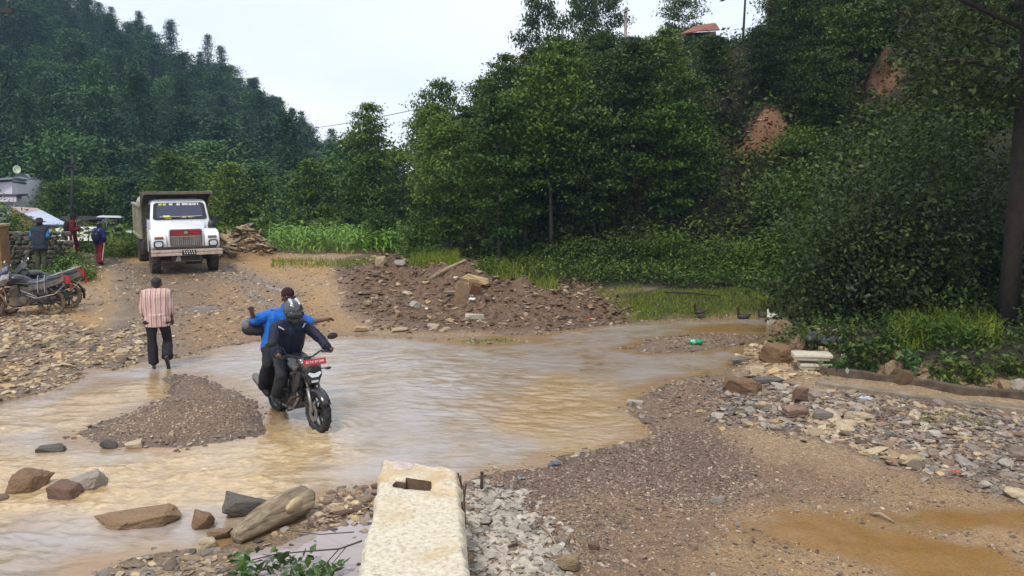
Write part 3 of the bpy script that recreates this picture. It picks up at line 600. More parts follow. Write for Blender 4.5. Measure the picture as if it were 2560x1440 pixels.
def slab_rock(name, seed, mats):
    """an angular broken block: a box with knocked about corners and a few chipped edges"""
    r = np.random.default_rng(seed); bm = bmesh.new()
    for sx in (-1, 1):
        for sy in (-1, 1):
            for sz in (-1, 1):
                k = r.uniform(.3, 1.0, 3); bm.verts.new((sx * k[0], sy * k[1], sz * r.uniform(.35, 1.0)))
    for _ in range(9):
        p = r.uniform(-.8, .8, 3); a = r.integers(0, 2); p[a] = math.copysign(r.uniform(.75, 1.1), p[a]); p[2] *= .8; bm.verts.new(tuple(p))
    g = bmesh.ops.convex_hull(bm, input=bm.verts)
    bmesh.ops.delete(bm, geom=[e for e in set(g['geom_interior'] + g['geom_unused']) if isinstance(e, bmesh.types.BMVert)], context='VERTS')
    bmesh.ops.bevel(bm, geom=bm.edges[:], offset=.035, segments=1, affect='EDGES'); bmesh.ops.triangulate(bm, faces=bm.faces[:]); bmesh.ops.subdivide_edges(bm, edges=bm.edges[:], cuts=5, use_grid_fill=True)
    co = np.array([v.co[:] for v in bm.verts]); d = fbm(co[:, 0] * 2.0 + seed, co[:, 1] * 2.0, co[:, 2] * 6.0, 4) * .06 + fbm(co[:, 0] * 8 + seed, co[:, 1] * 8, co[:, 2] * 22, 3) * .085
    for v_, q in zip(bm.verts, d): v_.co *= 1 + q
    bmesh.ops.recalc_face_normals(bm, faces=bm.faces[:]); me = bpy.data.meshes.new(name); bm.to_mesh(me); bm.free()
    for m in mats: me.materials.append(m)
    return me
# stones big enough to point at, region by region
for nm, pts, n, s0, s1, kinds, lab, grp in (
    ('stone', LEFT, 62, .09, .16, ('tan', 'tan', 'grey'), 'flat tan stone in the rubble between parked motorcycles and brown puddle', 'flat stones on the rubble bank'),
    ('stone', RIGHT, 82, .085, .15, ('grey', 'grey', 'brown', 'pale'), 'grey stone in the rubble field below the wooden beams', 'stones below the beams'),
    ('stone', BRT, 20, .09, .15, ('bright',), 'bright ochre flat stone in the yellow streak of the rubble field', 'ochre stones'),
    ('stone', WALLR, 36, .05, .1, ('pale', 'grey'), 'pale angular stone heaped against the open side of the concrete wall', 'stones against the concrete wall'),
    ('stone', HEAP, 40, .08, .2, ('tan', 'brown', 'pale'), 'stone half buried in the dark earth heap', 'stones in the earth heap'),
    ('stone', WALLL, 14, .06, .12, ('brown', 'tan'), 'wet brown stone between the log and the concrete wall', 'stones by the log'),
    ('stone', BOTL, 12, .05, .09, ('grey', 'tan'), 'small mixed stone in the pebble bar below the boulders', 'stones on the pebble bar')):
    A = scatter(pts, n, s0, s1, 1.6)
    for x, y, s_ in A:
        me = MID[random.choice(kinds)][random.randrange(6)]
        o = obj(nm, me, None, (x, y, gz(x, y) + s_ * 0.15), (random.gauss(0, .2), random.gauss(0, .2), random.uniform(0, 6.3))); o.scale = (s_ * random.uniform(.8, 1.3), s_ * random.uniform(.8, 1.1), s_ * random.uniform(.7, 1.2))
        tag(o, lab, 'stone', grp)
# single boulders, each placed where it lies: pixel, half-size, flatness, turn, colour, label
def boulder(px, py, dim, kind, label, rz=0.0, tilt=(0, 0), seed=0, sink=0.12, name='boulder', dz=0.0):
    p = G(px, py); me = slab_rock(name, 900 + seed, [SM[kind]])
    if p.z < -.02 and py > 1100: dz += .05; dim = (dim[0] * .95, dim[1] * .95, dim[2] * .95)
    o = obj(name, me, None, (p.x, p.y, p.z + dz + dim[2] * (1 - sink) * 0.8), (tilt[0], tilt[1], rz)); o.scale = dim
    tag(o, label, 'stone'); return o
RK = [(72, 1240, (.24, .20, .15), 'ochre', 'rounded brown boulder standing in the rapids', .2, (0, .1), 1), (170, 1262, (.2, .17, .13), 'brown', 'layered grey boulder leaning on a split slab in the rapids', -.3, (.1, .3), 2),
    (225, 1240, (.24, .17, .15), 'grey', 'split grey slab with a dark crack beside the layered boulder', .5, (.2, -.35), 3), (345, 1332, (.46, .19, .12), 'ochre', 'long brown boulder breaking the foaming water above the pebble bar', .28, (0, -.1), 4),
    (615, 1300, (.24, .16, .14), 'grey', 'grey pointed slab lying against the far side of the log', .3, (.1, .25), 5), (508, 1330, (.13, .11, .11), 'ochre', 'small reddish stone at the thin end of the log', 0, (.2, 0), 6),
    (560, 1350, (.15, .10, .08), 'ochre', 'orange brown stone wedged under the thin end of the log', .4, (0, 0), 7), (520, 1372, (.1, .08, .07), 'bright', 'small yellowish stone before the thin end of the log', 0, (0, 0), 8),
    (125, 1140, (.22, .09, .06), 'grey', 'low dark rock awash in the stream', .1, (0, 0), 9), (275, 1122, (.12, .08, .06), 'grey', 'grey rock in shallow water beside two flat stones', 0, (0, .2), 10), (338, 1120, (.14, .1, .05), 'tan', 'flat pale stone at the edge of the gravel island', .2, (.1, 0), 11),
    (0, 1268, (.1, .09, .06), 'brown', 'dark stone cut off by the picture edge in the rapids', 0, (0, 0), 12), (1587, 1012, (.14, .09, .05), 'pale', 'lone flat pale stone at the water edge before the gravel bank', .2, (0, .1), 13),
    (1793, 1258, (.085, .06, .045), 'pale', 'lone whitish stone on the dark gravel', .1, (.1, .1), 14), (2540, 1245, (.15, .11, .06), 'bright', 'flat sandy stone at the lower edge of the rubble field', -.2, (0, 0), 15),
    (1940, 905, (.32, .26, .24), 'ochre', 'big square ochre boulder at the foot of the leafy bush', .2, (.1, 0), 16), (1955, 868, (.2, .2, .36), 'ochre', 'upright brown boulder standing behind the square ochre one', .2, (0, 0), 17), (1990, 890, (.24, .2, .26), 'ochre', 'brown boulder between the ochre boulder and the white sacks', -.3, (0, .2), 18),
    (1895, 935, (.16, .13, .09), 'bright', 'yellow loaf shaped stone under the ochre boulder', 0, (0, 0), 19), (1855, 985, (.3, .18, .16), 'ochre', 'long ochre rock at the near end of the beams', -.1, (0, .1), 20), (2000, 1005, (.12, .1, .17), 'brown', 'small pointed stone standing upright before the beams', 0, (0, .1), 21),
    (1850, 908, (.24, .1, .08), 'grey', 'slanting grey slab on the bank above the stream bend', .9, (.3, .1), 22), (1920, 960, (.24, .12, .07), 'grey', 'flat grey rock under the short plank', 0, (0, 0), 23), (1990, 1040, (.22, .15, .09), 'brown', 'dark tilted slab among stones below the pointed stone', .3, (0, .2), 24), (2055, 1050, (.14, .1, .08), 'grey', 'grey block beside the dark tilted slab', 0, (0, .1), 25),
    (1955, 845, (.2, .15, .14), 'bright', 'orange rock at the foot of the bush by the water', 0, (0, 0), 26), (2228, 945, (.16, .12, .2), 'ochre', 'yellow rock showing among dark leaves behind the beams', .3, (0, .1), 27), (2262, 960, (.14, .12, .14), 'ochre', 'tan rock at the foot of the yellow one behind the beams', 0, (0, .2), 28), (2250, 925, (.13, .1, .2), 'ochre', 'tall orange rock above the yellow one behind the beams', .1, (0, 0), 29),
    (2545, 975, (.16, .12, .12), 'pale', 'white rock at the shaded end of the beams', 0, (0, 0), 30), (2512, 975, (.1, .1, .11), 'tan', 'greenish stone leaning on the white rock', 0, (0, 0), 31), (1155, 755, (.17, .14, .34), 'ochre', 'upright ochre boulder on the front of the earth heap', .1, (.1, .12), 32),
    (1190, 708, (.36, .2, .13), 'tan', 'broad beige slab on the crest of the earth heap', .2, (.1, .25), 33), (950, 668, (.14, .1, .2), 'tan', 'upright beige stone on the top rim of the earth heap', 0, (.1, .2), 34), (940, 690, (.14, .1, .1), 'grey', 'grey stone just under the top rim of the heap', 0, (0, 0), 35), (1000, 665, (.15, .1, .09), 'pale', 'pale stone on the rim of the heap beside corn', 0, (0, 0), 36),
    (918, 765, (.13, .1, .08), 'tan', 'round beige stone low on the heap behind the riders', 0, (0, 0), 37), (1185, 798, (.24, .12, .1), 'pale', 'white lump of plaster low on the earth heap', 0, (0, 0), 38), (1000, 828, (.2, .12, .06), 'bright', 'flat cream stone at the waterline of the heap', .1, (0, 0), 39), (900, 828, (.2, .12, .06), 'tan', 'flat tan stone at the waterline behind the rider', .1, (0, 0), 40), (1040, 768, (.17, .1, .1), 'pale', 'whitish stone in the middle of the heap', .4, (0, .2), 41),
    (212, 690, (.34, .2, .2), 'bright', 'pale yellow boulder at the road edge beside the green weeds', .1, (0, .2), 42), (445, 1005, (.05, .04, .03), 'brown', 'tiny dark stone on the gravel island', 0, (0, 0), 43), (1485, 1375, (.06, .05, .04), 'brown', 'small brown stone on the orange mud', 0, (0, 0), 44), (430, 1090, (.04, .03, .03), 'tan', 'tan pebble on the gravel island', 0, (0, 0), 45), (1420, 1425, (.11, .08, .1), 'tan', 'orange tan stone at the lower end of the pale stones', 0, (0, 0), 46)]
for i, (px, py, dim, kind, label, rz, tilt, sdv) in enumerate(RK): boulder(px, py, dim, kind, label, rz, tilt, sdv)
for i in range(58):                                       # slabs heaped beside the corn
    a, r_ = random.uniform(0, 6.3), random.uniform(0, 1) ** .6
    x, y = -10.0 + 1.15 * r_ * math.cos(a), 30.95 + .9 * r_ * math.sin(a)
    s_ = random.uniform(.16, .36); o = obj('slab', MID['tan' if i % 3 else 'grey'][i % 6], None, (x, y, gz(x, y) + .07), (random.gauss(0, .45), random.gauss(0, .45), random.uniform(0, 6.3))); o.scale = (s_ * 1.3, s_ * .6, s_ * .42)
    tag(o, 'flat tan slab thrown on the stone pile between truck and corn', 'stone', 'slabs on the stone pile')
# ================================================================ vegetation
def leaves(C, L, width=0.5, up=0.7, r=rng, droop=0.0, fold=0.0):
    """a quad per leaf: points C (n,3), lengths L (n,)"""
    n = len(C); L = np.broadcast_to(L, (n,)).astype(float)
    nrm = r.normal(size=(n, 3)) + np.array([0, 0, up * 2.2]); nrm /= np.linalg.norm(nrm, axis=1)[:, None]
    d = r.normal(size=(n, 3)); d[:, 2] -= droop; d -= nrm * (d * nrm).sum(1)[:, None]; d /= np.linalg.norm(d, axis=1)[:, None] + 1e-9
    s = np.cross(nrm, d); w_ = (L * width / 2)[:, None]; l_ = L[:, None]
    m = C + d * l_ * 0.45 + nrm * l_ * fold
    V = np.stack([C, m - s * w_, C + d * l_, m + s * w_], 1)
    return V.reshape(-1, 3), np.arange(n * 4).reshape(n, 4)
LEAF = {'far': leafm('leaf_far', [(0.010, 0.034, 0.016), (0.024, 0.074, 0.028), (0.06, 0.14, 0.042)], 0.6, 0.1, 0.2, 0.65),
    'farblue': leafm('leaf_far_dark', [(0.008, 0.026, 0.017), (0.017, 0.052, 0.028), (0.034, 0.085, 0.04)], 0.6, 0.1, 0.2, 0.5),
    'alder': leafm('leaf_alder', [(0.013, 0.034, 0.006), (0.046, 0.10, 0.015), (0.12, 0.19, 0.032)], 0.55, 0.16, 0.2, 0.55),
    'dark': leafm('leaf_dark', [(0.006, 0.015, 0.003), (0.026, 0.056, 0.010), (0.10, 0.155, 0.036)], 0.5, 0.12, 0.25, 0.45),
    'bright': leafm('leaf_bright', [(0.03, 0.075, 0.014), (0.06, 0.135, 0.024), (0.11, 0.19, 0.04)], 0.45, 0.18, 0.35, 0.2),
    'floor': leafm('leaf_floor_shaded', [(0.006, 0.014, 0.011), (0.012, 0.026, 0.017), (0.02, 0.04, 0.022)], .6, .1, .2, .2),  # darkened far leaf: shade in the gaps between crowns put into the colour
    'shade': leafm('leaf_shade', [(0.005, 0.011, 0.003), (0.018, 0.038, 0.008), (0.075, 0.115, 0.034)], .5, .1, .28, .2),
    'corn': leafm('leaf_corn', [(0.06, 0.16, 0.02), (0.11, 0.25, 0.03), (0.18, 0.34, 0.05)], 0.42, 0.2, 0.4, 0.3),
    'broad': leafm('leaf_broad', [(0.012, 0.04, 0.012), (0.03, 0.085, 0.022), (0.06, 0.13, 0.03)], 0.35, 0.12, 0.5, 0.1),
    'grass': leafm('blade', [(0.05, 0.095, 0.01), (0.11, 0.18, 0.02), (0.20, 0.26, 0.045)], 0.6, 0.15, 0.2, 0.2)}
BARK = M('bark', (0.055, 0.042, 0.032), 0.9, var=0.4, scale=9, bmp=0.6)
BARKP = M('bark_grey', (0.12, 0.105, 0.085), 0.9, var=0.4, scale=9, bmp=0.6)
def tree(seed, h=7.0, rad=2.0, base=0.22, nl=34, ncl=5, npl=40, leaf=0.17, flat=0.35, shape='oval', trunk=0.09, up=0.7, spread=0.42, lean=0.0, width=0.5):
    """trunk with limbs, and a crown of leaves along the limbs; returns two mesh builders' data"""
    r = np.random.default_rng(seed); t = B(); C = []; Ls = []
    bend = r.normal(0, 0.03 * h, 2)
    def axis(f): return Vector((bend[0] * math.sin(f * 2.6) + lean * f * f, bend[1] * math.sin(f * 2.1), h * f))
    t.tube([axis(f) for f in np.linspace(0, 0.97, 9)], [trunk * (1.25 if f == 0 else 1 - 0.86 * f) for f in np.linspace(0, 1, 9)], 7)
    for i in range(nl):
        f = base + (0.98 - base) * ((i + r.uniform(0, 1)) / nl)
        q = (f - base) / (1 - base)
        R = {'oval': math.sin(PI * min(1, 0.16 + 0.84 * q) ** 0.8) ** 0.7, 'cone': (1 - q) ** 0.8 + 0.06, 'round': math.sqrt(max(0.02, 1 - (2 * q - 1) ** 2)), 'flat': 0.35 + 0.65 * q if q < .85 else 0.7}[shape] * rad * r.uniform(0.6, 1.18)
        az = i * 2.4 + r.uniform(-.5, .5); p = axis(f)
        rise = {'cone': -0.12, 'oval': 0.3, 'round': 0.25, 'flat': 0.3}[shape] + r.uniform(-.12, .2)
        e = p + Vector((math.cos(az) * R, math.sin(az) * R, R * rise))
        m = p.lerp(e, 0.5) + Vector((0, 0, R * (0.06 if shape != 'cone' else 0.05)))
        t.tube([p, m, e], [trunk * 0.34 * (1 - .7 * q), trunk * 0.2 * (1 - .7 * q), trunk * 0.05], 4, False)
        for k in range(ncl):
            g = 0.3 + 0.75 * (k + r.uniform(0, 1)) / ncl
            c = p.lerp(m, min(1, g * 2)) if g < .5 else m.lerp(e, (g - .5) * 2)
            n = int(npl * r.uniform(.6, 1.4)); sp = spread * (0.55 + 0.45 * R / rad) * (h / 7)
            P = r.normal(size=(n, 3)) * np.array([sp, sp, sp * flat]) + np.array(c[:]) + np.array([0, 0, -0.05 * sp])
            C.append(P); Ls.append(leaf * r.uniform(.7, 1.3, n))
    V, Fq = leaves(np.concatenate(C), np.concatenate(Ls), width, up, r, 0.5)
    return t, V, Fq
def far_mesh(name, lm, *a, **k):
    t, V, Fq = tree(*a, **k); tv = np.concatenate(t.V); fs = {n: np.array(f) for n, f in t.F.items()}
    allF = list(fs.values()) + [Fq + len(tv)]
    mi = np.concatenate([np.full(len(f), 0) for f in fs.values()] + [np.full(len(Fq), 1)])
    return mesh(name, np.concatenate([tv, V]), allF, [BARK, LEAF[lm]], False, mi)
def near_pair(lm, *a, bark=BARK, **k):
    t, V, Fq = tree(*a, **k); return t.mesh('trunk', [bark], True), mesh('crown', V, Fq, [LEAF[lm]])
def spaced(n, gen, mind):
    out = []
    for _ in range(n * 40):
        p = gen()
        if p is None: continue
        if all((p[0] - q[0]) ** 2 + (p[1] - q[1]) ** 2 > mind(p[1]) ** 2 for q in out): out.append(p)
        if len(out) >= n: break
    return out
# ---- the far wooded hill: every tree its own object
FARM = [far_mesh('far_tree', 'far', 11, 9, 3.0, .18, 28, 4, 34, .42, .45, 'oval', .16, .9, .75), far_mesh('far_tree', 'farblue', 12, 10, 2.8, .2, 30, 4, 32, .4, .4, 'oval', .16, .9, .7),
    far_mesh('far_tree', 'far', 13, 8, 3.4, .2, 28, 4, 34, .42, .5, 'round', .16, .9, .8), far_mesh('far_tree', 'farblue', 14, 8.5, 3.1, .2, 28, 4, 32, .42, .45, 'round', .16, .9, .8), far_mesh('far_tree', 'far', 15, 10, 2.6, .15, 28, 4, 32, .4, .35, 'oval', .16, .9, .65)]
FARP = [far_mesh('far_pine', 'farblue', 21, 12, 2.6, .12, 60, 4, 18, .45, .22, 'cone', .16, .6, .42, width=.3), far_mesh('far_pine', 'farblue', 22, 13, 2.2, .2, 56, 4, 16, .42, .25, 'cone', .15, .6, .4, width=.3)]
def gen_far():
    y = math.sqrt(random.uniform(62 ** 2, (RD + 3) ** 2)); a = random.uniform(-0.665, -0.165)
    x = a * y
    return None if sdist(FOOT, np.array([x]), np.array([y]), False)[0] > -3 else (x, y)
FAR_GROUP = 'trees covering the far hill'
for x, y in spaced(285, gen_far, lambda y: 3.3 + 0.006 * y):
    a = x / y; px = 1280 + a * F; gzz = gz(x, y); py = 430 - (gzz - CZ) * F / y
    top = y > 0.86 * RD; pine = random.random() < (0.4 if top else 0.22)
    me = random.choice(FARP if pine else FARM)
    o = obj('pine_tree' if pine else 'forest_tree', me, None, (x, y, gzz - .3), (random.gauss(0, .04), random.gauss(0, .04), random.uniform(0, 6.3)))
    s_ = random.uniform(.72, 1.2) * (.62 if top else .78); lim = np.interp(px, [-200, 0, 300, 400, 500, 600, 700, 800, 870, 1000], [-300, -165, 5, 80, 118, 182, 258, 308, 338, 348]) - random.uniform(0, 26)
    s_ = min(s_, max(.22, (CZ + (430 - lim) * y / F - gzz) / (12 if pine else 9.5))); o.scale = (s_ * random.uniform(.9, 1.15), s_ * random.uniform(.9, 1.15), s_ * random.uniform(.85, 1.1))
    zone = 'along the skyline of the far hill' if top else ('low on the far hill above the valley houses' if py > 330 else ('high on the far hill' if px < 420 else 'on the hazy lower flank of the far hill'))
    tag(o, ('pointed dark pine growing ' if pine else 'round leafy tree growing ') + zone, 'tree', FAR_GROUP)
for px, dpy, s_, lab in ((452, 0, 1.0, 'tall ragged pine, highest on the skyline of the far hill'), (540, 0, .9, 'thin open pine on the skyline below the tallest ragged pine'), (575, 0, .95, 'spiky pine on the skyline beside the thin open one'), (655, 0, .8, 'single spiky pine halfway down the skyline of the far hill'), (705, 0, .62, 'small spiky pine low on the skyline of the far hill'), (372, 0, .95, 'dark pine leaning at the notch in the far skyline')):
    a = (px - 1280) / F; y = RD * 0.97; x = a * y
    s_ = (CZ + (430 - np.interp(px, [372, 452, 540, 575, 655, 705], [40, 58, 105, 122, 195, 243])) * y / F - gz(x, y)) / 12.0
    o = obj('pine_tree', FARP[0 if px != 540 else 1], None, (x, y, gz(x, y) - .3), (0, .05, random.uniform(0, 6))); o.scale = (s_ * .9, s_ * .9, s_); tag(o, lab, 'tree')
# ---- the band of nearer trees on the valley floor
MIDM = [near_pair('alder', 41, 7.5, 2.3, .12, 36, 5, 26, .30, .4, 'oval', .12, .8, .5), near_pair('alder', 42, 7.0, 2.5, .1, 36, 5, 26, .30, .45, 'round', .12, .8, .55), near_pair('far', 43, 8.0, 2.2, .12, 36, 5, 26, .30, .4, 'oval', .12, .8, .5)]
def plant_tree(pair, x, y, s_, name, label, group=None, rz=None, sz=1.0, dz=-.12):
    t = thing(name, (x, y, gz(x, y) + dz), random.uniform(0, 6.3) if rz is None else rz, label, 'tree', group); t.scale = (s_, s_, s_ * sz)
    obj('trunk', pair[0], t); obj('crown', pair[1], t); return t
def gen_mid():
    px = random.uniform(-60, 1010); y = random.uniform(42, 62); return ((px - 1280) / F * y, y)
for x, y in spaced(40, gen_mid, lambda y: 2.7):
    px = 1280 + x / y * F
    if 90 < px < 360 and y < 50: y += 9; x = (px - 1280) / F * y
    if -80 < px < 135: y = max(y, 66); x = (px - 1280) / F * y
    tall = px > 840; hm = CZ + (430 - np.interp(px, [-60, 330, 480, 600, 850, 930, 1010], [385, 395, 385, 430, 400, 335, 330]) - random.uniform(-60, 5)) * y / F - gz(x, y) + .1
    zone = 'behind the corn and the stone pile' if px > 590 else ('behind the white dump truck' if px > 330 else 'behind the village roofs')
    plant_tree(random.choice(MIDM), x, y, min(random.uniform(.6, .95) * (1.2 if tall else 1), hm / 9.0), 'valley_tree', ('dark' if random.random() < .5 else 'leafy') + ' green tree in the valley ' + zone, 'trees on the valley floor')
# ---- the wooded bank on the right
ALD = [near_pair('alder', 51, 7.0, 1.9, .2, 40, 6, 34, .19, .32, 'oval', .075, .75, .36), near_pair('alder', 52, 7.6, 1.7, .32, 36, 6, 34, .18, .3, 'oval', .09, .75, .34, bark=BARKP), near_pair('alder', 53, 6.2, 2.0, .18, 38, 6, 34, .19, .36, 'round', .07, .75, .4),
    near_pair('dark', 54, 7.2, 1.8, .36, 36, 6, 34, .19, .32, 'oval', .075, .7, .36), near_pair('dark', 55, 6.0, 2.0, .2, 38, 6, 36, .18, .36, 'round', .075, .7, .4)]
def gen_slope():
    px = random.uniform(930, 2500); y = random.uniform(29, 60); x = (px - 1280) / F * y
    s = sdist(FOOT, np.array([x]), np.array([y]), False)[0]
    if s < .8 or s > 36: return None
    for cx, cy, rr in ((9.3, 32.2, 1.9), (8.9, 30.5, 1.6), (13.6, 30.6, 1.4), (13.2, 29, 1.4), (12.6, 53, 2.6)):
        if (x - cx) ** 2 + (y - cy) ** 2 < rr * rr: return None
    return (x, y)
for x, y in spaced(170, gen_slope, lambda y: 1.5 + .01 * y):
    px = 1280 + x / y * F; dk = px > 1500 + random.gauss(0, 200) or random.random() < .25
    hi = gz(x, y) > 6.5
    zone = 'high on the wooded bank' if hi else ('low on the bank behind the grass' if px > 1450 else 'at the foot of the bank behind the earth heap')
    s_ = random.uniform(.62, .92) * (.78 if px > 1750 and y < 40 else 1); lim = np.interp(px, [900, 1000, 1150, 1300, 1450, 1600, 1860, 1930, 2000], [330, 320, 250, 140, 100, 105, 98, 20, -400])
    hmax = CZ + (430 - lim) * y / F - gz(x, y)
    if 1780 < px < 1985 and y < 34.5: hmax = min(hmax, CZ + (430 - 400) * y / F - gz(x, y))
    if 2130 < px < 2300 and y < 33: hmax = min(hmax, CZ + (430 - 240) * y / F - gz(x, y))
    if hmax < 2.0: continue
    s_ = min(s_, hmax / 7.0)
    plant_tree(random.choice(ALD[3:] if dk else ALD[:3]), x, y, s_, 'alder_tree', ('dark' if dk else 'light') + ' green slender tree ' + zone, 'trees on the wooded bank')
def at_px(px, d): return ((px - 1280) / F * d, d)
for px, d, s_, k, nm, lab in ((1250, 28.4, .82, 0, 'alder_tree', 'slender tree with dark upright trunk rising behind the earth heap grass'), (1120, 31.0, .78, 2, 'alder_tree', 'leafy tree with low branches behind the corn end'), (1380, 30.0, .9, 1, 'alder_tree', 'tall narrow tree right behind the tall grass tuft'),
    (925, 44, -258, 1, 'alder_tree', 'loose airy tree standing out against the sky where the hills meet'), (1105, 52, -205, 2, 'alder_tree', 'thin feathery tree on the skyline above the wire'), (1075, 47, -266, 3, 'alder_tree', 'small dark pointed tree at the end of the wire'),
    (1330, 58, -18, 4, 'broadleaf_tree', 'small round dark tree alone on the skyline'), (1450, 57, 5, 3, 'broadleaf_tree', 'big dense dark tree on the skyline beside the wooden pole'), (1520, 59, -8, 4, 'broadleaf_tree', 'bushy tree touching the wooden pole on the skyline'), (1690, 60, -2, 4, 'broadleaf_tree', 'spreading dark tree on the skyline above the rusty roof')):
    x, y = at_px(px, d); sz_ = 1.0
    if s_ < 0 or s_ > 2: s_ = (CZ + (430 + (s_ if s_ < 0 else 5)) * y / F - gz(x, y)) / (7.0, 7.6, 6.2, 7.2, 6.0)[k]; sz_ = max(1.0, s_ / .85); s_ = min(s_, .85)
    plant_tree(ALD[k], x, y, s_, nm, lab, None, None, sz_)
TALL = near_pair('dark', 61, 12.5, 1.9, .5, 34, 5, 26, .2, .4, 'oval', .12, .7, .3)
for px, d, s_, lab in ((1897, 37, 1.0, 'tall thin bare trunk tree, darkest of the pair above the red outcrop'), (1921, 37.6, .98, 'tall thin tree beside the darkest bare trunk'), (1838, 45, .7, 'thin open tree against the bright sky gap')):
    x, y = at_px(px, d); plant_tree(TALL, x, y, s_, 'tall_tree', lab)
# ---- shrubs
def shrub(seed, rad, n, leaf, lm, name, loc, label, cl=40, flat=.8, width=.55, up=.5, group=None, stems=6, cat='shrub', hollow=.55, cs=1.0):
    r = np.random.default_rng(seed); C = []; t = B()
    for i in range(cl):
        d = r.normal(size=3); d /= np.linalg.norm(d); d[2] = abs(d[2]) * 1.0 - .12
        q = r.uniform(hollow, 1.0) * (1 + .22 * r.normal())
        c = d * np.array(rad) * q; c[2] = max(c[2], .04) 
        sp = min(rad) * r.uniform(.16, .3) * cs; m = max(3, n // cl)
        C.append(r.normal(size=(m, 3)) * np.array([sp, sp, sp * flat]) + c)
        if i < stems: t.tube([(0, 0, -.1), (c[0] * .4, c[1] * .4, c[2] * .55), tuple(c)], [.014 * max(rad) ** .5, .01 * max(rad) ** .5, .004], 4)
    C = np.concatenate(C); C = C[C[:, 2] > .02]
    V, Fq = leaves(C, leaf * r.uniform(.65, 1.35, len(C)), width, up, r, .5)
    o = thing(name, loc, 0, label, cat, group)
    t.build('stems', [BARK], o); obj('foliage', mesh('foliage', V, Fq, [LEAF[lm]]), o); return o
def sp(px, py, d=None):
    if d is None: return G(px, py)
    x, y = at_px(px, d); return Vector((x, y, gz(x, y)))
SHR = [(950, 640, 34, (.85, .8, 2.3), 3600, .13, 'alder', 'tall_shrub', 'tall rounded bush rising behind the corn'), (1045, 640, 31, (.75, .7, 1.85), 3400, .11, 'bright', 'young_tree', 'bright green leafy sapling at the end of the corn'), (1090, 640, 30.5, (.9, .5, .55), 1400, .09, 'bright', 'low_bush', 'low bright bush between sapling and earth heap'),
    (688, 600, 38, (.75, .7, 1.6), 1700, .14, 'bright', 'round_bush', 'round light green bush behind the stone pile'), (752, 600, 37, (.7, .6, 1.7), 1700, .14, 'alder', 'round_bush', 'darker bush next to the round light green one'), (820, 600, 39, (.9, .7, 1.3), 1700, .14, 'alder', 'round_bush', 'broad bush behind the middle of the corn'),
    (1690, 700, 27.5, (1.0, .8, 1.5), 4200, .09, 'alder', 'fern_bush', 'feathery green bush on the slope above the grass'), (1800, 700, 26.3, (1.1, .7, 1.3), 4200, .09, 'dark', 'fern_bush', 'dark bush between the feathery bush and the leafy mass'), (1880, 690, 25.5, (.9, .7, 1.2), 3600, .09, 'alder', 'fern_bush', 'ferny bush touching the leafy mass at the grass'),
    (1560, 715, 28.0, (1.1, .8, 1.2), 3400, .1, 'dark', 'fern_bush', 'dark bush low on the slope left of the feathery bush'), (1430, 700, 28.2, (.9, .7, 1.0), 3000, .1, 'dark', 'fern_bush', 'shadowed bush behind the tall grass'), (1230, 672, 26.0, (.7, .6, .7), 2200, .08, 'alder', 'fern_bush', 'small leafy bush behind the crest of the earth heap'),
    (1990, 440, 31, (1.0, .9, 1.0), 3400, .09, 'alder', 'fern_bush', 'pale green bush hanging under the red outcrop'), (1950, 560, 28, (1.1, .9, 1.3), 3400, .09, 'dark', 'fern_bush', 'dark bush on the slope under the pale hanging bush'),
    (165, 640, 27.0, (.5, .45, .72), 2200, .09, 'bright', 'weed_clump', 'tall green weeds behind the parked motorcycles'), (195, 690, 25.2, (.45, .4, .55), 1800, .07, 'bright', 'weed_clump', 'low bright weeds beside the pale yellow boulder'), (105, 690, 24.6, (.8, .5, .4), 1800, .07, 'bright', 'weed_clump', 'low weeds between motorcycles and stone wall'),
    (20, 660, 24.0, (.9, .5, .45), 1800, .07, 'bright', 'weed_clump', 'grassy weeds under the dry stone wall'), (305, 640, 31, (.9, .6, .75), 2200, .09, 'alder', 'weed_clump', 'grey green weeds behind the boy in blue'), (215, 630, 32, (.5, .45, .5), 1600, .09, 'alder', 'weed_clump', 'weeds between the two schoolchildren'), (345, 640, 32, (.6, .5, .7), 1600, .09, 'alder', 'weed_clump', 'weeds beside the rear wheel of the truck'),
    (10, 540, 30, (1.1, .8, 2.3), 4200, .12, 'bright', 'leafy_tree', 'bright leafy bush overhanging the dry stone wall'), (70, 590, 29, (.8, .5, .75), 2200, .1, 'alder', 'wall_bush', 'dark climbing bush on top of the stone wall'), (115, 585, 30, (.6, .5, .55), 1600, .1, 'alder', 'wall_bush', 'bush in front of the shining metal roof'), (-40, 470, 66, (2.2, 1.6, 4.4), 2600, .3, 'far', 'leafy_tree', 'dark tree behind the white house'),
    (2350, 860, None, (.8, .55, .7), 2000, .08, 'alder', 'weed_clump', 'sunlit grassy clump beside the big trunk'), (2130, 930, None, (.5, .35, .38), 420, .11, 'broad', 'creeper', 'broad leaved creeper beside the white sacks'), (2290, 935, None, (.5, .3, .42), 400, .11, 'broad', 'creeper', 'broad leaved creeper around the yellow rocks'), (2400, 950, None, (.6, .35, .4), 420, .11, 'dark', 'creeper', 'dark creeper above the far end of the beams'),
    (2520, 940, None, (.6, .4, .5), 520, .1, 'dark', 'creeper', 'dark creeper at the foot of the big trunk'), (2200, 890, None, (.7, .4, .6), 900, .1, 'dark', 'creeper', 'dark leaves behind the yellow rocks'), (2040, 860, None, (.7, .5, .5), 900, .09, 'dark', 'creeper', 'dark low leaves above the white sacks')]
for i, (px, py, d, rad, n, lf, lm, nm, lab) in enumerate(SHR): shrub(700 + i, rad, n, lf, lm, nm, sp(px, py, d), lab, cl=max(14, n // 40))
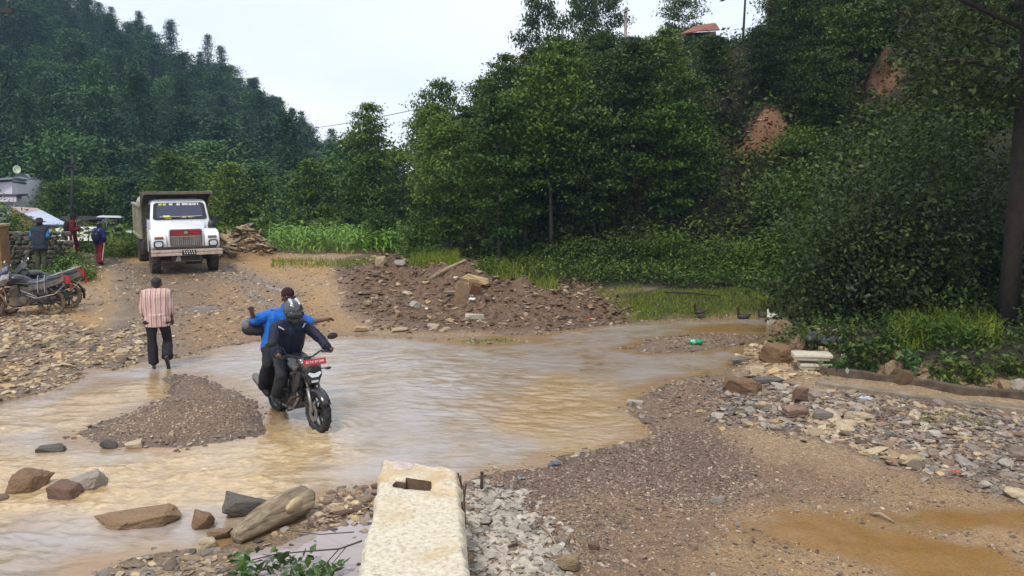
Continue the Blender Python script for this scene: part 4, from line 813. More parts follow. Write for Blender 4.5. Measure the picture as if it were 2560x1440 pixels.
# the leafy mass on the near right: three big shrubs and a tall tree
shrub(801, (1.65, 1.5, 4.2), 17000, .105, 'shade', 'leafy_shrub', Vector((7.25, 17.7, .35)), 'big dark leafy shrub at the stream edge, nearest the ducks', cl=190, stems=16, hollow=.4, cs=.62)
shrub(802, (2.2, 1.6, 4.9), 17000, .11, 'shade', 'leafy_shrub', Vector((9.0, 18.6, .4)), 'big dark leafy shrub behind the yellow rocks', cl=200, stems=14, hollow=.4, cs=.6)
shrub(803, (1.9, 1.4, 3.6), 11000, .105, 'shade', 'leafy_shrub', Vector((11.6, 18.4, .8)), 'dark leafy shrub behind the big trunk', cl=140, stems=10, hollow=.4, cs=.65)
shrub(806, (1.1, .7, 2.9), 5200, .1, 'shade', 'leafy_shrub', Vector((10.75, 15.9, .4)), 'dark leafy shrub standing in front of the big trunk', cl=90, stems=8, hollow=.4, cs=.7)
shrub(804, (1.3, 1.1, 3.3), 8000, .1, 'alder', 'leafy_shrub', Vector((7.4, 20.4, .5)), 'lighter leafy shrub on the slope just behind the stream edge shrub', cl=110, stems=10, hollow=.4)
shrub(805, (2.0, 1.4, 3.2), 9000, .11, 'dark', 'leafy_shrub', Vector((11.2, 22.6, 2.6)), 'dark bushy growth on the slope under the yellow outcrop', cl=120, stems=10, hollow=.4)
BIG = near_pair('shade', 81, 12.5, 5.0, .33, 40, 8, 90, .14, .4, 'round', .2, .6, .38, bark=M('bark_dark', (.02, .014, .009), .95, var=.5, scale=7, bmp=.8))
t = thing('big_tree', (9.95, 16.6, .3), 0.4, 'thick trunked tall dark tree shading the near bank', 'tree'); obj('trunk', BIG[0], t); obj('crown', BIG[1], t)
# ---- undergrowth, one mass nobody could count
def carpet(n, gen, m, leaf, spread, lm, name, label, cat='undergrowth', hgt=.35):
    P = np.array(gen(n)); P = np.concatenate([P, H(P[:, 0], P[:, 1])[:, None]], 1)
    sc = P[:, 3:4] if P.shape[1] > 4 else 1.0
    C = (P[:, None, :3] * np.array([1, 1, 0]) + np.array([0, 0, 1]) * P[:, None, -1:] + rng.normal(size=(len(P), m, 3)) * np.array([spread, spread, spread * .5]) + np.array([0, 0, hgt * .6])).reshape(-1, 3)
    V, Fq = leaves(C, leaf * rng.uniform(.6, 1.4, len(C)), .5, .7, rng, .3)
    return tag(obj(name, mesh(name, V, Fq, [LEAF[lm]])), label, cat, kind='stuff')
def g_slope(n):
    px = rng.uniform(880, 2700, n * 2); y = 25 + 37 * rng.uniform(0, 1, n * 2) ** 1.3; x = (px - 1280) / F * y
    s = sdist(FOOT, x, y, False); ok = s > .2
    for cx, cy, rx, ry in ((9.4, 32.9, 1.1, .8), (13.8, 31.2, .7, .7)): ok &= ((x - cx) / rx) ** 2 + ((y - cy) / ry) ** 2 > 1
    return np.stack([x, y, x * 0], -1)[ok][:n]
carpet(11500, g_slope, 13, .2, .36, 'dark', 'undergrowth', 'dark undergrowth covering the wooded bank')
def g_near(n):
    x = rng.uniform(5.5, 15, n * 3); y = rng.uniform(13, 26, n * 3); ok = (sdist(BANK, x, y) < -.45) & (water_sd(x, y) > .5)
    return np.stack([x, y, x * 0], -1)[ok][:n]
def g_gap(n):
    x = rng.uniform(.4, 9, n * 4); y = rng.uniform(23.3, 28.5, n * 4); ok = (sdist(FOOT, x, y, False) < .6) & (y > 24.3 + .5 * fbm(x * .9, y * .9, 3, 2) - .12 * x * (x > 4)) & (water_sd(x, y) > .6)
    return np.stack([x, y, x * 0], -1)[ok][:n]
carpet(1100, g_gap, 12, .1, .26, 'dark', 'weeds', 'low dark weeds at the foot of the wooded bank', hgt=.3)
carpet(260, g_gap, 10, .1, .2, 'alder', 'weeds', 'scattered lighter weeds at the foot of the wooded bank', hgt=.5)
carpet(1500, g_near, 10, .1, .18, 'dark', 'ground_cover', 'low leaves covering the near shaded bank', hgt=.2)
def g_far(n):
    y = np.sqrt(rng.uniform(60 ** 2, (RD + 8) ** 2, n * 2)); a = rng.uniform(-.7, -.14, n * 2); x = a * y; ok = sdist(FOOT, x, y, False) < -1
    return np.stack([x, y, x * 0], -1)[ok][:n]
carpet(9000, g_far, 14, .55, 1.0, 'floor', 'forest_floor', 'brushwood darkened as shade between the trees of the far hill', hgt=1.6)
def g_val(n):
    px = rng.uniform(-200, 1010, n); y = rng.uniform(37, 60, n); return np.stack([(px - 1280) / F * y, y, y * 0], -1)
carpet(2600, g_val, 10, .3, .5, 'alder', 'valley_scrub', 'green scrub on the valley floor', hgt=.6)
# ---- corn
def corn_mesh(seed):
    r = random.Random(seed); V = []; Fq = []
    def strip(pts, ws, side):
        n0 = len(V)
        for p, w_ in zip(pts, ws): V.extend([tuple(np.array(p) - np.array(side) * w_), tuple(np.array(p) + np.array(side) * w_)])
        for i in range(len(pts) - 1): Fq.append((n0 + 2 * i, n0 + 2 * i + 1, n0 + 2 * i + 3, n0 + 2 * i + 2))
    h = r.uniform(.62, .85)
    for s in ((1, 0, 0), (0, 1, 0)): strip([(0, 0, 0), (0, 0, h)], [.013, .008], s)
    for k in range(9):
        a = k * PI + r.uniform(-.7, .7); z = h * (.15 + .85 * k / 8); l = r.uniform(.36, .55) * (1 - .35 * k / 8)
        dx, dy = math.cos(a), math.sin(a); sd_ = (-dy, dx, .15)
        strip([(dx * l * f, dy * l * f, z + l * (.75 * f - .95 * f * f)) for f in (0, .25, .5, .75, 1)], [.014, .032, .03, .02, .002], sd_)
    return mesh('corn', np.array(V), np.array(Fq), [LEAF['corn']])
CM = [corn_mesh(i) for i in range(7)]
nrow = 0
for row in range(7):
    y = 32.0 + .62 * row
    for px in np.arange(676, 1010 - row * 3, 12.5):
        x = (px + random.uniform(-3, 3) - 1280) / F * y; yy = y + random.uniform(-.1, .1)
        o = obj('corn_plant', random.choice(CM), None, (x, yy, gz(x, yy) - .02), (random.gauss(0, .06), random.gauss(0, .06), random.uniform(0, 6.3))); s_ = random.uniform(.9, 1.2); o.scale = (s_, s_, s_)
        tag(o, 'young green corn plant in the ' + ('front' if row < 3 else 'back') + ' rows of the small field', 'corn', 'corn plants in the small field')
# ---- grass
def blades(regions):
    VS = []
    for pts, n, h0, h1, zpx in regions:
        P = poly(pts, zpx); lo, hi = P.min(0), P.max(0); x = rng.uniform(lo[0], hi[0], n * 3); y = rng.uniform(lo[1], hi[1], n * 3)
        k = (sdist(P, x, y) + .25 * fbm(x * 1.3, y * 1.3, 31, 3) < 0) & (water_sd(x, y) > .08); x, y = x[k][:n], y[k][:n]; z = H(x, y)
        m = len(x); hgt = rng.uniform(h0, h1, m); a = rng.uniform(0, 2 * PI, m); b_ = rng.normal(0, .35, (m, 2)) * hgt[:, None]; w_ = .006 + .012 * hgt
        p0 = np.stack([x, y, z - .01], -1); sd_ = np.stack([np.cos(a), np.sin(a), a * 0], -1) * w_[:, None]
        mid = p0 + np.concatenate([b_ * .35, hgt[:, None] * .6], 1); tip = p0 + np.concatenate([b_, hgt[:, None]], 1)
        VS.append(np.stack([p0 - sd_, p0 + sd_, mid + sd_ * .8, mid - sd_ * .8, tip], 1))
    V = np.concatenate(VS); m = len(V); i0 = (np.arange(m) * 5)[:, None]
    return mesh('grass', V.reshape(-1, 3), [i0 + np.array([[0, 1, 2, 3]]), i0 + np.array([[3, 2, 4]])], [LEAF['grass']])
tag(obj('grass', blades([([(1540, 770), (1660, 744), (1800, 744), (1930, 728), (2120, 735), (2000, 785), (1800, 790), (1640, 802), (1590, 802)], 16000, .03, .09, .1), ([(1230, 712), (1260, 660), (1370, 660), (1400, 730), (1330, 745)], 1100, .12, .5, .3),
    ([(1480, 745), (1600, 735), (1640, 800), (1560, 800)], 900, .06, .16, .1), ([(2220, 880), (2230, 800), (2480, 790), (2520, 870)], 1800, .12, .35, .5), ([(0, 640), (200, 640), (215, 700), (140, 720), (0, 700)], 3000, .06, .2, .4), ([(680, 655), (1140, 655), (1150, 672), (680, 672)], 2600, .06, .2, .4),
    ([(1040, 640), (1140, 640), (1160, 668), (1030, 668)], 1800, .2, .45, .5), ([(1142, 852), (1240, 846), (1330, 851), (1310, 858), (1160, 858)], 300, .02, .07, 0.), ([(250, 600), (360, 600), (360, 660), (250, 660)], 1500, .1, .35, .3), ([(2250, 1040), (2420, 1045), (2500, 1080), (2300, 1085)], 500, .02, .06, 0.)])), 'short green grass on the stream banks', 'grass', kind='stuff')
# ================================================================ vehicles
MUD = (0.22, 0.14, 0.075)
def lettering(txt, size, mat, parent, loc, rot, name='lettering', ext=0.002, sx=1.0):
    cu = bpy.data.curves.new('t', 'FONT'); cu.body = txt; cu.size = size; cu.align_x = 'CENTER'; cu.align_y = 'CENTER'; cu.extrude = ext
    o = bpy.data.objects.new('t', cu); COL.objects.link(o); dg = bpy.context.evaluated_depsgraph_get(); dg.update()
    me = bpy.data.meshes.new_from_object(o.evaluated_get(dg)); bpy.data.objects.remove(o); me.materials.clear(); me.materials.append(mat); me.name = name
    r = obj(name, me, parent, loc, rot); r.scale = (sx, 1, 1); return r
WHITE = M('truck_white', (0.80, 0.82, 0.86), 0.32, var=0.05, dirt=(0.42, 0.34, 0.26), dirt_amt=0.42, dscale=2.2, zd=(0.5, 1.35), coat=0.3)
OLIVE = M('tipper_olive', (0.11, 0.098, 0.062), 0.6, var=0.3, dirt=(0.2, 0.15, 0.09), dirt_amt=0.5, scale=5)
OLIVEL = M('tipper_rail', (0.30, 0.28, 0.20), 0.6, var=0.25, dirt=(0.2, 0.15, 0.09), dirt_amt=0.5, scale=5)
TYRE = M('tyre_muddy', (0.022, 0.02, 0.019), 0.85, dirt=(0.10, 0.06, 0.035), dirt_amt=0.75, dscale=6, bmp=0.3)
BLACK = M('black_plastic', (0.015, 0.015, 0.017), 0.38, var=0.3)
CHAS = M('chassis', (0.03, 0.024, 0.02), 0.75, dirt=(0.09, 0.055, 0.03), dirt_amt=0.6)
CHROME = M('metal_bright', (0.62, 0.62, 0.62), 0.28, 1.0, var=0.1)
STEEL = M('metal_grey', (0.3, 0.29, 0.28), 0.42, 0.8, var=0.2, dirt=MUD, dirt_amt=0.3)
RED = M('red_paint', (0.42, 0.02, 0.018), 0.35, var=0.15)
AMBER = M('amber_lens', (0.55, 0.18, 0.02), 0.2)
GLASSD = M('dark_glass', (0.02, 0.024, 0.035), 0.06, spec=0.8, var=0.1)
LENS = M('lamp_lens', (0.55, 0.58, 0.62), 0.12, var=0.15, spec=0.8)
LETW = M('letter_white', (0.8, 0.8, 0.78), 0.5, var=0.05)
LETY = M('letter_yellow', (0.72, 0.70, 0.12), 0.5, var=0.1)
BUMP = M('bumper_metal', (0.50, 0.40, 0.33), 0.45, 0.1, var=0.2, dirt=(0.2, 0.12, 0.08), dirt_amt=0.4)
def rrect(w_, h, r, n=4, cx=0, cy=0):
    pts = []
    for sx, sy, a0 in ((1, 1, 0), (-1, 1, 90), (-1, -1, 180), (1, -1, 270)):
        for k in range(n + 1):
            a = math.radians(a0 + 90 * k / n); pts.append((cx + sx * (w_ / 2 - r) + r * math.cos(a), cy + sy * (h / 2 - r) + r * math.sin(a)))
    return pts
def glyphs(b, x0, x1, y0, h, r, head=True, depth=(0.0, 0.004)):
    """marks of a hand painted headline script: hanging bar, stems and bowls, gaps between words (XZ plane)"""
    x = x0
    while x < x1 - .02:
        wl_ = min(r.uniform(.07, .2), x1 - x)
        if head: b.box((x + wl_ / 2, -(depth[0] + depth[1]) / 2, y0 + h * .92), (wl_, depth[1], h * .16))
        q = x + .012
        while q < x + wl_ - .01:
            b.box((q + .014, -depth[1] / 2 - .0005, y0 + h * .45), (.01, depth[1], h * .85)); b.lathe([(h * .1, -depth[1]), (h * .26, -depth[1]), (h * .26, 0), (h * .1, 0)], 'Y', 8, (q, 0, y0 + h * r.uniform(.35, .6)), True); q += r.uniform(.028, .042)
        x += wl_ + r.uniform(.02, .04)
def wheel(parent, name, c, r, w_, rim_r, mat_t, mat_r, axis='X', dual=False, spokes=0, hubr=.08):
    wobj = bpy.data.objects.new(name, None); COL.objects.link(wobj); wobj.parent = parent; wobj.location = c; wobj.empty_display_size = .1
    t = B(); prof = [(rim_r, -w_ * .42), (r * .93, -w_ * .5), (r * .985, -w_ * .42), (r, -w_ * .2), (r, w_ * .2), (r * .985, w_ * .42), (r * .93, w_ * .5), (rim_r, w_ * .42)]
    t.lathe(prof, axis, 36, closed=True)
    nb = 30 if w_ > .2 else 22
    for k in range(nb):                                     # tread blocks
        a = 2 * PI * k / nb; off = (k % 2 - .5) * w_ * .4
        cc = {'X': (off, r * math.cos(a), r * math.sin(a)), 'Y': (r * math.cos(a), off, r * math.sin(a))}[axis]
        rot = {'X': (a, 0, 0), 'Y': (0, -a, 0)}[axis]; s_ = {'X': (w_ * .42, .03, r * .09), 'Y': (.022, w_ * .42, r * .12)}[axis]
        t.box(cc, s_, rot)
    t.build('tyre', [mat_t], wobj, True)
    m = B()
    if spokes:
        m.lathe([(rim_r, -w_ * .36), (rim_r + .012, -w_ * .36), (rim_r + .012, w_ * .36), (rim_r, w_ * .36), (rim_r - .02, 0)], axis, 32, closed=True)
        m.lathe([(.0, -w_ * .5), (hubr * .6, -w_ * .5), (hubr * .6, w_ * .5), (0, w_ * .5)], axis, 14)
        for k in range(spokes):
            a = 2 * PI * k / spokes; 
            for da in (-.1, .1): m.tube([(hubr * .5 * math.cos(a), 0, hubr * .5 * math.sin(a)), (rim_r * math.cos(a + da), 0, rim_r * math.sin(a + da))], [.016, .011], 6)
    else:
        m.lathe([(0.0, -w_ * .1), (rim_r * .45, -w_ * .16), (rim_r * .5, w_ * .02), (rim_r * .85, w_ * .02), (rim_r * .92, -w_ * .4), (rim_r * 1.01, -w_ * .42), (rim_r * 1.01, w_ * .42), (rim_r * .92, w_ * .4), (rim_r * .85, -w_ * .0), (0, 0)], axis, 28)
        for k in range(8): a = k * PI / 4; m.lathe([(0, -.03), (.018, -.03), (.018, .03), (0, .03)], axis, 6, {'X': (0, rim_r * .62 * math.cos(a), rim_r * .62 * math.sin(a)), 'Y': (rim_r * .62 * math.cos(a), 0, rim_r * .62 * math.sin(a))}[axis])
        m.lathe([(0, -w_ * .42), (hubr, -w_ * .4), (hubr * 1.3, -w_ * .05), (hubr * 1.3, w_ * .05), (hubr, w_ * .4), (0, w_ * .42)], axis, 14)
    m.build('rim', [mat_r], wobj, True); return wobj
# ---------------------------------------------------------------- dump truck (faces -y in its own frame)
tp = G(462, 684)
TR = math.radians(28)
truck = thing('dump_truck', (tp.x - math.sin(TR) * 0.9, tp.y + math.cos(TR) * 0.55 - .1, tp.z - .02), TR, 'white nosed dump truck with olive tipper body coming up the dirt road', 'truck')
truck.location.x = tp.x + .24; truck.location.y = tp.y - .3; truck.scale = (.94, .94, .94)
def tb(): return B()
# cab with a roof and pillars round the openings
c = tb()
c.loft([[(x, y, z) for x, y in ((-wx, y0), (wx, y0), (wx, y1), (-wx, y1))] for wx, y0, y1, z in ((.97, 1.5, 2.9, .78), (.97, 1.5, 2.9, 1.76), (.89, 1.76, 2.86, 2.36), (.84, 1.86, 2.8, 2.45), (.70, 2.0, 2.7, 2.49))])
cab = c.build('cab', [WHITE], truck, True, bevel=.045)
def ws(u, v, off=0.0):                                      # a point on the sloping windscreen: u across, v 0..1 up it
    z = 1.80 + .54 * v; y = 1.5 + .26 * (z - 1.76) / .6
    return (u, y - off * .92, z + off * .4)
def wsplate(bb, outline, o0, o1):
    n = len(outline); V = [ws(u, v, o) for o in (o0, o1) for u, v in outline]
    bb.add(V, [tuple(range(n)), tuple(range(2 * n - 1, n - 1, -1))] + [(i, n + i, n + (i + 1) % n, (i + 1) % n) for i in range(n)])
def wout(k, sc=1.0): return [(x * (1.0 - .07 * (y + .5)) * sc, .5 + y) for x, y in rrect(1.7 * k, 1.02 * k, .13, 5)]
b_ = tb(); wsplate(b_, wout(1.04), -.01, .035); wf = b_.build('windscreen', [BLACK], truck)
b_ = tb(); wsplate(b_, wout(.9), .03, .04); b_.build('pane', [M('windscreen_glass', (0.03, 0.036, 0.075), 0.05, spec=0.8, var=.15)], wf)
rr_ = random.Random(4)
for (x0, x1), mt in (((-.66, -.42), LETY), ((-.32, -.2), LETW), ((-.08, .04), LETW), ((.1, .64), LETW)):
    g_ = tb(); glyphs(g_, x0, x1, 0, .085, rr_); V = np.concatenate(g_.V); fs = [np.array(f) for f in g_.F.values()]
    V2 = np.array([ws(p[0], .84 + p[2] / .62, .042 - p[1]) for p in V]); obj('lettering', mesh('lettering', V2, fs, [mt]), wf)
b_ = tb()
for u0, u1, v0, v1 in ((-.55, -.33, .13, .22), (-.5, -.28, .03, .11), (.02, .2, .05, .12), (.26, .5, .05, .13)): wsplate(b_, [(u0, v0), (u1, v0), (u1, v1), (u0, v1)], .04, .044)
b_.build('sticker', [LETY], wf)
b_ = tb(); wsplate(b_, [(-.66, .14), (.72, .155), (.72, .17), (-.66, .155)], .04, .043); b_.build('dash_strip', [LETW], wf)
for x in (-.36, .3):
    b_ = tb(); b_.tube([ws(x, -.04, .05), ws(x + .12, .06, .06), ws(x + .42, .12, .055)], .011, 6); b_.tube([ws(x - .3, .04, .05), ws(x + .42, .13, .05)], .012, 6); b_.build('wiper', [BLACK], truck)
for s in (-1, 1):                                           # doors with a dark window
    b_ = tb(); b_.add([(s * .975, 1.66, .85), (s * .975, 2.72, .85), (s * .975, 2.72, 1.72), (s * .975, 1.66, 1.72), (s * 1.0, 1.66, .85), (s * 1.0, 2.72, .85), (s * 1.0, 2.72, 1.72), (s * 1.0, 1.66, 1.72)], [(0, 1, 2, 3), (7, 6, 5, 4), (0, 4, 5, 1), (1, 5, 6, 2), (2, 6, 7, 3), (3, 7, 4, 0)])
    dr = b_.build('door', [WHITE], truck, bevel=.015)
    sl = lambda z: .985 - .08 * (z - 1.76) / .6
    b_ = tb(); b_.add([(s * (sl(z) + o), y, z) for o in (0, .012) for y, z in ((1.7, 1.8), (2.68, 1.8), (2.62, 2.3), (1.86, 2.3))], [(0, 1, 2, 3), (7, 6, 5, 4), (0, 4, 5, 1), (1, 5, 6, 2), (2, 6, 7, 3), (3, 7, 4, 0)]); b_.build('window', [GLASSD], dr)
    b_ = tb(); b_.box((s * 1.01, 2.55, 1.5), (.03, .16, .035)); b_.build('handle', [BLACK], dr)
    b_ = tb(); b_.tube([(s * .96, 1.62, 1.9), (s * 1.16, 1.5, 1.96), (s * 1.16, 1.5, 1.62)], .012, 6); mr = b_.build('mirror_arm', [BLACK], truck)
    b_ = tb(); b_.box((s * 1.16, 1.49, 1.76), (.16, .04, .26)); b_.build('mirror', [BLACK], mr, bevel=.015)
    b_ = tb(); b_.ell((s * .68, 1.98, 2.50), (.06, .05, .04)); b_.build('marker_lamp', [BLACK], truck, True)
# bonnet
c = tb(); rings = []
for y, w_, zt, z0 in ((.27, .55, 1.50, .90), (.32, .60, 1.57, .90), (.6, .66, 1.62, .92), (1.1, .76, 1.68, .95), (1.56, .86, 1.76, 1.0)):
    rings.append([(-w_, y, z0), (-w_, y, zt - .25), (-w_ * .94, y, zt - .12), (-w_ * .72, y, zt - .045), (0, y, zt), (w_ * .72, y, zt - .045), (w_ * .94, y, zt - .12), (w_, y, zt - .25), (w_, y, z0)])
c.loft(rings); c.build('bonnet', [WHITE], truck, True, bevel=.02)
# grille: surround, dark back, bars, red band and badge
b_ = tb(); b_.prism(rrect(1.06, .60, .07, 4, 0, 1.245), .20, .285, 'Y'); gr = b_.build('grille', [M('grille_surround', (0.55, 0.50, 0.50), .4, .2)], truck, bevel=.01)
b_ = tb(); b_.prism(rrect(1.0, .55, .06, 4, 0, 1.245), .18, .21, 'Y'); b_.build('grille_back', [M('grille_dark', (0.05, 0.045, 0.045), .7)], gr)
b_ = tb()
for i in range(9): b_.box((0, .185, 1.005 + i * .034), (.94, .022, .012))
for i in range(15): b_.box((-.44 + i * .0629, .18, 1.14), (.012 if i not in (3, 11) else .022, .022, .30))
b_.box((0, .182, 1.30), (.96, .03, .025)); b_.build('grille_bars', [M('grille_metal', (0.36, 0.33, 0.31), .45, .7)], gr)
b_ = tb()
for z in (1.36, 1.415, 1.475): b_.box((-.255, .178, z), (.42, .03, .03)); b_.box((.255, .178, z), (.42, .03, .03))
b_.build('red_bar', [RED], gr)
b_ = tb(); b_.lathe([(.035, .155), (.05, .155), (.05, .175), (.035, .175)], 'Y', 20, (0, 0, 1.42), True); b_.box((0, .163, 1.425), (.06, .012, .014)); b_.box((0, .163, 1.405), (.014, .012, .045)); b_.build('badge', [CHROME], gr)
b_ = tb(); b_.prism(rrect(.2, .075, .03, 3, 0, 1.225), .155, .18, 'Y'); b_.build('badge_plate', [M('badge_dark', (0.07, 0.06, 0.035), .5)], gr)
b_ = tb(); b_.box((-.03, .152, 1.225), (.05, .008, .018)); b_.box((.03, .152, 1.225), (.04, .008, .03)); b_.build('badge_mark', [M('badge_gold', (.45, .36, .2), .4)], gr)
for s in (-1, 1):
    # front wing with its wheel arch
    c = tb(); arch = [(1.02 + .62 * math.cos(math.radians(a)), .53 + .62 * math.sin(math.radians(a))) for a in range(14, 167, 14)]
    out = [(.24, .93), (.22, 1.2), (.30, 1.36), (.48, 1.45), (.9, 1.50), (1.4, 1.44), (1.72, 1.2), (1.78, .70)] + arch + [(.4, .80)]
    c.prism([(y, z) for y, z in out], s * .60, s * 1.08, 'X'); wg = c.build('front_wing', [WHITE], truck, True, bevel=.05)
    b_ = tb(); b_.prism(rrect(.30, .24, .07, 4, s * .86, 1.045), .19, .25, 'Y'); hl = b_.build('headlight', [BLACK], truck)
    b_ = tb(); b_.prism(rrect(.22, .15, .05, 4, s * .86, 1.05), .175, .2, 'Y'); b_.build('lens', [LENS], hl)
    b_ = tb(); b_.box((s * .84, .222, 1.255), (.27, .03, .075)); il = b_.build('indicator', [BLACK], truck)
    b_ = tb()
    for k in range(4): b_.box((s * .84 - .09 + k * .06, .205, 1.255), (.03, .01, .04))
    b_.build('lens', [AMBER if s < 0 else M('lens_pale', (.5, .36, .33), .2)], il)
    b_ = tb(); b_.lathe([(0, 0), (.11, .02), (.13, .12), (.1, .26), (0, .3)], 'Z', 14, (s * .98, 1.2, 1.46)); b_.build('filter_bowl', [BLACK], truck, True) if s > 0 else None
    wheel(truck, 'front_wheel', (s * .93, 1.02, .50), .50, .29, .28, TYRE, CHAS)
    wheel(truck, 'rear_wheel', (s * .86, 4.95, .50), .50, .58, .28, TYRE, CHAS)
# bumper and plate
b_ = tb(); b_.box((0, .06, .82), (2.24, .12, .09)); b_.box((0, .05, .715), (2.24, .12, .09)); b_.box((0, .09, .765), (2.2, .09, .03)); bu = b_.build('bumper', [BUMP], truck, bevel=.012)
b_ = tb(); b_.box((.05, -.022, .765), (.44, .02, .16)); np_ = b_.build('number_plate', [BLACK], truck, bevel=.01)
g_ = tb(); r5 = random.Random(3)
for k in range(5): g_.box((-.1 + k * .075, -.036, .80), (.02 + .02 * r5.random(), .006, .045)); g_.box((-.1 + k * .075 + .02, -.036, .735), (.022, .006, .045), (0, r5.uniform(-.6, .6), 0))
g_.build('lettering', [LETW], np_)
b_ = tb(); b_.box((0, .4, .9), (1.9, .5, .1)); b_.box((0, .2, .55), (.98, .14, .2)); b_.box((0, 3.6, .78), (.86, 5.6, .22)); b_.tube([(-.9, 1.02, .5), (.9, 1.02, .5)], .07); b_.tube([(-.9, 4.95, .5), (.9, 4.95, .5)], .1); b_.ell((0, 4.95, .5), (.24, .2, .22)); b_.box((-.45, 1.0, .62), (.16, .9, .08)); b_.box((.45, 1.0, .62), (.16, .9, .08)); b_.box((.3, .95, .36), (.5, .3, .14)); b_.build('chassis', [CHAS], truck)
b_ = tb(); b_.tube([(-.45, .13, .66), (-.45, .12, .47), (.42, .12, .47), (.42, .13, .66)], .018, 8); b_.build('front_guard', [OLIVE], truck)
b_ = tb(); b_.prism([(-.38, .48), (-.2, .48), (-.22, .66), (-.3, .66)], .11, .125, 'Y'); b_.build('mud_flap', [M('dirty_rag', (.35, .33, .3), .8)], truck)
b_ = tb(); b_.box((-.95, 3.2, .82), (.4, .6, .4)); b_.build('fuel_tank', [CHAS], truck, bevel=.05)
# tipper body
c = tb()
c.box((0, 4.75, 1.08), (2.16, 3.5, .12)); 
for s in (-1, 1): c.box((s * 1.1, 4.8, 1.66), (.05, 3.4, 1.1))
c.box((0, 3.06, 1.86), (2.2, .05, 1.64)); c.box((0, 6.5, 1.62), (2.2, .05, 1.02)); bd = c.build('tipper_body', [OLIVE], truck, bevel=.008)
for s in (-1, 1):
    b_ = tb(); b_.box((s * 1.15, 4.8, 2.22), (.12, 3.5, .09)); b_.box((s * 1.15, 4.8, 1.09), (.12, 3.5, .1)); b_.build('side_rail', [OLIVEL], bd, bevel=.01)
    for k in range(6): b_ = tb(); b_.box((s * 1.145, 3.22 + k * .66, 1.65), (.07, .1, 1.06)); b_.build('side_rib', [OLIVEL], bd, bevel=.008)
    b_ = tb(); b_.prism([(3.04, 1.1), (3.04, 2.62), (2.55, 2.62), (2.94, 2.2), (2.96, 1.1)], s * 1.10, s * 1.14, 'X'); b_.build('headboard_post', [OLIVE], bd)
c = tb(); c.loft([[(x, y, z + dz) for x, dz in ((-1.13, 0), (1.13, 0), (1.13, .06), (-1.13, .06))] for y, z in ((1.72, 2.70), (2.4, 2.66), (3.08, 2.63))]); c.box((0, 1.72, 2.705), (2.28, .06, .10)); cn = c.build('cab_shield', [OLIVE], bd, bevel=.01)
for s in (-1, 1): b_ = tb(); b_.prism([(1.75, 2.69), (3.05, 2.62), (3.05, 2.15), (2.6, 2.42)], s * 1.08, s * 1.115, 'X'); b_.build('shield_gusset', [OLIVE], bd)
b_ = tb(); b_.ell((-1.06, 3.55, 2.36), (.17, .3, .2)); b_.ell((-1.02, 3.9, 2.34), (.2, .3, .17)); 
obj_ = b_.blend('tarpaulin', [M('tarp_grey', (.35, .34, .34), .7, var=.4, scale=6)], bd, .03, 2, .05, 5)
# ---------------------------------------------------------------- motorcycles (front towards +x in their own frame)
PBLK = M('bike_black', (0.018, 0.018, 0.022), 0.22, var=0.3, dirt=MUD, dirt_amt=0.2, coat=.4)
PBLUE = M('bike_dark_blue', (0.035, 0.04, 0.10), 0.25, var=0.2, coat=.4, dirt=MUD, dirt_amt=.12)
PSIL = M('bike_silver', (0.42, 0.41, 0.40), 0.35, .5, var=0.15, dirt=MUD, dirt_amt=.4)
SEATM = M('bike_seat', (0.028, 0.033, 0.05), 0.42, var=0.25, bmp=.1)
ENG = M('bike_engine', (0.06, 0.055, 0.05), 0.55, .5, var=0.3, dirt=MUD, dirt_amt=.35)
ENGM = M('bike_engine_muddy', (0.07, 0.06, 0.05), 0.6, .3, var=0.3, dirt=(.26, .18, .10), dirt_amt=.75)
REDL = M('tail_lens', (0.35, 0.012, 0.012), 0.15)
PLATER = M('plate_red', (0.40, 0.012, 0.02), 0.4, var=.1)
MIRR = M('mirror_glass', (0.8, 0.82, 0.85), 0.05, 1.0, var=.02)
BTYRE = M('bike_tyre', (0.016, 0.016, 0.017), 0.75, dirt=(.16, .1, .055), dirt_amt=.25, dscale=9, bmp=.2)
BTYREM = M('bike_tyre_muddy', (0.03, 0.026, 0.02), 0.85, dirt=(.26, .17, .09), dirt_amt=.85, dscale=8, bmp=.2)
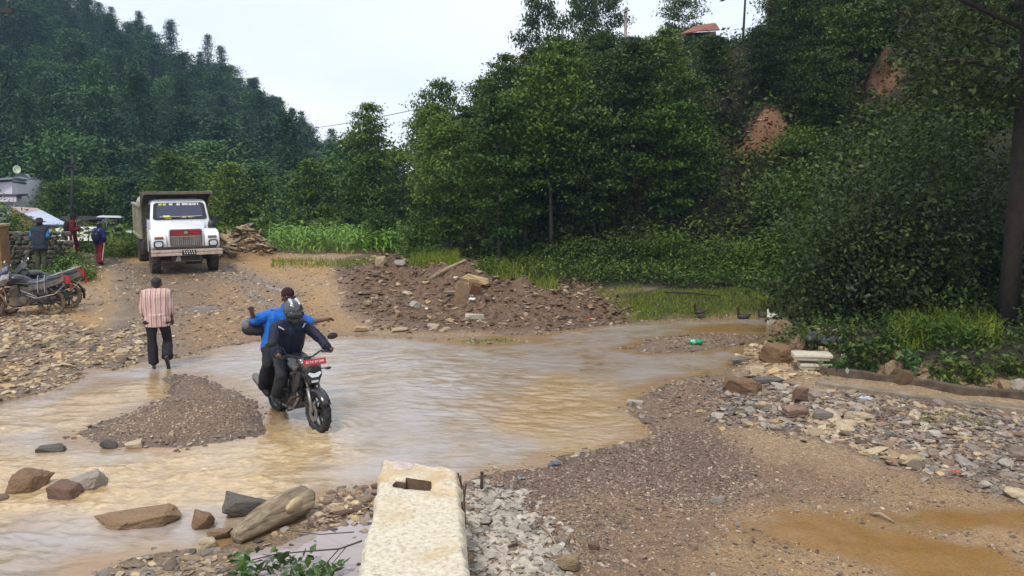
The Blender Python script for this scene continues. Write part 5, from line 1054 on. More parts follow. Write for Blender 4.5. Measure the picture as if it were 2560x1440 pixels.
def bike_common(root, muddy, wb=1.36, R=.30, steer=0.0, eng=ENG, paint=PBLK, rimm=PBLK):
    ty = BTYREM if muddy else BTYRE
    wheel(root, 'rear_wheel', (0, 0, R), R, .125, .215, ty, rimm, 'Y', spokes=6, hubr=.09)
    fw = wheel(root, 'front_wheel', (wb, 0, R), R, .10, .215, ty, rimm, 'Y', spokes=6, hubr=.07); fw.rotation_euler = (0, 0, steer)
    e = B(); e.box((.66, 0, .36), (.42, .24, .2)); e.box((.74, 0, .56), (.17, .2, .26), (0, .3, 0)); e.box((.76, 0, .7), (.15, .17, .09), (0, .3, 0))
    for k in range(6): e.box((.72 + k * .012, 0, .48 + k * .036), (.22, .25, .012), (0, .3, 0))
    for s in (-1, 1): e.lathe([(0, 0), (.1, 0), (.09, s * .035), (0, s * .045)], 'Y', 18, (.58, s * .12, .38))
    e.build('engine', [eng], root, bevel=.01)
    f = B()
    for s in (-1, 1):
        f.tube([(1.06, s * .03, .88), (.75, s * .09, .8), (.3, s * .1, .74), (-.18, s * .08, .82)], .018, 8); f.tube([(1.04, s * .03, .82), (.92, s * .07, .45), (.72, s * .08, .27), (.4, s * .1, .33), (.36, s * .1, .74)], .016, 8)
        f.tube([(.4, s * .09, .36), (0, s * .1, R)], .02, 8); f.tube([(.4, s * .1, .33), (.42, s * .24, .33)], .012, 6); f.tube([(.12, s * .11, .38), (.1, s * .24, .4)], .012, 6); f.tube([(.02, s * .12, .34), (.14, s * .12, .74)], .03, 8)
    f.build('frame', [eng], root, True)
    k = B()
    for s in (-1, 1): k.tube([(wb, s * .085, R), (wb - .12, s * .085, .62)], .026, 10); k.tube([(wb - .12, s * .085, .62), (wb - .28, s * .085, 1.02)], .018, 10)
    k.box((wb - .26, 0, .96), (.07, .24, .04)); k.box((wb - .2, 0, .83), (.07, .24, .04)); fk = k.build('fork', [STEEL], root, True); return fw
def fender(b, cx, cz, r, w_, a0, a1, t=.012):
    rings = []
    for a in np.linspace(a0, a1, 12):
        ca, sa = math.cos(math.radians(a)), math.sin(math.radians(a)); rings.append([(cx + (r + q) * ca, y, cz + (r + q) * sa) for y, q in ((-w_ / 2, -.03), (-w_ / 2 * .8, 0), (0, .018), (w_ / 2 * .8, 0), (w_ / 2, -.03), (w_ / 2 * .8, -t), (0, .018 - t), (-w_ / 2 * .8, -t))])
    b.loft(rings)
def street_bike(root):
    wb, R = 1.36, .30; bike_common(root, False, wb, R, math.radians(3))
    b = B(); fender(b, wb, R, R + .03, .15, 28, 158); b.build('front_mudguard', [PBLK], root, True)
    b = B(); b.cap((.52, 0, .84), (.9, 0, .90), .12, .14, 14); b.ell((.74, 0, .94), (.24, .15, .09)); b.ell((.8, .12, .84), (.2, .06, .1)); b.ell((.8, -.12, .84), (.2, .06, .1)); b.blend('fuel_tank', [PBLK], root, .014, 3)
    for s in (-1, 1):
        b = B(); b.add([(1.16, s * .15, .86), (.78, s * .19, .78), (.92, s * .17, .50), (1.08, s * .16, .62), (1.16, s * .11, .86), (.78, s * .13, .78), (.92, s * .12, .50), (1.08, s * .11, .62)], [(0, 1, 2, 3), (7, 6, 5, 4), (0, 4, 5, 1), (1, 5, 6, 2), (2, 6, 7, 3), (3, 7, 4, 0)]); b.build('tank_shroud', [PBLK], root, bevel=.012)
        b = B(); b.tube([(wb - .22, s * .12, .86), (wb - .2, s * .24, .85)], .008, 6); b.ell((wb - .19, s * .27, .85), (.03, .045, .022)); b.build('indicator', [BLACK], root, True)
        b = B(); b.tube([(.98, s * .27, 1.08), (.95, s * .3, 1.17), (.93, s * .42, 1.24)], .008, 6); mi = b.build('mirror_stem', [BLACK], root)
        b = B(); b.ell((.93, s * .47, 1.255), (.02, .085, .05), (0, 0, 0)); b.build('mirror', [BLACK], mi, True)
        b = B(); b.tube([(.98, s * .28, 1.06), (.95, s * .41, 1.05)], .019, 10); b.build('grip', [BLACK], root, True)
    b = B(); b.tube([(.95, .40, 1.05), (.98, .24, 1.07), (1.05, .09, 1.02), (1.05, -.09, 1.02), (.98, -.24, 1.07), (.95, -.40, 1.05)], .013, 10); 
    for s in (-1, 1): b.tube([(1.02, s * .25, 1.06), (1.05, s * .39, 1.05)], .007, 6)
    b.build('handlebar', [BLACK], root, True)
    b = B(); b.cap((.44, 0, .84), (.12, 0, .87), .10, .10, 12); b.cap((.14, 0, .93), (-.2, 0, .97), .09, .07, 12); b.blend('seat', [SEATM], root, .014, 3)
    b = B(); b.loft([[(x, y * w_, z + q) for y, q in ((-1, 0), (-.6, h_), (.6, h_), (1, 0))] for x, w_, z, h_ in ((.4, .13, .72, .08), (0, .12, .8, .09), (-.3, .07, .92, .06), (-.36, .04, .95, .03))]); b.build('tail_panel', [PBLK], root, bevel=.008)
    b = B(); fender(b, 0, R, R + .06, .15, 60, 170); b.build('rear_mudguard', [BLACK], root, True)
    # headlamp cowl, lamp and the long red plate above it
    b = B(); b.loft([[(x, y * w_, z0 + (z1 - z0) * q) for y, q in ((-.55, 0), (-1, .45), (-.9, .85), (-.4, 1), (.4, 1), (.9, .85), (1, .45), (.55, 0))] for x, w_, z0, z1 in ((1.04, .13, .68, 1.0), (1.2, .15, .66, .99), (1.29, .115, .68, .94))]); hd = b.build('headlight', [PBLK], root, bevel=.012)
    b = B(); b.loft([[(x, y * w_, z) for y, z in ((-1, .83), (-.5, .78), (.5, .78), (1, .83), (.8, .855), (0, .83), (-.8, .855))] for x, w_ in ((1.25, .105), (1.30, .1))]); b.build('lens', [M('lamp_day', (.75, .8, .9), .08, spec=.9, var=.05)], hd)
    b = B(); b.box((1.285, 0, .72), (.03, .1, .03)); b.build('lower_lens', [LENS], hd)
    b = B(); b.box((1.30, 0, 1.00), (.012, .345, .085), (0, -.2, 0)); npl = b.build('number_plate', [PLATER], root, bevel=.004)
    lettering('BG 9 K 4M 5448', .054, M('letter_pink', (.8, .62, .62), .5), npl, (1.3105, 0, 1.003), (PI / 2 - .2, 0, PI / 2), sx=.74)
    b = B(); b.tube([(.84, -.07, .6), (.95, -.1, .42), (.8, -.12, .24), (.4, -.14, .24), (.1, -.17, .3)], .022, 10); ex = b.build('exhaust', [STEEL], root, True)
    b = B(); b.tube([(.12, -.17, .30), (.05, -.19, .33), (-.3, -.21, .5), (-.36, -.21, .53)], [.03, .055, .065, .04], 14); b.build('silencer', [M('silencer', (.22, .21, .2), .35, .8, dirt=MUD, dirt_amt=.35)], ex, True)
    b = B(); b.tube([(1.0, -.06, .46), (1.0, -.24, .46), (.94, -.27, .36), (.8, -.2, .22), (.74, -.08, .22)], .014, 8); b.tube([(1.0, .06, .46), (1.0, .24, .46), (.94, .27, .36), (.8, .2, .22), (.74, .08, .22)], .012, 8); b.build('crash_guard', [ENG], root, True)
    b = B(); b.lathe([(.06, .075), (.13, .075), (.13, .08), (.06, .08)], 'Y', 24, (wb, 0, R), True); b.lathe([(.06, -.075), (.13, -.075), (.13, -.08), (.06, -.08)], 'Y', 24, (wb, 0, R), True); b.build('brake_disc', [STEEL], root)
    b = B(); b.loft([[(x, y * w_, z) for y, z in ((-1, z1), (-.8, z0), (.8, z0), (1, z1))] for x, w_, z0, z1 in ((.42, .12, .24, .4), (.8, .14, .22, .46), (.98, .09, .36, .56))]); b.build('belly_pan', [PBLK], root, bevel=.015)
    b = B(); b.tube([(-.25, .09, .98), (-.36, .07, 1.02), (-.36, -.07, 1.02), (-.25, -.09, .98)], .012, 6); b.build('grab_rail', [BLACK], root, True)
def commuter_bike(root, visor, shell, tank, plate=True):
    wb, R = 1.28, .30; bike_common(root, True, wb, R, math.radians(18), eng=ENGM, rimm=ENGM)
    b = B(); fender(b, wb, R, R + .035, .13, 10, 175); b.build('front_mudguard', [M('mudguard_orange', (.30, .13, .07), .5, dirt=(.3, .2, .11), dirt_amt=.5)], root, True)
    b = B(); b.cap((.5, 0, .82), (.88, 0, .86), .11, .13, 14); b.ell((.72, 0, .9), (.24, .15, .1)); b.blend('fuel_tank', [tank], root, .014, 3)
    b = B(); b.cap((.5, 0, .78), (.28, 0, .75), .11, .125, 12); b.cap((.28, 0, .75), (.08, 0, .80), .125, .12, 12); b.cap((.06, 0, .83), (-.2, 0, .875), .11, .08, 12); st = b.blend('seat', [SEATM], root, .014, 3)
    b = B()
    for x in (.12, .26): b.tube([(x, .16, .55), (x, .15, .84), (x, .1, .93), (x, 0, .955), (x, -.1, .93), (x, -.15, .84)], .008, 6)
    b.build('strap', [M('strap_grey', (.3, .32, .33), .7)], st)
    # bikini fairing with tinted visor
    b = B(); b.loft([[(x, y * w_, z0 + (z1 - z0) * q) for y, q in ((-.5, 0), (-1, .4), (-.95, .8), (-.5, 1), (.5, 1), (.95, .8), (1, .4), (.5, 0))] for x, w_, z0, z1 in ((.84, .17, .80, 1.06), (.98, .17, .74, 1.08), (1.1, .12, .74, .92))]); fr = b.build('fairing', [shell], root, bevel=.015)
    b = B(); b.loft([[(x, y * w_, z0 + (z1 - z0) * q) for y, q in ((-.9, 0), (-1, .5), (-.6, 1), (.6, 1), (1, .5), (.9, 0))] for x, w_, z0, z1 in ((.85, .172, .99, 1.22), (.97, .172, .93, 1.17), (1.105, .135, .86, 1.0))]); b.build('visor', [visor], fr, bevel=.015)
    b = B(); b.ell((1.08, 0, .81), (.05, .1, .06)); b.build('lens', [LENS], fr, True)
    b = B(); b.tube([(.86, .37, 1.04), (.92, .2, 1.06), (1.0, .08, .98), (1.0, -.08, .98), (.92, -.2, 1.06), (.86, -.37, 1.04)], .012, 8); b.build('handlebar', [STEEL], root, True)
    for s in (-1, 1):
        b = B(); b.tube([(.87, s * .27, 1.05), (.86, s * .38, 1.05)], .018, 8); b.build('grip', [BLACK], root, True)
        b = B(); b.tube([(.92, s * .25, 1.06), (.9, s * .29, 1.18), (.88, s * .35, 1.25)], .008, 6); mi = b.build('mirror_stem', [CHROME], root)
        b = B(); b.ell((.86, s * .4, 1.27), (.022, .075, .048)); b.build('mirror', [MIRR if s > 0 else BLACK], mi, True)
        b = B(); b.loft([[(x, s * y, z) for y, z in ((.1, z0), (.14, z0), (.13, z1), (.09, z1))] for x, z0, z1 in ((.46, .6, .72), (.15, .62, .76), (-.2, .74, .86), (-.3, .82, .9))]); b.build('side_panel', [M('panel_muddy', (.05, .048, .045), .5, dirt=(.24, .18, .11), dirt_amt=.6)], root, bevel=.008)
    b = B(); b.tube([(.1, .13, .9), (-.25, .12, 1.0), (-.34, .05, 1.02), (-.34, -.05, 1.02), (-.25, -.12, 1.0), (.1, -.13, .9)], .014, 8); b.box((-.22, .05, 1.0), (.26, .02, .015)); b.box((-.22, -.05, 1.0), (.26, .02, .015)); b.build('rear_rack', [STEEL], root, True)
    b = B(); b.loft([[(x, y * w_, z0 + (z1 - z0) * q) for y, q in ((-1, 0), (-1, 1), (1, 1), (1, 0))] for x, w_, z0, z1 in ((-.22, .1, .78, .95), (-.38, .08, .74, .92), (-.42, .06, .74, .88))]); b.build('tail_light', [REDL], root, bevel=.015)
    b = B(); b.box((.46, 0, .56), (.34, .2, .26)); b.box((.2, 0, .6), (.26, .18, .22)); b.box((.2, .11, .38), (.52, .03, .1), (0, .06, 0)); b.build('side_cover', [M('cover_dark_muddy', (.03, .03, .03), .5, dirt=(.2, .14, .08), dirt_amt=.5)], root, bevel=.02)
    b = B(); b.tube([(.4, .14, .2), (.46, .16, .22), (.95, .16, .2)], .014, 6); b.tube([(.15, .15, .3), (.3, .17, .46), (.62, .17, .62)], .012, 6); b.tube([(.5, .18, .5), (.3, .2, .42), (-.1, .2, .5), (-.3, .14, .72)], .013, 6); b.build('leg_rail', [STEEL], root, True)
    b = B(); b.box((-.42, 0, .66), (.012, .2, .15), (0, -.25, 0)); b.build('number_plate', [PLATER], root, bevel=.004)
    b = B(); fender(b, 0, R, R + .07, .14, 45, 195); b.build('rear_mudguard', [BLACK], root, True)
    b = B(); b.tube([(.84, -.07, .6), (.95, -.1, .42), (.75, -.13, .25), (.2, -.15, .28)], .02, 8); b.tube([(.2, -.15, .28), (.1, -.16, .3), (-.42, -.19, .42)], [.03, .05, .05], 12); b.build('exhaust', [ENGM], root, True)
    b = B(); b.tube([(.5, .12, .28), (.52, .3, .0)], .012, 6); b.box((.52, .3, .012), (.06, .04, .02)); b.build('side_stand', [ENGM], root)
    b = B(); b.tube([(.95, .08, .5), (.92, .25, .48), (.88, .27, .3), (.78, .1, .24)], .012, 6); b.build('crash_guard', [STEEL], root, True)
PHI = math.radians(39)
hd2 = (math.sin(PHI), -math.cos(PHI))
pf = Wz(797, 1080, -.03)
bike = thing('motorcycle', (pf.x - 1.36 * hd2[0], pf.y - 1.36 * hd2[1], -.03), math.atan2(hd2[1], hd2[0]), 'black motorcycle with red plate carrying two riders through the stream', 'motorcycle')
street_bike(bike)
rp = G(124, 789)
RZ = math.radians(180 + 20)
pk = thing('motorcycle', (rp.x + .05, rp.y + .05, rp.z), RZ, 'muddy parked motorcycle with dark blue visor and strapped seat, nearest the road', 'motorcycle'); pk.rotation_euler = (math.radians(7), 0, RZ)
commuter_bike(pk, PBLUE, PSIL, PBLK)
pk2 = thing('motorcycle', (rp.x - .02, rp.y + .95, gz(rp.x - .02, rp.y + .95)), math.radians(180 + 38), 'black parked motorcycle with bright round mirror half hidden behind the strapped seat', 'motorcycle'); pk2.rotation_euler = (math.radians(5), 0, math.radians(180 + 38))
commuter_bike(pk2, BLACK, PBLK, PBLK)
# ================================================================ people and animals
SKIN = M('skin', (0.13, 0.06, 0.035), 0.5, var=0.15)
HAIR = M('hair', (0.012, 0.01, 0.009), 0.55, var=0.3, scale=60, bmp=.4)
def V3(p): return Vector(p)
def hand(b, wr, d, side, curl=.6, s=1.0):
    """palm, four unequal bent fingers and a thumb leaving the side of the palm"""
    d = V3(d).normalized(); side = V3(side); side = (side - d * side.dot(d)).normalized(); n = d.cross(side)
    wr = V3(wr); c = wr + d * .045 * s
    b.cap(wr, c, .026 * s, .03 * s, 8)
    for k, (o, l) in enumerate(((-.028, .066), (-.010, .076), (.009, .07), (.027, .054))):
        p0 = wr + d * .07 * s + side * o * s; b.cap(c + side * o * .6 * s, p0, .016 * s, .012 * s, 6)
        d1 = (d * math.cos(curl) + n * math.sin(curl)); p1 = p0 + d1 * l * .55 * s; d2 = (d * math.cos(curl * 2.1) + n * math.sin(curl * 2.1)); p2 = p1 + d2 * l * .5 * s
        b.cap(p0, p1, .0105 * s, .0095 * s, 6); b.cap(p1, p2, .0095 * s, .008 * s, 6)
    t0 = wr + d * .028 * s - side * .026 * s; t1 = t0 + (d * .6 - side * .75 + n * .3).normalized() * .036 * s; t2 = t1 + (d * .9 - side * .1 + n * .5).normalized() * .03 * s
    b.cap(t0, t1, .013 * s, .011 * s, 6); b.cap(t1, t2, .011 * s, .009 * s, 6)
def head(b, c, f, up, s=1.0):
    """skull, jaw, nose and ears; f is where the face looks"""
    f, up = V3(f).normalized(), V3(up); up = (up - f * up.dot(f)).normalized(); r = f.cross(up); c = V3(c)
    b.cap(c + up * .03 * s - f * .02 * s, c + up * .035 * s + f * .015 * s, .088 * s, .083 * s, 12)
    b.cap(c - up * .03 * s + f * .01 * s, c - up * .085 * s + f * .045 * s, .066 * s, .036 * s, 10)
    b.cap(c - up * .005 * s + f * .09 * s, c - up * .035 * s + f * .113 * s, .011 * s, .015 * s, 8)
    for q in (-1, 1): b.cap(c + r * q * .085 * s - up * .03 * s, c + r * q * .09 * s + up * .015 * s, .013 * s, .016 * s, 6)
    return f, up, r, c
def torso(b, J, k=0.0, w_=1.0):
    L, R_, l, r = V3(J['shL']), V3(J['shR']), V3(J['hipL']), V3(J['hipR']); ms, mh = (L + R_) / 2, (l + r) / 2
    b.cap(L.lerp(ms, .18), R_.lerp(ms, .18), .066 + k, .066 + k, 10)
    for q in (.3, .62, 1.0):
        b.cap(ms.lerp(L, q * .72) - (ms - mh) * .12, mh.lerp(l, .9 * q), (.098 + k) * w_, (.098 + k) * w_, 12); b.cap(ms.lerp(R_, q * .72) - (ms - mh) * .12, mh.lerp(r, .9 * q), (.098 + k) * w_, (.098 + k) * w_, 12)
    b.cap(ms - (ms - mh) * .15, mh, .112 + k, .11 + k, 12)
def arm(b, J, s, k=0.0, f0=0.0, f1=2.0, flare=0.0):
    S_, E, W_ = V3(J['sh' + s]), V3(J['el' + s]), V3(J['wr' + s])
    a = min(f1, 1.0); b.cap(S_, S_.lerp(E, a), .056 + k, .056 - .011 * a + k + flare * (f1 <= 1), 10)
    if f1 > 1: g = f1 - 1; b.cap(E, E.lerp(W_, g), .045 + k, .045 - .015 * g + k + flare, 10)
def leg(b, J, s, k=0.0, f1=2.0, flare=0.0):
    S_, E, W_ = V3(J['hip' + s]), V3(J['kn' + s]), V3(J['an' + s])
    a = min(f1, 1.0); b.cap(S_, S_.lerp(E, a), .088 + k, .088 - .03 * a + k + flare * (f1 <= 1) * .3, 12)
    if f1 > 1: g = f1 - 1; m = E.lerp(W_, min(.35, g)); b.cap(E, m, .06 + k, .058 + k + flare * .4, 12); b.cap(m, E.lerp(W_, g), .058 + k + flare * .4, .058 - .02 * g + k + flare, 12)
    if f1 > 1 and flare > .025: e_ = E.lerp(W_, g); e2_ = e_ + (W_ - E).normalized() * .045; b.tube([m, e_, e2_], [.058 + k + flare * .4, .062 - .02 * g + k + flare, .064 - .02 * g + k + flare], 14)
def figure(root, J, face, up=(0, 0, 1), s=1.0, shirt=None, sleeve=.75, pants=None, plen=1.9, shoe=None, hair='short', vox=.009, hands=(.6, .6), flare=.02, sk=.018, pk_=.014, wob=.012, palm=None, skin=SKIN, hem=False):
    b = B(); torso(b, J)
    for q in 'LR':
        arm(b, J, q); leg(b, J, q); d = V3(J['wr' + q]) - V3(J['el' + q])
        hand(b, J['wr' + q], d if not palm or q not in palm else palm[q][0], (V3(J['shR']) - V3(J['shL'])) if not palm or q not in palm else palm[q][1], hands[0 if q == 'L' else 1], s)
        an, to = V3(J['an' + q]), V3(J['to' + q]); b.cap(an, an.lerp(to, .35) , .038 * s, .034 * s, 8); b.cap(an.lerp(to, .25), to, .034 * s, .026 * s, 8)
        hl = an - (to - an) * .22; b.cap(an, hl, .036 * s, .032 * s, 8)
    nk = (V3(J['shL']) + V3(J['shR'])) / 2; b.cap(nk, V3(J['head']) - V3(up) * .05, .056 * s, .05 * s, 10)
    f, u, r, c = head(b, J['head'], face, up, s)
    body = b.blend('body', [skin], root, vox, 2)
    if shirt:
        b = B(); torso(b, J, sk)
        for q in 'LR': arm(b, J, q, sk - .003, 0, sleeve, flare * .6)
        hb = [V3(J['hip' + q]).lerp(V3(J['kn' + q]), -.06) for q in 'LR']; b.cap(hb[0], hb[1], .105 + sk, .105 + sk, 12)
        if hem: mh0 = (hb[0] + hb[1]) / 2; b.lathe([(0, -.13), (.195, -.13), (.2, .1), (0, .1)], 'Z', 20, tuple(mh0)); n0 = len(b.V); b.V[-1] = (b.V[-1] - np.array(mh0)) * np.array([1.08, .72, 1]) + np.array(mh0)
        b.cap(nk, nk.lerp(V3(J['head']), .42), .068 * s, .06 * s, 10)
        b.blend('shirt', [shirt], root, vox * 1.15, 3, wob, 9)
    if pants:
        b = B(); mh = (V3(J['hipL']) + V3(J['hipR'])) / 2; b.cap(V3(J['hipL']), V3(J['hipR']), .105 + pk_, .105 + pk_, 12); b.cap(mh, mh.lerp(nk, .22), .1 + pk_, .098 + pk_, 12)
        for q in 'LR': leg(b, J, q, pk_, plen, flare)
        b.blend('trousers', [pants], root, vox * 1.15, 3, wob, 8)
    if shoe:
        for q in 'LR':
            b = B(); an, to = V3(J['an' + q]), V3(J['to' + q]); hl = an - (to - an) * .24; dn = V3((0, 0, -.012)); b.cap(hl + dn, an.lerp(to, .5) + dn, .044 * s, .046 * s, 10); b.cap(an.lerp(to, .5) + dn, to + dn, .046 * s, .036 * s, 10); b.blend('shoe', [shoe], root, vox, 2)
    if hair == 'short':
        b = B(); b.cap(c + u * .045 * s - f * .03 * s, c + u * .055 * s + f * .012 * s, .094 * s, .087 * s, 12); b.cap(c - u * .01 * s - f * .045 * s, c - u * .05 * s - f * .045 * s, .068 * s, .05 * s, 10); b.blend('hair', [HAIR], root, vox, 2, .008, 40)
    for q in (-1, 1):
        b = B(); b.ell(c + f * .088 * s + r * q * .033 * s + u * .008 * s, (.011 * s,) * 3); b.build('eye', [M('eye', (.03, .025, .02), .2)], root, True)
    b = B(); b.cap(c + f * .083 * s - u * .062 * s - r * .02 * s, c + f * .083 * s - u * .062 * s + r * .02 * s, .0065 * s, .0065 * s, 6); b.build('mouth', [M('lips', (.12, .035, .03), .5)], root, True)
    return f, u, r, c
def cloth(name, col, var=.2, rough=.85, bmp=.15, **k): return M(name, col, rough, var=var, bmp=bmp, spec=.2, **k)
def striped(name, base, stripe, axis, freq, thr):
    m, nt, b = nodes(name); v = coord(nt); sp_ = nt.nodes.new('ShaderNodeSeparateXYZ'); lk(nt, v, sp_.inputs[0])
    n = noise(nt, 5, 3, .6, v); x = math_(nt, 'ADD', sp_.outputs[axis], math_(nt, 'MULTIPLY', n, .03))
    w_ = math_(nt, 'SINE', math_(nt, 'MULTIPLY', x, freq)); w2 = math_(nt, 'SINE', math_(nt, 'MULTIPLY', x, freq * .5))
    c = mixc(nt, ramp(nt, w_, [(0, 0, 0), (1, 1, 1)], [thr, thr + .3]), base, stripe); c = mixc(nt, ramp(nt, w2, [(0, 0, 0), (1, 1, 1)], [.75, .9]), c, (stripe[0] * .7, stripe[1] * .65, stripe[2] * .8))
    c = mixc(nt, .35, c, ramp(nt, noise(nt, 7, 5, .6, v), [(.6, .58, .58), (1, 1, 1)], [.3, .7]), 'MULTIPLY')
    lk(nt, c, b.inputs['Base Color']); b.inputs['Roughness'].default_value = .9; return m
# ---- the man walking away
wpx = G(386, 929)
man = thing('person', (wpx.x + .12, wpx.y, max(wpx.z, -.02)), math.radians(14), 'man in pink striped shirt and dark rolled trousers walking away through the ford', 'person')
JM = dict(shL=(-.19, .0, 1.42), shR=(.19, .0, 1.42), elL=(-.235, -.03, 1.16), elR=(.24, -.02, 1.16), wrL=(-.225, .05, .93), wrR=(.235, .06, .94), hipL=(-.10, -.03, .92), hipR=(.10, -.03, .92), knL=(-.12, .0, .50), knR=(.13, .13, .51), anL=(-.11, -.02, .09), anR=(.15, -.19, .23), toL=(-.14, .13, .045), toR=(.165, -.10, .06), head=(.0, .09, 1.57))
figure(man, JM, (0.05, 1, -.35), (0, .3, 1), shirt=striped('shirt_striped', (0.60, 0.45, 0.39), (0.45, 0.25, 0.24), 'X', 150, .45), sleeve=1.3, pants=cloth('trousers_charcoal', (0.022, 0.02, 0.025), .3), plen=1.82, shoe=None, vox=.008, sk=.026, flare=.026, pk_=.022, wob=.018, hem=True)
for q in 'LR':
    an, to = V3(JM['an' + q]), V3(JM['to' + q]); dv = (to - an).normalized(); dn = V3((0, 0, -1)); dn = (dn - dv * dn.dot(dv)).normalized(); b = B(); b.cap(an - dv * .05 + dn * .05, to + dv * .03 + dn * .035, .03, .034, 8); b.blend('sandal', [BLACK], man, .008, 2)
# ---- rider and passenger, laid out in the motorcycle's own frame
BM = Matrix.Translation(bike.location) @ bike.rotation_euler.to_matrix().to_4x4()
BI = BM.inverted()
def bl(px, py, c):
    """where the sight line of a pixel crosses the bike's own cross-section x = c"""
    o = BI @ Vector((0, 0, CZ)); d = BI.to_3x3() @ Vector(ray(px, py)); t = (c - o.x) / d.x; return o + d * t
def bike_person(label): 
    o = thing('person', bike.location, bike.rotation_euler.z, label, 'person'); return o
rider = bike_person('rider in dark jacket and grey helmet steering the black motorcycle')
JR = dict(shL=(.50, .20, 1.40), shR=(.50, -.20, 1.40), elL=(.76, .37, 1.20), elR=(.72, -.36, 1.20), wrL=(.90, .40, 1.09), wrR=(.89, -.35, 1.09), hipL=(.36, .11, .93), hipR=(.36, -.11, .93), knL=(.80, .24, .78), knR=(.78, -.27, .76), anL=(.52, .22, .40), anR=(.50, -.25, .38), toL=(.70, .24, .33), toR=(.68, -.27, .31), head=(.62, .01, 1.63))
JACK = cloth('jacket_navy', (0.014, 0.017, 0.034), .4, .55); TRS = cloth('trousers_grey', (0.035, 0.035, 0.04), .25)
f, u, r, c = figure(rider, JR, (1, -.05, -.35), (.3, 0, 1), shirt=JACK, sleeve=1.92, pants=TRS, plen=1.85, shoe=cloth('shoe_black', (.02, .02, .02)), hair=None, vox=.008, wob=.02, hands=(1.15, 1.15), palm={'L': ((.55, .35, -.35), (-.3, -.8, 0)), 'R': ((.55, -.35, -.35), (-.3, .8, 0))}, sk=.03, pk_=.02)
b = B(); b.cap(c + u * .03 - f * .02, c + u * .04 + f * .02, .145, .135, 16); b.cap(c - u * .07 + f * .02, c - u * .09 + f * .075, .11, .075, 12); hm = b.blend('helmet', [M('helmet_grey', (.045, .047, .053), .3, coat=.5, var=.3, scale=7)], rider, .01, 3)
b = B(); b.cap(c + u * .0 + f * .112 - r * .055, c + u * .0 + f * .112 + r * .055, .07, .07, 12); b.blend('helmet_visor', [M('helmet_visor', (.012, .013, .016), .08, spec=.8)], hm, .01, 2)
for q, l in ((-.05, .07), (0.045, .05)):
    b = B(); b.cap(c + u * .155 + r * q - f * .05, c + u * .145 + r * q * 1.1 + f * l, .03, .022, 8); b.blend('helmet_decal', [M('helmet_silver', (.5, .52, .55), .3, .3)], hm, .008, 2)
b = B(); b.cap(c - u * .10 + f * .085 - r * .03, c - u * .10 + f * .085 + r * .03, .05, .05, 10); b.blend('helmet_chin', [BLACK], hm, .01, 2)
for y in (-.15, .15): b = B(); b.cap((.64, y, 1.38), (.60, y * 1.35, 1.42), .012, .012, 6); b.build('piping', [M('reflective', (.4, .42, .44), .4)], rider, True)
pas = bike_person('passenger in bright blue shirt and brown cap holding both arms out')
pR_e, pR_w = bl(636, 800, -.02), bl(628, 778, .06); pL_e, pL_w = bl(772, 806, .05), bl(812, 799, .12)
pR_s, pL_s = bl(662, 785, -.04), bl(748, 785, 0.0)
pc = (pR_s + pL_s) / 2; hd_ = bl(720, 746, .06)
JP = dict(shL=tuple(pc + (pL_s - pc).normalized() * .19), shR=tuple(pc + (pR_s - pc).normalized() * .19), elL=tuple(pL_e), elR=tuple(pR_e), wrL=tuple(pL_w), wrR=tuple(pR_w), hipL=(-.02, .11, 1.0), hipR=(-.02, -.11, 1.0), knL=(.38, .27, .84), knR=(.36, -.29, .82), anL=(.13, .24, .46), anR=(.12, -.27, .44), toL=(.31, .26, .40), toR=(.30, -.29, .38), head=tuple(hd_))
BLUE = cloth('shirt_blue', (0.02, 0.14, 0.52), .2, .7)
f, u, r, c = figure(pas, JP, (1, -.1, -.1), (0, 0, 1), shirt=BLUE, sleeve=.95, pants=cloth('trousers_dark', (.02, .02, .024), .3), plen=1.9, shoe=cloth('shoe_black', (.02, .02, .02)), hair='short', vox=.008, wob=.022, hands=(.35, .5), sk=.028, pk_=.02, flare=.03)
CAPM = cloth('cap_maroon', (.03, .012, .014), .2)
b = B(); b.cap(c + u * .075 - f * .02, c + u * .08 + f * .015, .098, .093, 14); cp = b.blend('cap', [CAPM], pas, .009, 3)
b = B(); b.loft([[tuple(c + f * q + u * (.06 - .02 * (q > .12) + e) + r * k * w_) for k, e in ((-1, -.012), (0, .006), (1, -.012), (1, -.02), (0, -.004), (-1, -.02))] for q, w_ in ((.05, .085), (.12, .085), (.185, .05))]); b.build('cap_peak', [CAPM], cp)
b = B(); b.cap(c + u * .05 + f * .085 - r * .05, c + u * .05 + f * .085 + r * .05, .011, .011, 6); b.build('cap_band', [M('cap_trim', (.35, .3, .28), .7)], cp, True)
bgp = bl(630, 820, -.18)
bag = thing('shoulder_bag', tuple(BM @ bgp), bike.rotation_euler.z, 'dark grey bag slung at the side of the passenger in blue', 'bag')
b = B(); b.ell((0, 0, 0), (.17, .15, .10), (.2, .2, 0)); b.ell((.05, .06, -.03), (.16, .12, .09)); b.blend('bag_body', [cloth('bag_grey', (.028, .026, .03), .3)], bag, .014, 3, .014, 8)
b = B(); b.ell((0.02, -.10, .06), (.10, .06, .08), (.3, 0, 0)); b.blend('bag_pocket', [cloth('bag_pale', (.16, .16, .18), .3)], bag, .012, 3, .008, 8)
b = B(); sh_ = (bag.matrix_basis.inverted() @ (BM @ V3(JP['shR']))); b.tube([(.05, .1, .02), tuple(V3((.05, .1, .02)).lerp(sh_, .5) + V3((.07, 0, .02))), tuple(sh_ + V3((.05, .02, .07)))], .014, 6); b.tube([(.06, .1, -.02), (.08, .12, -.2), (.07, .12, -.38)], .012, 6); b.build('strap', [BLACK], bag, True)
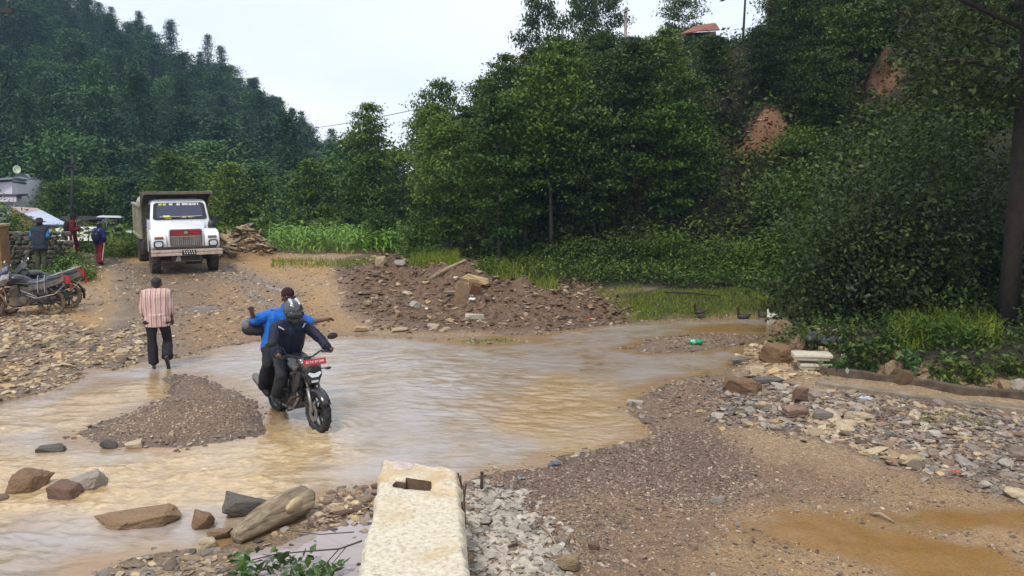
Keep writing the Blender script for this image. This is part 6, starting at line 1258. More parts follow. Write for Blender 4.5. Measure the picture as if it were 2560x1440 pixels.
# ---- people by the houses (their own frames: x to the right, y away)
def stand(px, py, d, rz, label, nudge=0.0):
    x, y = at_px(px, d); return thing('person', (x, y, gz(x, y) + nudge), rz, label, 'person')
def JS(h, stride=.0, bend=0.0, armsw=0.0, tw=0.0):
    k = h / 1.7
    J = dict(shL=(-.19, bend, 1.41), shR=(.19, bend, 1.41), elL=(-.25, bend - .04 + armsw, 1.13), elR=(.25, bend - .04 - armsw, 1.13), wrL=(-.25, bend + .1 + armsw, .9), wrR=(.25, bend + .1 - armsw, .9), hipL=(-.09, 0, .92), hipR=(.09, 0, .92), knL=(-.1, .04 + stride, .49), knR=(.1, .04 - stride, .49), anL=(-.1, stride * 1.6 - .03, .08), anR=(.1, -stride * 1.6 - .03, .09), toL=(-.11, stride * 1.6 + .13, .04), toR=(.11, -stride * 1.6 + .12, .04), head=(0, bend * 1.3 + .03, 1.58))
    return {a: tuple(np.array(p) * k) for a, p in J.items()}
hat = stand(97, 690, 26.6, .1, 'man in broad dark hat and grey vest standing behind the parked motorcycles', .02)
f, u, r, c = figure(hat, JS(1.66, 0, .05), (.1, 1, -.15), shirt=cloth('shirt_sky', (.03, .17, .36)), sleeve=.9, pants=cloth('trousers_olive', (.055, .06, .03)), plen=1.9, shoe=cloth('shoe_black', (.02, .02, .02)), vox=.013, sk=.022)
b = B(); torso(b, JS(1.66, 0, .05), .04); b.cap((-.1, 0, .78), (.1, 0, .78), .135, .135, 12); b.blend('vest', [cloth('vest_grey', (.035, .04, .06), .3)], hat, .015, 3, .014, 7)
b = B(); b.lathe([(0, .17), (.07, .165), (.10, .13), (.108, .06), (.2, .035), (.21, .025), (.1, .045), (0, .05)], 'Z', 20, tuple(c)); b.build('hat', [cloth('hat_dark', (.028, .026, .02))], hat, True)
MAR = cloth('track_maroon', (0.10, 0.012, 0.018), .25)
girl = stand(181, 655, 29.8, -1.15, 'student in maroon tracksuit with dark hat and backpack walking beside the weeds', .0)
JG = JS(1.62, .10, .03); JG['elR'] = tuple(V3(JG['shR']) + V3((.05, .0, -.27))); JG['wrR'] = tuple(V3(JG['elR']) + V3((-.03, .2, .02))); JG['elL'] = tuple(V3(JG['shL']) + V3((-.05, .0, -.27))); JG['wrL'] = tuple(V3(JG['elL']) + V3((.03, .2, .02)))
f, u, r, c = figure(girl, JG, (0, 1, -.25), shirt=MAR, sleeve=1.85, pants=MAR, plen=1.92, shoe=cloth('shoe_black', (.02, .02, .02)), vox=.013, sk=.024, flare=.035)
b = B(); b.lathe([(0, .16), (.08, .155), (.105, .12), (.11, .06), (.19, .04), (.1, .04), (0, .045)], 'Z', 18, tuple(c)); b.build('hat', [cloth('hat_black', (.012, .011, .012))], girl, True)
b = B(); b.ell((0, -.17, 1.14), (.17, .12, .24)); b.blend('backpack', [cloth('pack_black', (.016, .016, .018))], girl, .016, 3, .012, 7)
for s in (-1, 1): b = B(); b.tube([(s * .20, .0, .88), (s * .19, .02, .5), (s * .185, .0, .12)], .016, 6); b.build('side_stripe', [M('stripe_cream', (.62, .5, .42), .8)], girl)
b = B(); b.cap((.06, .12, 1.38), (.05, .14, 1.2), .016, .016, 6); b.build('collar', [M('stripe_cream', (.62, .5, .42), .8)], girl)
boy = stand(245, 664, 28.6, -.12, 'student in dark blue top and maroon trousers carrying a dark backpack, nearer the truck', .0)
figure(boy, JS(1.42, .07, .05, .03), (0, 1, -.3), s=.92, shirt=cloth('top_blue', (.018, .022, .10)), sleeve=1.3, pants=cloth('trousers_maroon', (.16, .016, .025)), plen=1.9, shoe=cloth('shoe_black', (.02, .02, .02)), vox=.013, sk=.02, flare=.03)
b = B(); b.ell((0, -.15, .98), (.16, .11, .22)); b.blend('backpack', [cloth('pack_navy', (.015, .018, .035))], boy, .016, 3, .012, 7)
for s in (-1, 1): b = B(); b.cap((s * .1, -.1, 1.2), (s * .07, -.245, 1.06), .012, .012, 6); b.build('pack_strap', [M('strap_pale', (.22, .24, .32), .7)], boy, True)
b = B(); b.tube([(.195, .0, .74), (.17, -.06, .42), (.16, -.13, .14)], .014, 6); b.build('side_stripe', [M('stripe_cream', (.62, .5, .42), .8)], boy)
# ---- ducks
def duck(px, py, rz, label, dark=True, swim=False, s=1.0, look=0.0):
    p = G(px, py); z = 0.0 if swim else p.z
    o = thing('duck', (p.x, p.y, z), rz, label, 'duck'); o.scale = (s, s, s); h = 0 if swim else .13
    D1 = M('duck_dark', (.022, .017, .015), .6, var=.4); D2 = M('duck_white', (.75, .72, .66), .7)
    b = B(); b.ell((0, 0, h + .07), (.19, .1, .085)); b.cap((-.1, 0, h + .08), (-.24, 0, h + .13), .06, .015, 10); b.cap((.12, 0, h + .09), (.16, 0, h + .2), .05, .033, 10); b.cap((.16, 0, h + .2), (.165, 0, h + .29), .033, .03, 10); b.ell((.18, 0, h + .32), (.05, .038, .04))
    if not swim:
        for q in (-1, 1): b.cap((.0, q * .045, h + .02), (.0, q * .045, .02), .014, .009, 6); b.cap((-.01, q * .045, .012), (.06, q * .05, .012), .01, .016, 6)
    b.blend('body', [D1 if dark else D2], o, .01, 3)
    for q in (-1, 1): b = B(); b.ell((-.03, q * .085, h + .085), (.15, .025, .055), (0, .12, 0)); b.build('wing', [M('duck_wing', (.06, .045, .04), .6, var=.5) if dark else D2], o, True)
    b = B(); b.cap((.21, 0, h + .315), (.275, 0, h + .305), .018, .012, 8); b.build('bill', [M('duck_bill', (.2, .11, .02), .5)], o, True)
    if dark and not swim: b = B(); b.ell((-.02, 0, h + .03), (.14, .085, .06)); b.build('belly', [M('duck_pale', (.32, .3, .24), .7)], o, True)
duck(1748, 797, math.radians(200), 'dark duck standing upright on the grassy stream edge', s=.8)
duck(1858, 801, math.radians(185), 'dark brown duck sitting low in the shallow stream', swim=True, s=.85)
duck(1932, 800, math.radians(190), 'white duck in the stream beside the leafy mass', dark=False, swim=True, s=.85)
duck(1905, 797, math.radians(170), 'small dark duck between the brown duck and the white one', swim=True, s=.55)
# ================================================================ walls, houses, poles, loose things
# ---- concrete wall the view looks along
cm, nt, b = nodes('old_concrete'); v = coord(nt)
n1 = noise(nt, 2.2, 6, .62, v); n2 = noise(nt, 24, 8, .72, v); n3 = noise(nt, 60, 4, .7, v)
c = ramp(nt, n2, [(0.26, 0.21, 0.15), (0.56, 0.50, 0.385), (0.70, 0.655, 0.54)], [.3, .48, .68])
c = mixc(nt, ramp(nt, n1, [(0, 0, 0), (1, 1, 1)], [.5, .7]), c, (0.50, 0.36, 0.19)); c = mixc(nt, ramp(nt, n3, [(1, 1, 1), (0, 0, 0)], [.22, .34]), c, (.12, .09, .06))
gN = nt.nodes.new('ShaderNodeNewGeometry'); sz = nt.nodes.new('ShaderNodeSeparateXYZ'); lk(nt, gN.outputs['Normal'], sz.inputs[0])
lk(nt, c, b.inputs['Base Color']); b.inputs['Roughness'].default_value = .85; bump(nt, b, math_(nt, 'ADD', n2, math_(nt, 'MULTIPLY', n3, .3)), .55, .02)
ZT = .80
pa, pb_, pc_, pd = [Wz(*q, ZT) for q in ((893, 1440), (955, 1152), (1146, 1184), (1171, 1440))]
def wl(u, t):
    """u 0..1 across the wall top, t metres along it from the camera end"""
    l = pa.lerp(pb_, t); r_ = pd.lerp(pc_, t); return l.lerp(r_, u)
t0, t1, nu, ntt = -.9, 1.0, 26, 150
hole = (.20, .67, .735, .80)
grid = {}; bm = bmesh.new()
for j in range(ntt + 1):
    for i in range(nu + 1):
        u, t = i / nu, t0 + (t1 - t0) * j / ntt
        p = wl(u, t); e = (.04 * fbm(np.array(t * 9.0), np.array(u * 2 + (i == 0) * 9), 3, 4) + .03 * fbm(np.array(t * 31.0), np.array(u * 2 + (i == 0) * 9), 5, 2)) * (1 if i in (0, nu) else 0)
        end = (.05 * math.sin(u * 3.1) + .06 * float(fbm(np.array(u * 5.0), np.array(2.0), 1, 3))) * sstep(.9, 1.0, t) * 1.0
        z = ZT + .012 * float(fbm(np.array(u * 3.0), np.array(t * 12.0), 7, 4)) - (.05 if i in (0, nu) else 0) * (1 + .8 * float(fbm(np.array(t * 14.0), np.array(float(i)), 4, 3)))
        if hole[3] < t: z += .02
        ct = hole[3] - .005 if u < .2 else hole[2] - .005
        if (u < .2 or u > .67) and abs(t - ct - .004 * math.sin(u * 40)) < .0075: z -= .035
        if abs(u - .465) < .31 and abs(t - .77) < .05: e += .012 * float(fbm(np.array(t * 60.0), np.array(u * 23.0), 2, 2)); end += .02 * float(fbm(np.array(t * 20.0), np.array(u * 17.0), 8, 2))
        grid[i, j] = bm.verts.new((p.x + e * 1.3, p.y + end, z))
low = {}
for j in range(ntt + 1):
    for i in (0, nu):
        g_ = grid[i, j].co; low[i, j] = bm.verts.new((g_.x + (-.05 if i == 0 else .05), g_.y, -.35))
inh = lambda i, j: hole[0] <= (i + .5) / nu <= hole[1] and hole[2] <= t0 + (t1 - t0) * (j + .5) / ntt <= hole[3] + (.02 if i > 8 else 0)
for j in range(ntt):
    for i in range(nu):
        if not inh(i, j): bm.faces.new((grid[i, j], grid[i + 1, j], grid[i + 1, j + 1], grid[i, j + 1]))
    bm.faces.new((low[0, j], grid[0, j], grid[0, j + 1], low[0, j + 1])); bm.faces.new((grid[nu, j], low[nu, j], low[nu, j + 1], grid[nu, j + 1]))
for jj in (0, ntt):
    lo_ = [bm.verts.new((grid[i, jj].co.x, grid[i, jj].co.y + (.04 if jj else -.02), -.35)) for i in range(nu + 1)]
    for i in range(nu): bm.faces.new((grid[i, jj], grid[i + 1, jj], lo_[i + 1], lo_[i]))
hv = [(i, j) for i in range(nu) for j in range(ntt) if inh(i, j)]
bot = {}
for i, j in hv:
    for a, d_ in (((i, j), (i + 1, j)), ((i + 1, j), (i + 1, j + 1)), ((i + 1, j + 1), (i, j + 1)), ((i, j + 1), (i, j))):
        mid = {((i, j), (i + 1, j)): (i, j - 1), ((i + 1, j), (i + 1, j + 1)): (i + 1, j), ((i + 1, j + 1), (i, j + 1)): (i, j + 1), ((i, j + 1), (i, j)): (i - 1, j)}[a, d_]
        if not inh(*mid):
            for q in (a, d_):
                if q not in bot: g_ = grid[q].co; bot[q] = bm.verts.new((g_.x, g_.y, ZT - .75))
            bm.faces.new((grid[a], grid[d_], bot[d_], bot[a])).material_index = 1
    bm.faces.new([bm.verts.new((grid[q].co.x, grid[q].co.y, ZT - .74)) for q in ((i, j), (i + 1, j), (i + 1, j + 1), (i, j + 1))]).material_index = 1
bmesh.ops.recalc_face_normals(bm, faces=bm.faces[:]); me = bpy.data.meshes.new('concrete_wall'); bm.to_mesh(me); bm.free(); me.materials.append(cm); me.materials.append(M('broken_core_shaded', (.085, .05, .03), .95, var=.5, scale=8, bmp=.5))  # hole lining in dark brown, the shade inside the hole put into its colour
me.polygons.foreach_set('use_smooth', np.full(len(me.polygons), True))
wall = thing('concrete_wall', (0, 0, 0), 0, 'broken pale concrete wall with a dark hole in its top, in front of the camera', 'wall'); obj('wall_body', me, wall)
RUST = M('rust', (.05, .028, .018), .9, var=.3, bmp=.3)
for (u, t, l, a) in ((1.03, .93, .5, .12), (1.05, .80, .6, -.05)):
    p = wl(u, t); b = B(); b.tube([(p.x, p.y, .2), (p.x, p.y, ZT - .06), (p.x - a * .3, p.y + .04, ZT + .05)], .009, 6); b.tube([(p.x + .03, p.y - .35, ZT - .2), (p.x, p.y, ZT - .06), (p.x - .02, p.y + .2, ZT - .04)], .007, 6); b.build('iron_bar', [RUST], wall, True)
b = B(); p = wl(.3, .955); b.lathe([(0, .004), (.07, .006), (.1, .003), (.11, -.01)], 'Z', 16, (p.x, p.y, ZT + .03)); b.build('mortar_patch', [M('mortar_pink', (.48, .38, .36), .7, var=.2)], wall, True)
pp = G(1203, 1225); st_ = thing('iron_post', pp, 0, 'short rusty iron post standing in stones beside the concrete wall', 'post'); b = B(); b.tube([(0, 0, -.1), (.01, 0, .2)], .018, 8); b.lathe([(.0, .2), (.022, .2), (.022, .21), (0, .212)], 'Z', 8, (.01, 0, 0)); b.build('shaft', [RUST], st_, True)
# ---- the log and the fallen leafy branch
WOODP = M('log_wood', (.27, .205, .135), .85, var=.35, scale=7, bmp=.6)
l0, l1 = G(585, 1365), G(765, 1285); dv = (l1 - l0); ln = dv.length
lg = thing('log', l0, math.atan2(dv.y, dv.x), 'thick pale weathered log lying in the shallow water beside the boulders', 'log')
b = B(); rings = []
for i in range(61):
    q = i / 60; r0 = np.interp(q, [0, .03, .3, .7, .95, .985, 1], [.03, .075, .125, .17, .165, .14, .05]); zc = .07 + .09 * q; row = []
    for k in range(40):
        a = 2 * PI * k / 40; g = fbm(np.array(q * 2.2), np.array(math.cos(a) * 3.2), math.sin(a) * 3.2, 4); g2 = fbm(np.array(q * 9.0), np.array(math.cos(a) * 9.0), math.sin(a) * 9.0, 2)
        rr = r0 * (1 + .22 * float(g) + .06 * float(g2)); xx = ln * (q + (.05 * float(g) + .04 * math.sin(a * 1) if q > .9 else 0)) if q < .98 else ln * (.985 + .05 * float(g) + .04 * math.sin(a))
        row.append((xx, rr * math.cos(a) * 1.12 + .04 * math.sin(q * 3.5), zc + rr * math.sin(a) * .9))
    rings.append(row)
b.loft(rings); b.build('trunk', [grainm('log_grain', [(.09, .065, .04), (.27, .21, .135), (.42, .34, .23)])], lg, True)
b = B(); b.ell((ln * .72, -.12, .2), (.14, .05, .07), (.4, 0, .2)); b.blend('bare_patch', [M('wood_bare', (.44, .34, .2), .8, var=.2)], lg, .01, 2, .01, 12)
br = thing('fallen_branch', G(700, 1418), 0, 'fallen twiggy branch with big green leaves at the bottom edge', 'branch')
o0 = br.location
def rel(px, py, z=.05): q = Wz(px, py, z); return (q.x - o0.x, q.y - o0.y, q.z - o0.z)
b = B()
for pts, r0 in (([(905, 1352, .3), (850, 1372, .22), (770, 1378, .14), (690, 1385, .1), (630, 1400, .08)], .009), ([(885, 1330, .2), (800, 1336, .16), (715, 1325, .14)], .006), ([(840, 1330, .2), (790, 1312, .12)], .004), ([(850, 1370, .22), (805, 1420, .12), (770, 1460, .08)], .006), ([(870, 1362, .25), (830, 1410, .14)], .005), ([(690, 1385, .1), (640, 1440, .06), (600, 1480, .05)], .006), ([(720, 1382, .1), (740, 1430, .08), (760, 1470, .05)], .005)):
    b.tube([rel(*q) for q in pts], [r0 * (1 - .5 * i / len(pts)) for i in range(len(pts))], 5)
b.build('twigs', [M('twig', (.06, .045, .035), .8)], br, True)
C = []
for px, py, n in ((600, 1400, 9), (625, 1420, 12), (600, 1440, 12), (640, 1445, 10), (670, 1410, 7), (690, 1400, 5), (735, 1400, 6), (760, 1395, 9), (780, 1420, 12), (820, 1430, 12), (750, 1430, 10), (715, 1432, 8), (840, 1415, 6), (800, 1450, 12), (610, 1470, 12), (700, 1380, 4), (655, 1380, 3)):
    C.append(np.array(rel(px, py, .09)) + rng.normal(0, 1, (int(n * 1.7), 3)) * np.array([.055, .055, .03]))
C = np.concatenate(C); Vl, Fl = leaves(C, .1 * rng.uniform(.6, 1.4, len(C)), .5, .55, rng, .2, .06); obj('foliage', mesh('foliage', Vl, Fl, [LEAF['broad']]), br)
# ---- beams, plank, sacks and bottle at the right bank
BEAM = M('beam_wood', (.20, .165, .12), .85, var=.4, scale=5, bmp=.5)
def beam(pts, w_, h, label, mat=BEAM, name='wooden_beam'):
    P0 = [G(*q) for q in pts]; P = []
    for a_, b__ in zip(P0[:-1], P0[1:]): P += [a_.lerp(b__, k / 7) for k in range(7)]
    P.append(P0[-1]); o = thing(name, P[0], 0, label, 'beam'); rings = []
    for i, p in enumerate(P):
        t = (P[min(i + 1, len(P) - 1)] - P[max(i - 1, 0)]); t.z = 0; t.normalize(); n = Vector((-t.y, t.x, 0)); q = p - P[0]
        k = 1 + .3 * float(fbm(np.array(i * .45), np.array(P0[0].x * 3), 2, 3)); q = q + n * .05 * float(fbm(np.array(i * .2), np.array(P0[0].y), 9, 2)) - Vector((0, 0, .02)); rings.append([tuple(q + n * a * w_ / 2 * k + Vector((0, 0, c_))) for a, c_ in ((-1, 0.0), (1, 0.0), (1, h * k), (-1, h * k))])
    b = B(); b.loft(rings); b.build('timber', [mat], o, bevel=.012); return o
beam([(2040, 962), (2200, 984), (2360, 1005), (2500, 1024), (2680, 1048)], .17, .08, 'long grey squared beam lying in front, its end among the stones')
beam([(2050, 935), (2180, 950), (2270, 960), (2400, 985), (2700, 1012)], .12, .15, 'dark weathered beam lying behind the long grey one', M('beam_dark', (.09, .065, .045), .9, var=.5, scale=6, bmp=.6))
beam([(1900, 925), (2000, 932), (2075, 950)], .10, .035, 'short thin plank lying from the ochre boulder towards the sacks', name='wooden_plank')
SACK = M('sack_cream', (.48, .43, .34), .8, var=.15, bmp=.2)
for (px, py, w_, lab, dz) in ((2040, 925, .42, 'lower cream cement sack beside the beams', 0), (2030, 900, .5, 'upper cream cement sack lying on the lower one', .17)):
    p = G(2042, 930); o = thing('sack', (p.x + (.0 if dz == 0 else -.06), p.y + .12, p.z + dz), -.15, lab, 'sack'); b = B(); b.box((0, 0, .085), (w_ * 1.35, .38, .12)); b.ell((0, 0, .085), (w_ * .62, .17, .085)); b.blend('bag', [SACK], o, .02, 4, .012, 7)
    b = B(); b.tube([(-w_ * .66, -.195, .09), (0, -.205, .1), (w_ * .66, -.195, .09)], .006, 5); b.build('seam', [M('seam_brown', (.2, .16, .12), .8)], o)
p = G(2062, 862); o = thing('bundle', p, 0, 'dark crumpled bundle lying in shade above the cream sacks', 'bundle'); b = B(); b.ell((-.2, 0, .12), (.18, .12, .12)); b.ell((.1, 0, .07), (.3, .14, .09)); b.blend('cloth', [cloth('bundle_grey', (.06, .06, .075), .5)], o, .02, 2, .04, 7)
p = G(1742, 861); bt = thing('bottle', p, .1, 'green plastic bottle lying on the gravel islet', 'bottle')
GRN = M('bottle_green', (.0, .30, .13), .15, var=.1, spec=.8)
b = B(); b.lathe([(0, -.16), (.035, -.16), (.052, -.14), (.052, -.02), (.046, 0), (.052, .02), (.052, .07), (.03, .13), (.016, .15), (.016, .17), (0, .17)], 'X', 16, (0, 0, .052)); b.build('bottle_body', [GRN], bt, True)
b = B(); b.lathe([(.0, .17), (.019, .17), (.019, .195), (0, .195)], 'X', 12, (0, 0, .052)); b.build('bottle_cap', [M('cap_green', (.0, .12, .05), .4)], bt, True)
b = B(); b.lathe([(.0525, -.11), (.0535, -.11), (.0535, -.03), (.0525, -.03)], 'X', 16, (0, 0, .052), True); b.build('bottle_label', [M('label_pale', (.2, .5, .38), .4)], bt, True)
# ---- litter and wood on the earth heap
def crumple(px, py, s, col, label, name='plastic_scrap', cat='litter'):
    p = G(px, py); o = thing(name, p, 0, label, cat); b = B()
    for _ in range(4): b.ell((random.gauss(0, s * .4), random.gauss(0, s * .3), s * .3), (s * random.uniform(.3, .6), s * random.uniform(.3, .5), s * random.uniform(.2, .4)))
    b.blend('scrap', [M('scrap_%d' % int(px), col, .5)], o, s * .12, 1, s * .3, 3 / s)
crumple(1180, 752, .1, (.8, .8, .8), 'crumpled white plastic bag beside the upright ochre boulder'); crumple(1065, 775, .07, (.75, .75, .72), 'small white plastic scrap below the middle of the heap'); crumple(1140, 700, .1, (.7, .62, .6), 'pinkish white plastic scrap behind the upright boulder'); crumple(1475, 802, .07, (.4, .06, .04), 'red plastic scrap at the low end of the heap'); crumple(2395, 1185, .06, (.5, .05, .03), 'red scrap among the stones of the rubble field')
crumple(2160, 1000, .09, (.42, .44, .5), 'pale blue plastic scrap under the long grey beam'); crumple(1385, 1165, .09, (.09, .1, .14), 'dark wet plastic sheet at the water edge beyond the wall'); crumple(1300, 1200, .06, (.16, .22, .2), 'greenish plastic scrap beside the iron post', 'plastic_scrap'); crumple(1780, 700, .05, (.6, .6, .6), 'tiny pale scrap on the slope above the grass')
b = B(); p = G(1185, 735); cx = thing('carton', p, .5, 'rusty brown box stuck in the heap beside the upright boulder', 'box'); b.box((0, 0, .14), (.26, .2, .3), (.2, .25, 0)); bd_ = b.build('box_body', [M('box_brown', (.16, .07, .035), .8, var=.3)], cx, bevel=.01); b = B(); b.box((.03, -.11, .22), (.22, .02, .05), (.2, .25, 0)); b.build('flap', [M('box_pale', (.3, .16, .09), .8)], cx)
def stick(a_, b__, r_, label, mat=WOODP, z0=.05, z1=.15, name='stick'):
    p, q = G(*a_), G(*b__); o = thing(name, p, 0, label, 'stick'); d = q - p; b = B(); b.tube([(0, 0, z0), tuple(d * .5 + Vector((0, .03, (z0 + z1) / 2 + .03))), tuple(d + Vector((0, 0, z1)))], [r_, r_ * .9, r_ * .5], 7); b.build('wood', [mat], o, True)
stick((1075, 700), (1165, 662), .06, 'thick pale root sloping up the top of the heap', z0=.02, z1=.1); stick((1090, 690), (1215, 660), .025, 'thin stick along the crest of the heap'); stick((1105, 772), (1160, 740), .018, 'thin twig leaning against the upright boulder', RUST); stick((1540, 792), (1590, 782), .016, 'twig lying near the grass at the low end of the heap', RUST)
stick((1395, 805), (1440, 812), .02, 'wet twig at the waterline of the heap', RUST); stick((1660, 735), (1800, 745), .025, 'bare branch lying behind the grass', RUST, .05, .05); stick((1110, 735), (1180, 742), .04, 'pale squared stick on the front of the heap', z0=.05, z1=.05); stick((2175, 1290), (2235, 1310), .02, 'flat stick lying on the orange mud', WOODP, .01, .01); stick((1350, 1320), (1395, 1375), .012, 'thin straight stick beside the pale stones', WOODP, .02, .02)
# ---- dry stone wall on the left
sw_ = thing('stone_wall', sp(60, 690, 27.4), 0, 'old dry stone wall behind the man in the hat', 'wall'); b = B(); r9 = random.Random(5)
VS, FS, off = [], [], 0
for row in range(8):
    x = -1.2
    while x < 1.25:
        w_ = r9.uniform(.14, .36); V, T = LOWD[r9.randrange(len(LOWD))]; V = V / np.abs(V).max(0) * np.array([w_ * .54, .17, .085]) + np.array([x + w_ / 2, r9.uniform(-.04, .04) + .03 * row, .08 + row * .15]); VS.append(V); FS.append(T + off); off += len(V); x += w_
obj('masonry', mesh('masonry', np.concatenate(VS), np.concatenate(FS), [stonem('wall_stone', [(.06, .055, .04), (.11, .1, .07), (.17, .15, .11)])]), sw_)
MUDW = M('mud_wall', (.24, .13, .05), .9, var=.25, scale=5, bmp=.2)
om = thing('mud_pillar', sp(0, 690, 26.2), 0, 'orange plastered wall end at the picture edge', 'wall'); b = B(); b.box((-.32, 0, .72), (.9, .5, 1.55)); pl = b.build('plaster', [MUDW], om, bevel=.03); b = B(); b.box((-.32, -.01, 1.53), (.98, .58, .09)); b.build('coping', [M('coping', (.36, .27, .14), .85)], om, bevel=.02)
# ---- houses in the valley, at their own distances
HW = M('house_lilac', (.64, .58, .66), .8, var=.08, scale=3); HWW = M('house_white', (.76, .74, .80), .8, var=.06, scale=3); TRIM = M('house_trim', (.06, .055, .075), .7); SLATE = M('roof_grey', (.22, .26, .28), .6, var=.2)
def local(o): return lambda px, py, d: D(px, py, d) - o.location
wh = thing('house', D(20, 560, 60), 0, 'lilac and white house with narrow tall windows and a dish on its roof', 'house'); L_ = local(wh)
def hexa(b, A, back):
    """a front quadrilateral (4 points) given depth along a vector"""
    P = [Vector(p) for p in A]; q = [p + Vector(back) for p in P]
    b.add([p[:] for p in P + q], [(0, 1, 2, 3), (7, 6, 5, 4), (0, 4, 5, 1), (1, 5, 6, 2), (2, 6, 7, 3), (3, 7, 4, 0)])
b = B(); hexa(b, [L_(32, 560, 60), L_(62, 560, 62), L_(62, 452, 62), L_(32, 450, 60)], (-.5, 4, 0)); b.build('wall', [HWW], wh)
b = B(); hexa(b, [L_(-120, 560, 62), L_(31, 560, 61), L_(31, 454, 61), L_(-120, 462, 62)], (0, 4, 0)); b.build('wall', [HW], wh)
b = B(); hexa(b, [L_(-120, 491, 60), L_(42, 491, 60), L_(42, 486, 60), L_(-120, 486, 60)], (0, 1.4, 0)); bal = b.build('balcony', [TRIM], wh)
b = B(); hexa(b, [L_(-120, 503, 60.05), L_(40, 505, 60.05), L_(40, 491, 60.05), L_(-120, 491, 60.05)], (0, .15, 0)); b.build('parapet', [HW], bal)
b = B(); hexa(b, [L_(-120, 458, 60.7), L_(34, 448, 60.7), L_(34, 443, 60.7), L_(-120, 453, 60.7)], (0, 3, 0)); hexa(b, [L_(31, 449, 59.85), L_(64, 452, 61.85), L_(64, 447, 61.85), L_(31, 444, 59.85)], (-1, 3, 0)); b.build('roof', [SLATE], wh)
b = B(); hexa(b, [L_(31, 456, 59.9), L_(63, 460, 61.9), L_(63, 457, 61.9), L_(31, 453, 59.9)], (0, .2, 0)); b.build('cornice', [TRIM], wh)
b = B(); hexa(b, [L_(34, 442, 60), L_(58, 448, 61), L_(52, 436, 61), L_(40, 434, 60)], (0, 1, 0)); b.build('roof_tank', [M('roof_box', (.45, .5, .55), .6)], wh)
for px, dd in ((46.5, 60.9), (51, 61.2), (55.5, 61.5)):
    b = B(); hexa(b, [L_(px - 1.6, 496, dd), L_(px + 1.6, 497, dd + .2), L_(px + 1.6, 467, dd + .2), L_(px - 1.6, 466, dd)], (0, .06, 0)); w_ = b.build('window', [TRIM], wh); w_.location = (0, -.08, 0)
dsh = thing('satellite_dish', D(44, 436, 60.5), 0, 'pale round satellite dish on the roof of the lilac house', 'dish')
b = B(); b.lathe([(0, .07), (.12, .055), (.22, .02), (.29, -.03), (.295, -.045), (.22, 0.0), (.12, .035), (0, .05)], 'Y', 20, (0, 0, .34)); o = b.build('dish', [M('dish_pale', (.5, .56, .42), .5)], dsh, True); b = B(); b.tube([(0, .1, -.1), (0, .1, .3)], .03, 6); b.tube([(0, 0, .1), (0, -.32, .34)], .012, 5); b.ell((0, -.33, .35), (.04, .05, .04)); b.build('mast', [TRIM], dsh)
# low house with a shining metal roof
lh = thing('house', D(90, 590, 41), 0, 'low mud house with a shining sloping sheet metal roof', 'house'); L_ = local(lh)
TIN = M('sheet_metal', (.50, .56, .68), .35, .35, var=.1, scale=3); TINR = M('sheet_rusty', (.40, .28, .27), .55, .2, var=.2, scale=3)
def slab(b, A, th=.04): 
    P = [Vector(p) for p in A]; n = (P[1] - P[0]).cross(P[3] - P[0]).normalized() * th; b.add([p[:] for p in P] + [(p - n)[:] for p in P], [(0, 1, 2, 3), (7, 6, 5, 4), (0, 4, 5, 1), (1, 5, 6, 2), (2, 6, 7, 3), (3, 7, 4, 0)])
Q = [L_(112, 561, 38.5), L_(174, 562, 40), L_(94, 520, 43), L_(28, 516, 42)]; Qv = [Vector(q) for q in Q]
rf = bpy.data.objects.new('roof', None); COL.objects.link(rf); rf.parent = lh
b = B(); slab(b, [Qv[0].lerp(Qv[3], .0), Qv[1], Qv[2].lerp(Qv[1], .12), Qv[3].lerp(Qv[0], .42)]); b.build('tin_sheet', [TIN], rf)
b = B(); slab(b, [Qv[3].lerp(Qv[0], .42) + Vector((0, 0, -.02)), Qv[2].lerp(Qv[1], .12) + Vector((0, 0, -.02)), Qv[2], Qv[3]]); b.build('rusty_sheet', [TINR], rf)
for k in range(1, 12):
    b = B(); a_ = Qv[0].lerp(Qv[1], k / 12); c_ = Qv[3].lerp(Qv[2], k / 12); nn = (Qv[1] - Qv[0]).cross(Qv[3] - Qv[0]).normalized() * .012; b.tube([a_ + nn, a_.lerp(c_, .56) + nn], .016, 5); b.build('roof_rib', [TIN], rf)
b = B(); hexa(b, [L_(30, 585, 43), L_(112, 585, 39.2), L_(112, 566, 39.2), L_(30, 520, 43)], (.1, .25, 0)); b.build('wall', [MUDW], lh)
b = B(); hexa(b, [L_(108, 571, 38.3), L_(232, 571, 40.5), L_(232, 565, 40.5), L_(108, 565, 38.3)], (0, .3, 0)); b.build('eave_beam', [M('dark_timber', (.02, .017, .015), .8)], lh)
# white tarpaulin under the eave
tpn = thing('tarpaulin_tent', sp(175, 600, 36.5), 0, 'low shelter of white plastic sheet under the metal roof', 'tent'); tl = tpn.location; b = B(); rows_ = []
for j in range(7):
    row = []
    for i in range(15):
        px = 112 + (240 - 112) * i / 14; py = 567 + (602 - 567) * j / 6; d = 39.2 - 2.6 * (j / 6); q = D(px + (6 if i == 14 else 0) * j / 6, py, d + .25 * math.sin(i * 1.3 + j) * .4) - tl; row.append(q[:])
    rows_.append(row)
n_ = 15; V = [p for r_ in rows_ for p in r_]; V2 = [(p[0], p[1] + .05, p[2] - .01) for p in V]; m_ = len(V)
b.add(V + V2, [(j * n_ + i, j * n_ + i + 1, (j + 1) * n_ + i + 1, (j + 1) * n_ + i) for j in range(6) for i in range(14)] + [(m_ + (j + 1) * n_ + i, m_ + (j + 1) * n_ + i + 1, m_ + j * n_ + i + 1, m_ + j * n_ + i) for j in range(6) for i in range(14)])
b.build('sheet', [M('plastic_white', (.62, .6, .53), .4, var=.1, scale=4)], tpn, True)
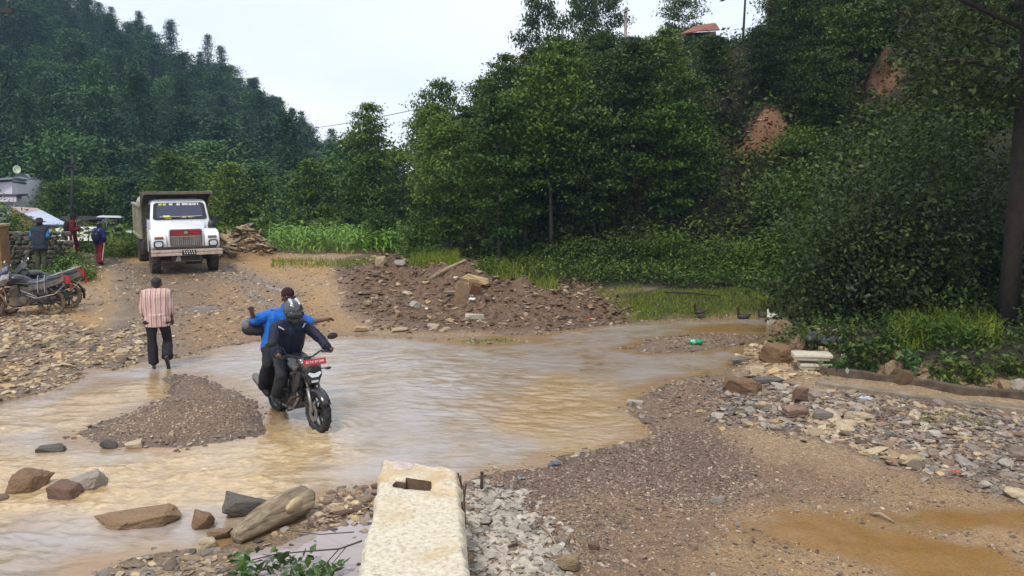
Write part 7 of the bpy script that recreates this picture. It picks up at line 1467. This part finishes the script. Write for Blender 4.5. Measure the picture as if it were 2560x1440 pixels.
b = B(); q0 = D(222, 604, 36.4) - tl; q1 = D(222, 575, 36.6) - tl; b.tube([q0, q1, q1 + Vector((.12, 0, .04)), q1 + Vector((.25, 0, -.08))], .02, 6); b.build('hoop', [TRIM], tpn, True)
# dark shed with orange wall, water tank
shd = thing('shed', D(225, 590, 43), 0, 'long low shed with dark flat roof and an ochre wall panel', 'shed'); L_ = local(shd)
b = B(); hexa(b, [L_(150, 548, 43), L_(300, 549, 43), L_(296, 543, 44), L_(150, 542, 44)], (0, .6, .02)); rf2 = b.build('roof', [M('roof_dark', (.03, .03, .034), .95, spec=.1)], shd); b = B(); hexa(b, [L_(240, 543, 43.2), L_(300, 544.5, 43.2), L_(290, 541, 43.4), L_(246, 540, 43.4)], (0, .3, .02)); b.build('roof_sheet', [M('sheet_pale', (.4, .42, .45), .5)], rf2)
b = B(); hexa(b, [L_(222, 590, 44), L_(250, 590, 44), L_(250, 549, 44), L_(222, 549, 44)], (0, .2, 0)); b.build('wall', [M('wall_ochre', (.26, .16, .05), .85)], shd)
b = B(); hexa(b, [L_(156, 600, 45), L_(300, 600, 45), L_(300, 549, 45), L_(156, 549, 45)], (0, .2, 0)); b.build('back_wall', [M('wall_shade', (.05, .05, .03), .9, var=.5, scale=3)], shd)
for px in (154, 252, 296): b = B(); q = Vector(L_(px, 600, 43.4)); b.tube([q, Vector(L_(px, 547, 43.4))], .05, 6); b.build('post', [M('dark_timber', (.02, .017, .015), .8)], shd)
tk = thing('water_tank', D(270, 578, 40.5), 0, 'black plastic water tank standing before the shed', 'tank'); b = B(); b.lathe([(0, -.05), (.29, -.05), (.3, .02), (.29, .14), (.3, .16), (.29, .3), (.3, .32), (.28, .46), (.2, .56), (.1, .6), (.1, .65), (0, .66)], 'Z', 20); b.build('tank_body', [M('tank_black', (.028, .028, .042), .45)], tk, True); b = B(); b.box((0, 0, -.1), (.9, .7, .08)); b.box((0, .1, -.55), (.8, .5, .8)); b.build('tank_stand', [M('stand_brown', (.05, .035, .03), .8)], tk)
b = B(); b.tube([(.1, -.28, -.05), (.1, -.31, .45)], .018, 6); b.tube([(.3, -.1, .15), (.55, -.3, -.45)], .025, 6); b.build('pipe', [M('pipe_grey', (.2, .2, .22), .5)], tk, True)
fh = thing('house', D(182, 560, 105), 0, 'distant pale two storey house behind the utility pole', 'house'); L_ = local(fh); b = B(); hexa(b, [L_(171, 562, 105), L_(194, 562, 105), L_(194, 514, 105), L_(171, 514, 105)], (0, 4, 0)); b.build('wall', [M('house_far', (.42, .47, .5), .8)], fh)
b = B(); hexa(b, [L_(176, 514, 106), L_(192, 514, 106), L_(191, 498, 106), L_(180, 500, 106)], (0, 2, 0)); b.build('upper_wall', [M('house_far', (.42, .47, .5), .8)], fh); b = B(); hexa(b, [L_(166, 515, 104), L_(197, 515, 104), L_(197, 512, 104), L_(166, 512, 104)], (0, 4, 0)); b.build('roof', [TRIM], fh)
for px, py in ((179, 524), (188, 524), (180, 543), (189, 543)): b = B(); hexa(b, [L_(px - 2.5, py + 4, 104.9), L_(px + 2.5, py + 4, 104.9), L_(px + 2.5, py - 2, 104.9), L_(px - 2.5, py - 2, 104.9)], (0, .1, 0)); b.build('window', [TRIM], fh)
sg = thing('sign_board', D(322, 582, 36), 0, 'small white board standing beside the rear of the truck', 'sign'); b = B(); b.add([(-.12, 0, .05), (.1, 0, -.02), (.13, 0, .06), (.12, 0, .1), (-.12, 0, .09), (-.12, .03, .05), (.1, .03, -.02), (.13, .03, .06), (.12, .03, .1), (-.12, .03, .09)], [(0, 1, 2, 3, 4), (9, 8, 7, 6, 5), (0, 5, 6, 1), (1, 6, 7, 2), (2, 7, 8, 3), (3, 8, 9, 4), (4, 9, 5, 0)]); b.build('board', [M('board_white', (.6, .66, .62), .6)], sg); b = B(); b.tube([(0, .04, -.9), (0, .04, .05)], .02, 6); b.build('stake', [RUST], sg)
# rusty roofed house on the ridge
x, y = at_px(1752, 56); rh = thing('house', (x, y, gz(x, y)), 0, 'house with rusty red tin roof up among the trees of the bank', 'house'); L_ = local(rh); RRF = M('tin_rust', (.24, .085, .055), .8, var=.4, scale=3)
b = B(); slab(b, [L_(1702, 84, 55), L_(1750, 76, 55), L_(1784, 57, 58), L_(1738, 64, 58)], .06); slab(b, [L_(1750, 77, 55), L_(1800, 74, 57), L_(1790, 58, 58), L_(1784, 57, 58)], .06); b.build('roof', [RRF], rh); b = B(); hexa(b, [L_(1712, 120, 56), L_(1790, 120, 56), L_(1790, 78, 56), L_(1712, 83, 56)], (0, 3, 0)); wl2 = b.build('wall', [M('wall_brown', (.09, .07, .055), .9)], rh); b = B(); hexa(b, [L_(1738, 112, 55.9), L_(1752, 112, 55.9), L_(1752, 92, 55.9), L_(1738, 93, 55.9)], (0, .1, 0)); b.build('window', [TRIM], rh)
# ---- poles and wire
POLE = M('pole_dark', (.016, .016, .018), .7); POLEW = M('pole_pale', (.30, .27, .25), .85)
pb = sp(176, 600, 39); pl_ = thing('utility_pole', pb, 0, 'dark utility pole with one crossarm among the village roofs', 'pole'); top = D(182, 386, 39) - pb
b = B(); b.tube([(0, 0, -.2), (top.x, 0, top.z)], [.085, .06], 10); b.build('pole', [POLE], pl_, True); b = B(); z_ = (D(180, 416, 39) - pb).z; b.box((top.x - .02, -.09, z_), (.78, .07, .08), (0, .08, 0)); ca = b.build('crossarm', [POLE], pl_)
for q in (-.36, .0, .36): b = B(); b.lathe([(0, 0), (.035, 0), (.045, .05), (.03, .09), (.035, .12), (0, .13)], 'Z', 10, (top.x - .02 + q, -.09, z_ + .04 - q * .08)); b.build('insulator', [BLACK], ca, True)
b = B(); b.box((top.x * .35 + .05, -.09, (D(178, 514, 39) - pb).z), (.5, .06, .06)); b.build('lower_arm', [POLE], pl_)
p2 = D(-118, 30, 15.5); p2.z = gz(p2.x, p2.y); ep = thing('utility_pole', p2, 0, 'utility pole at the picture edge whose crossarm end pokes in at the top', 'pole'); zt = (D(0, 30, 15.5) - p2).z
b = B(); b.tube([(0, 0, -.2), (0, 0, zt + .35)], [.13, .1], 12); b.build('pole', [POLE], ep, True); b = B(); b.box((.44, -.13, zt), (1.42, .09, .09)); ca = b.build('crossarm', [POLE], ep)
for q in (-.2, 1.08): b = B(); b.lathe([(0, 0), (.03, 0), (.036, .04), (.02, .07), (.034, .09), (.024, .125), (0, .135)], 'Z', 10, (q, -.13, zt + .045)); b.build('insulator', [BLACK], ca, True)
x, y = at_px(1555, 58); rp_ = thing('utility_pole', (x, y, gz(x, y)), 0, 'pale wooden pole sticking up from the skyline of the bank', 'pole'); zt = D(1556, 22, 58).z - rp_.location.z; b = B(); b.tube([(0, 0, -.2), (0, 0, zt)], [.13, .1], 10); b.build('pole', [POLEW], rp_, True); b = B(); b.box((0, -.12, zt - .12), (.5, .1, .1)); b.ell((.02, -.1, zt + .02), (.12, .08, .1)); b.build('crossarm', [POLEW], rp_)
wa, wb_ = D(1085, 264, 50), D(640, 318, 120); b = B(); N_ = 24; b.tube([wa.lerp(wb_, k / N_) - Vector((0, 0, 1.2 * math.sin(PI * k / N_) * .6)) for k in range(N_ + 1)], .022, 5)
tag(b.build('power_wire', [POLE], None, True), 'thin dark wire strung across the gap between the hills', 'wire')
# ================================================================ haze
hz = bpy.data.materials.new('air'); hz.use_nodes = True; hn = hz.node_tree.nodes; hn.clear()
ho = hn.new('ShaderNodeOutputMaterial'); pv = hn.new('ShaderNodeVolumePrincipled'); pv.inputs['Color'].default_value = (.42, .66, 1.0, 1); pv.inputs['Density'].default_value = 0.00055; pv.inputs['Anisotropy'].default_value = 0.1
hz.node_tree.links.new(pv.outputs[0], ho.inputs['Volume'])
zmin = float(ZZ.min()) - 1.0; b = B(); xm = float(np.abs(XX).max()) + 5; b.box((0, (ys[0] - 5 + ys[-1] + 5) / 2, (zmin + 95) / 2), (2 * xm, ys[-1] - ys[0] + 10, 95 - zmin))
tag(b.build('haze', [hz]), 'thin bluish haze in the valley air', 'haze', kind='stuff')
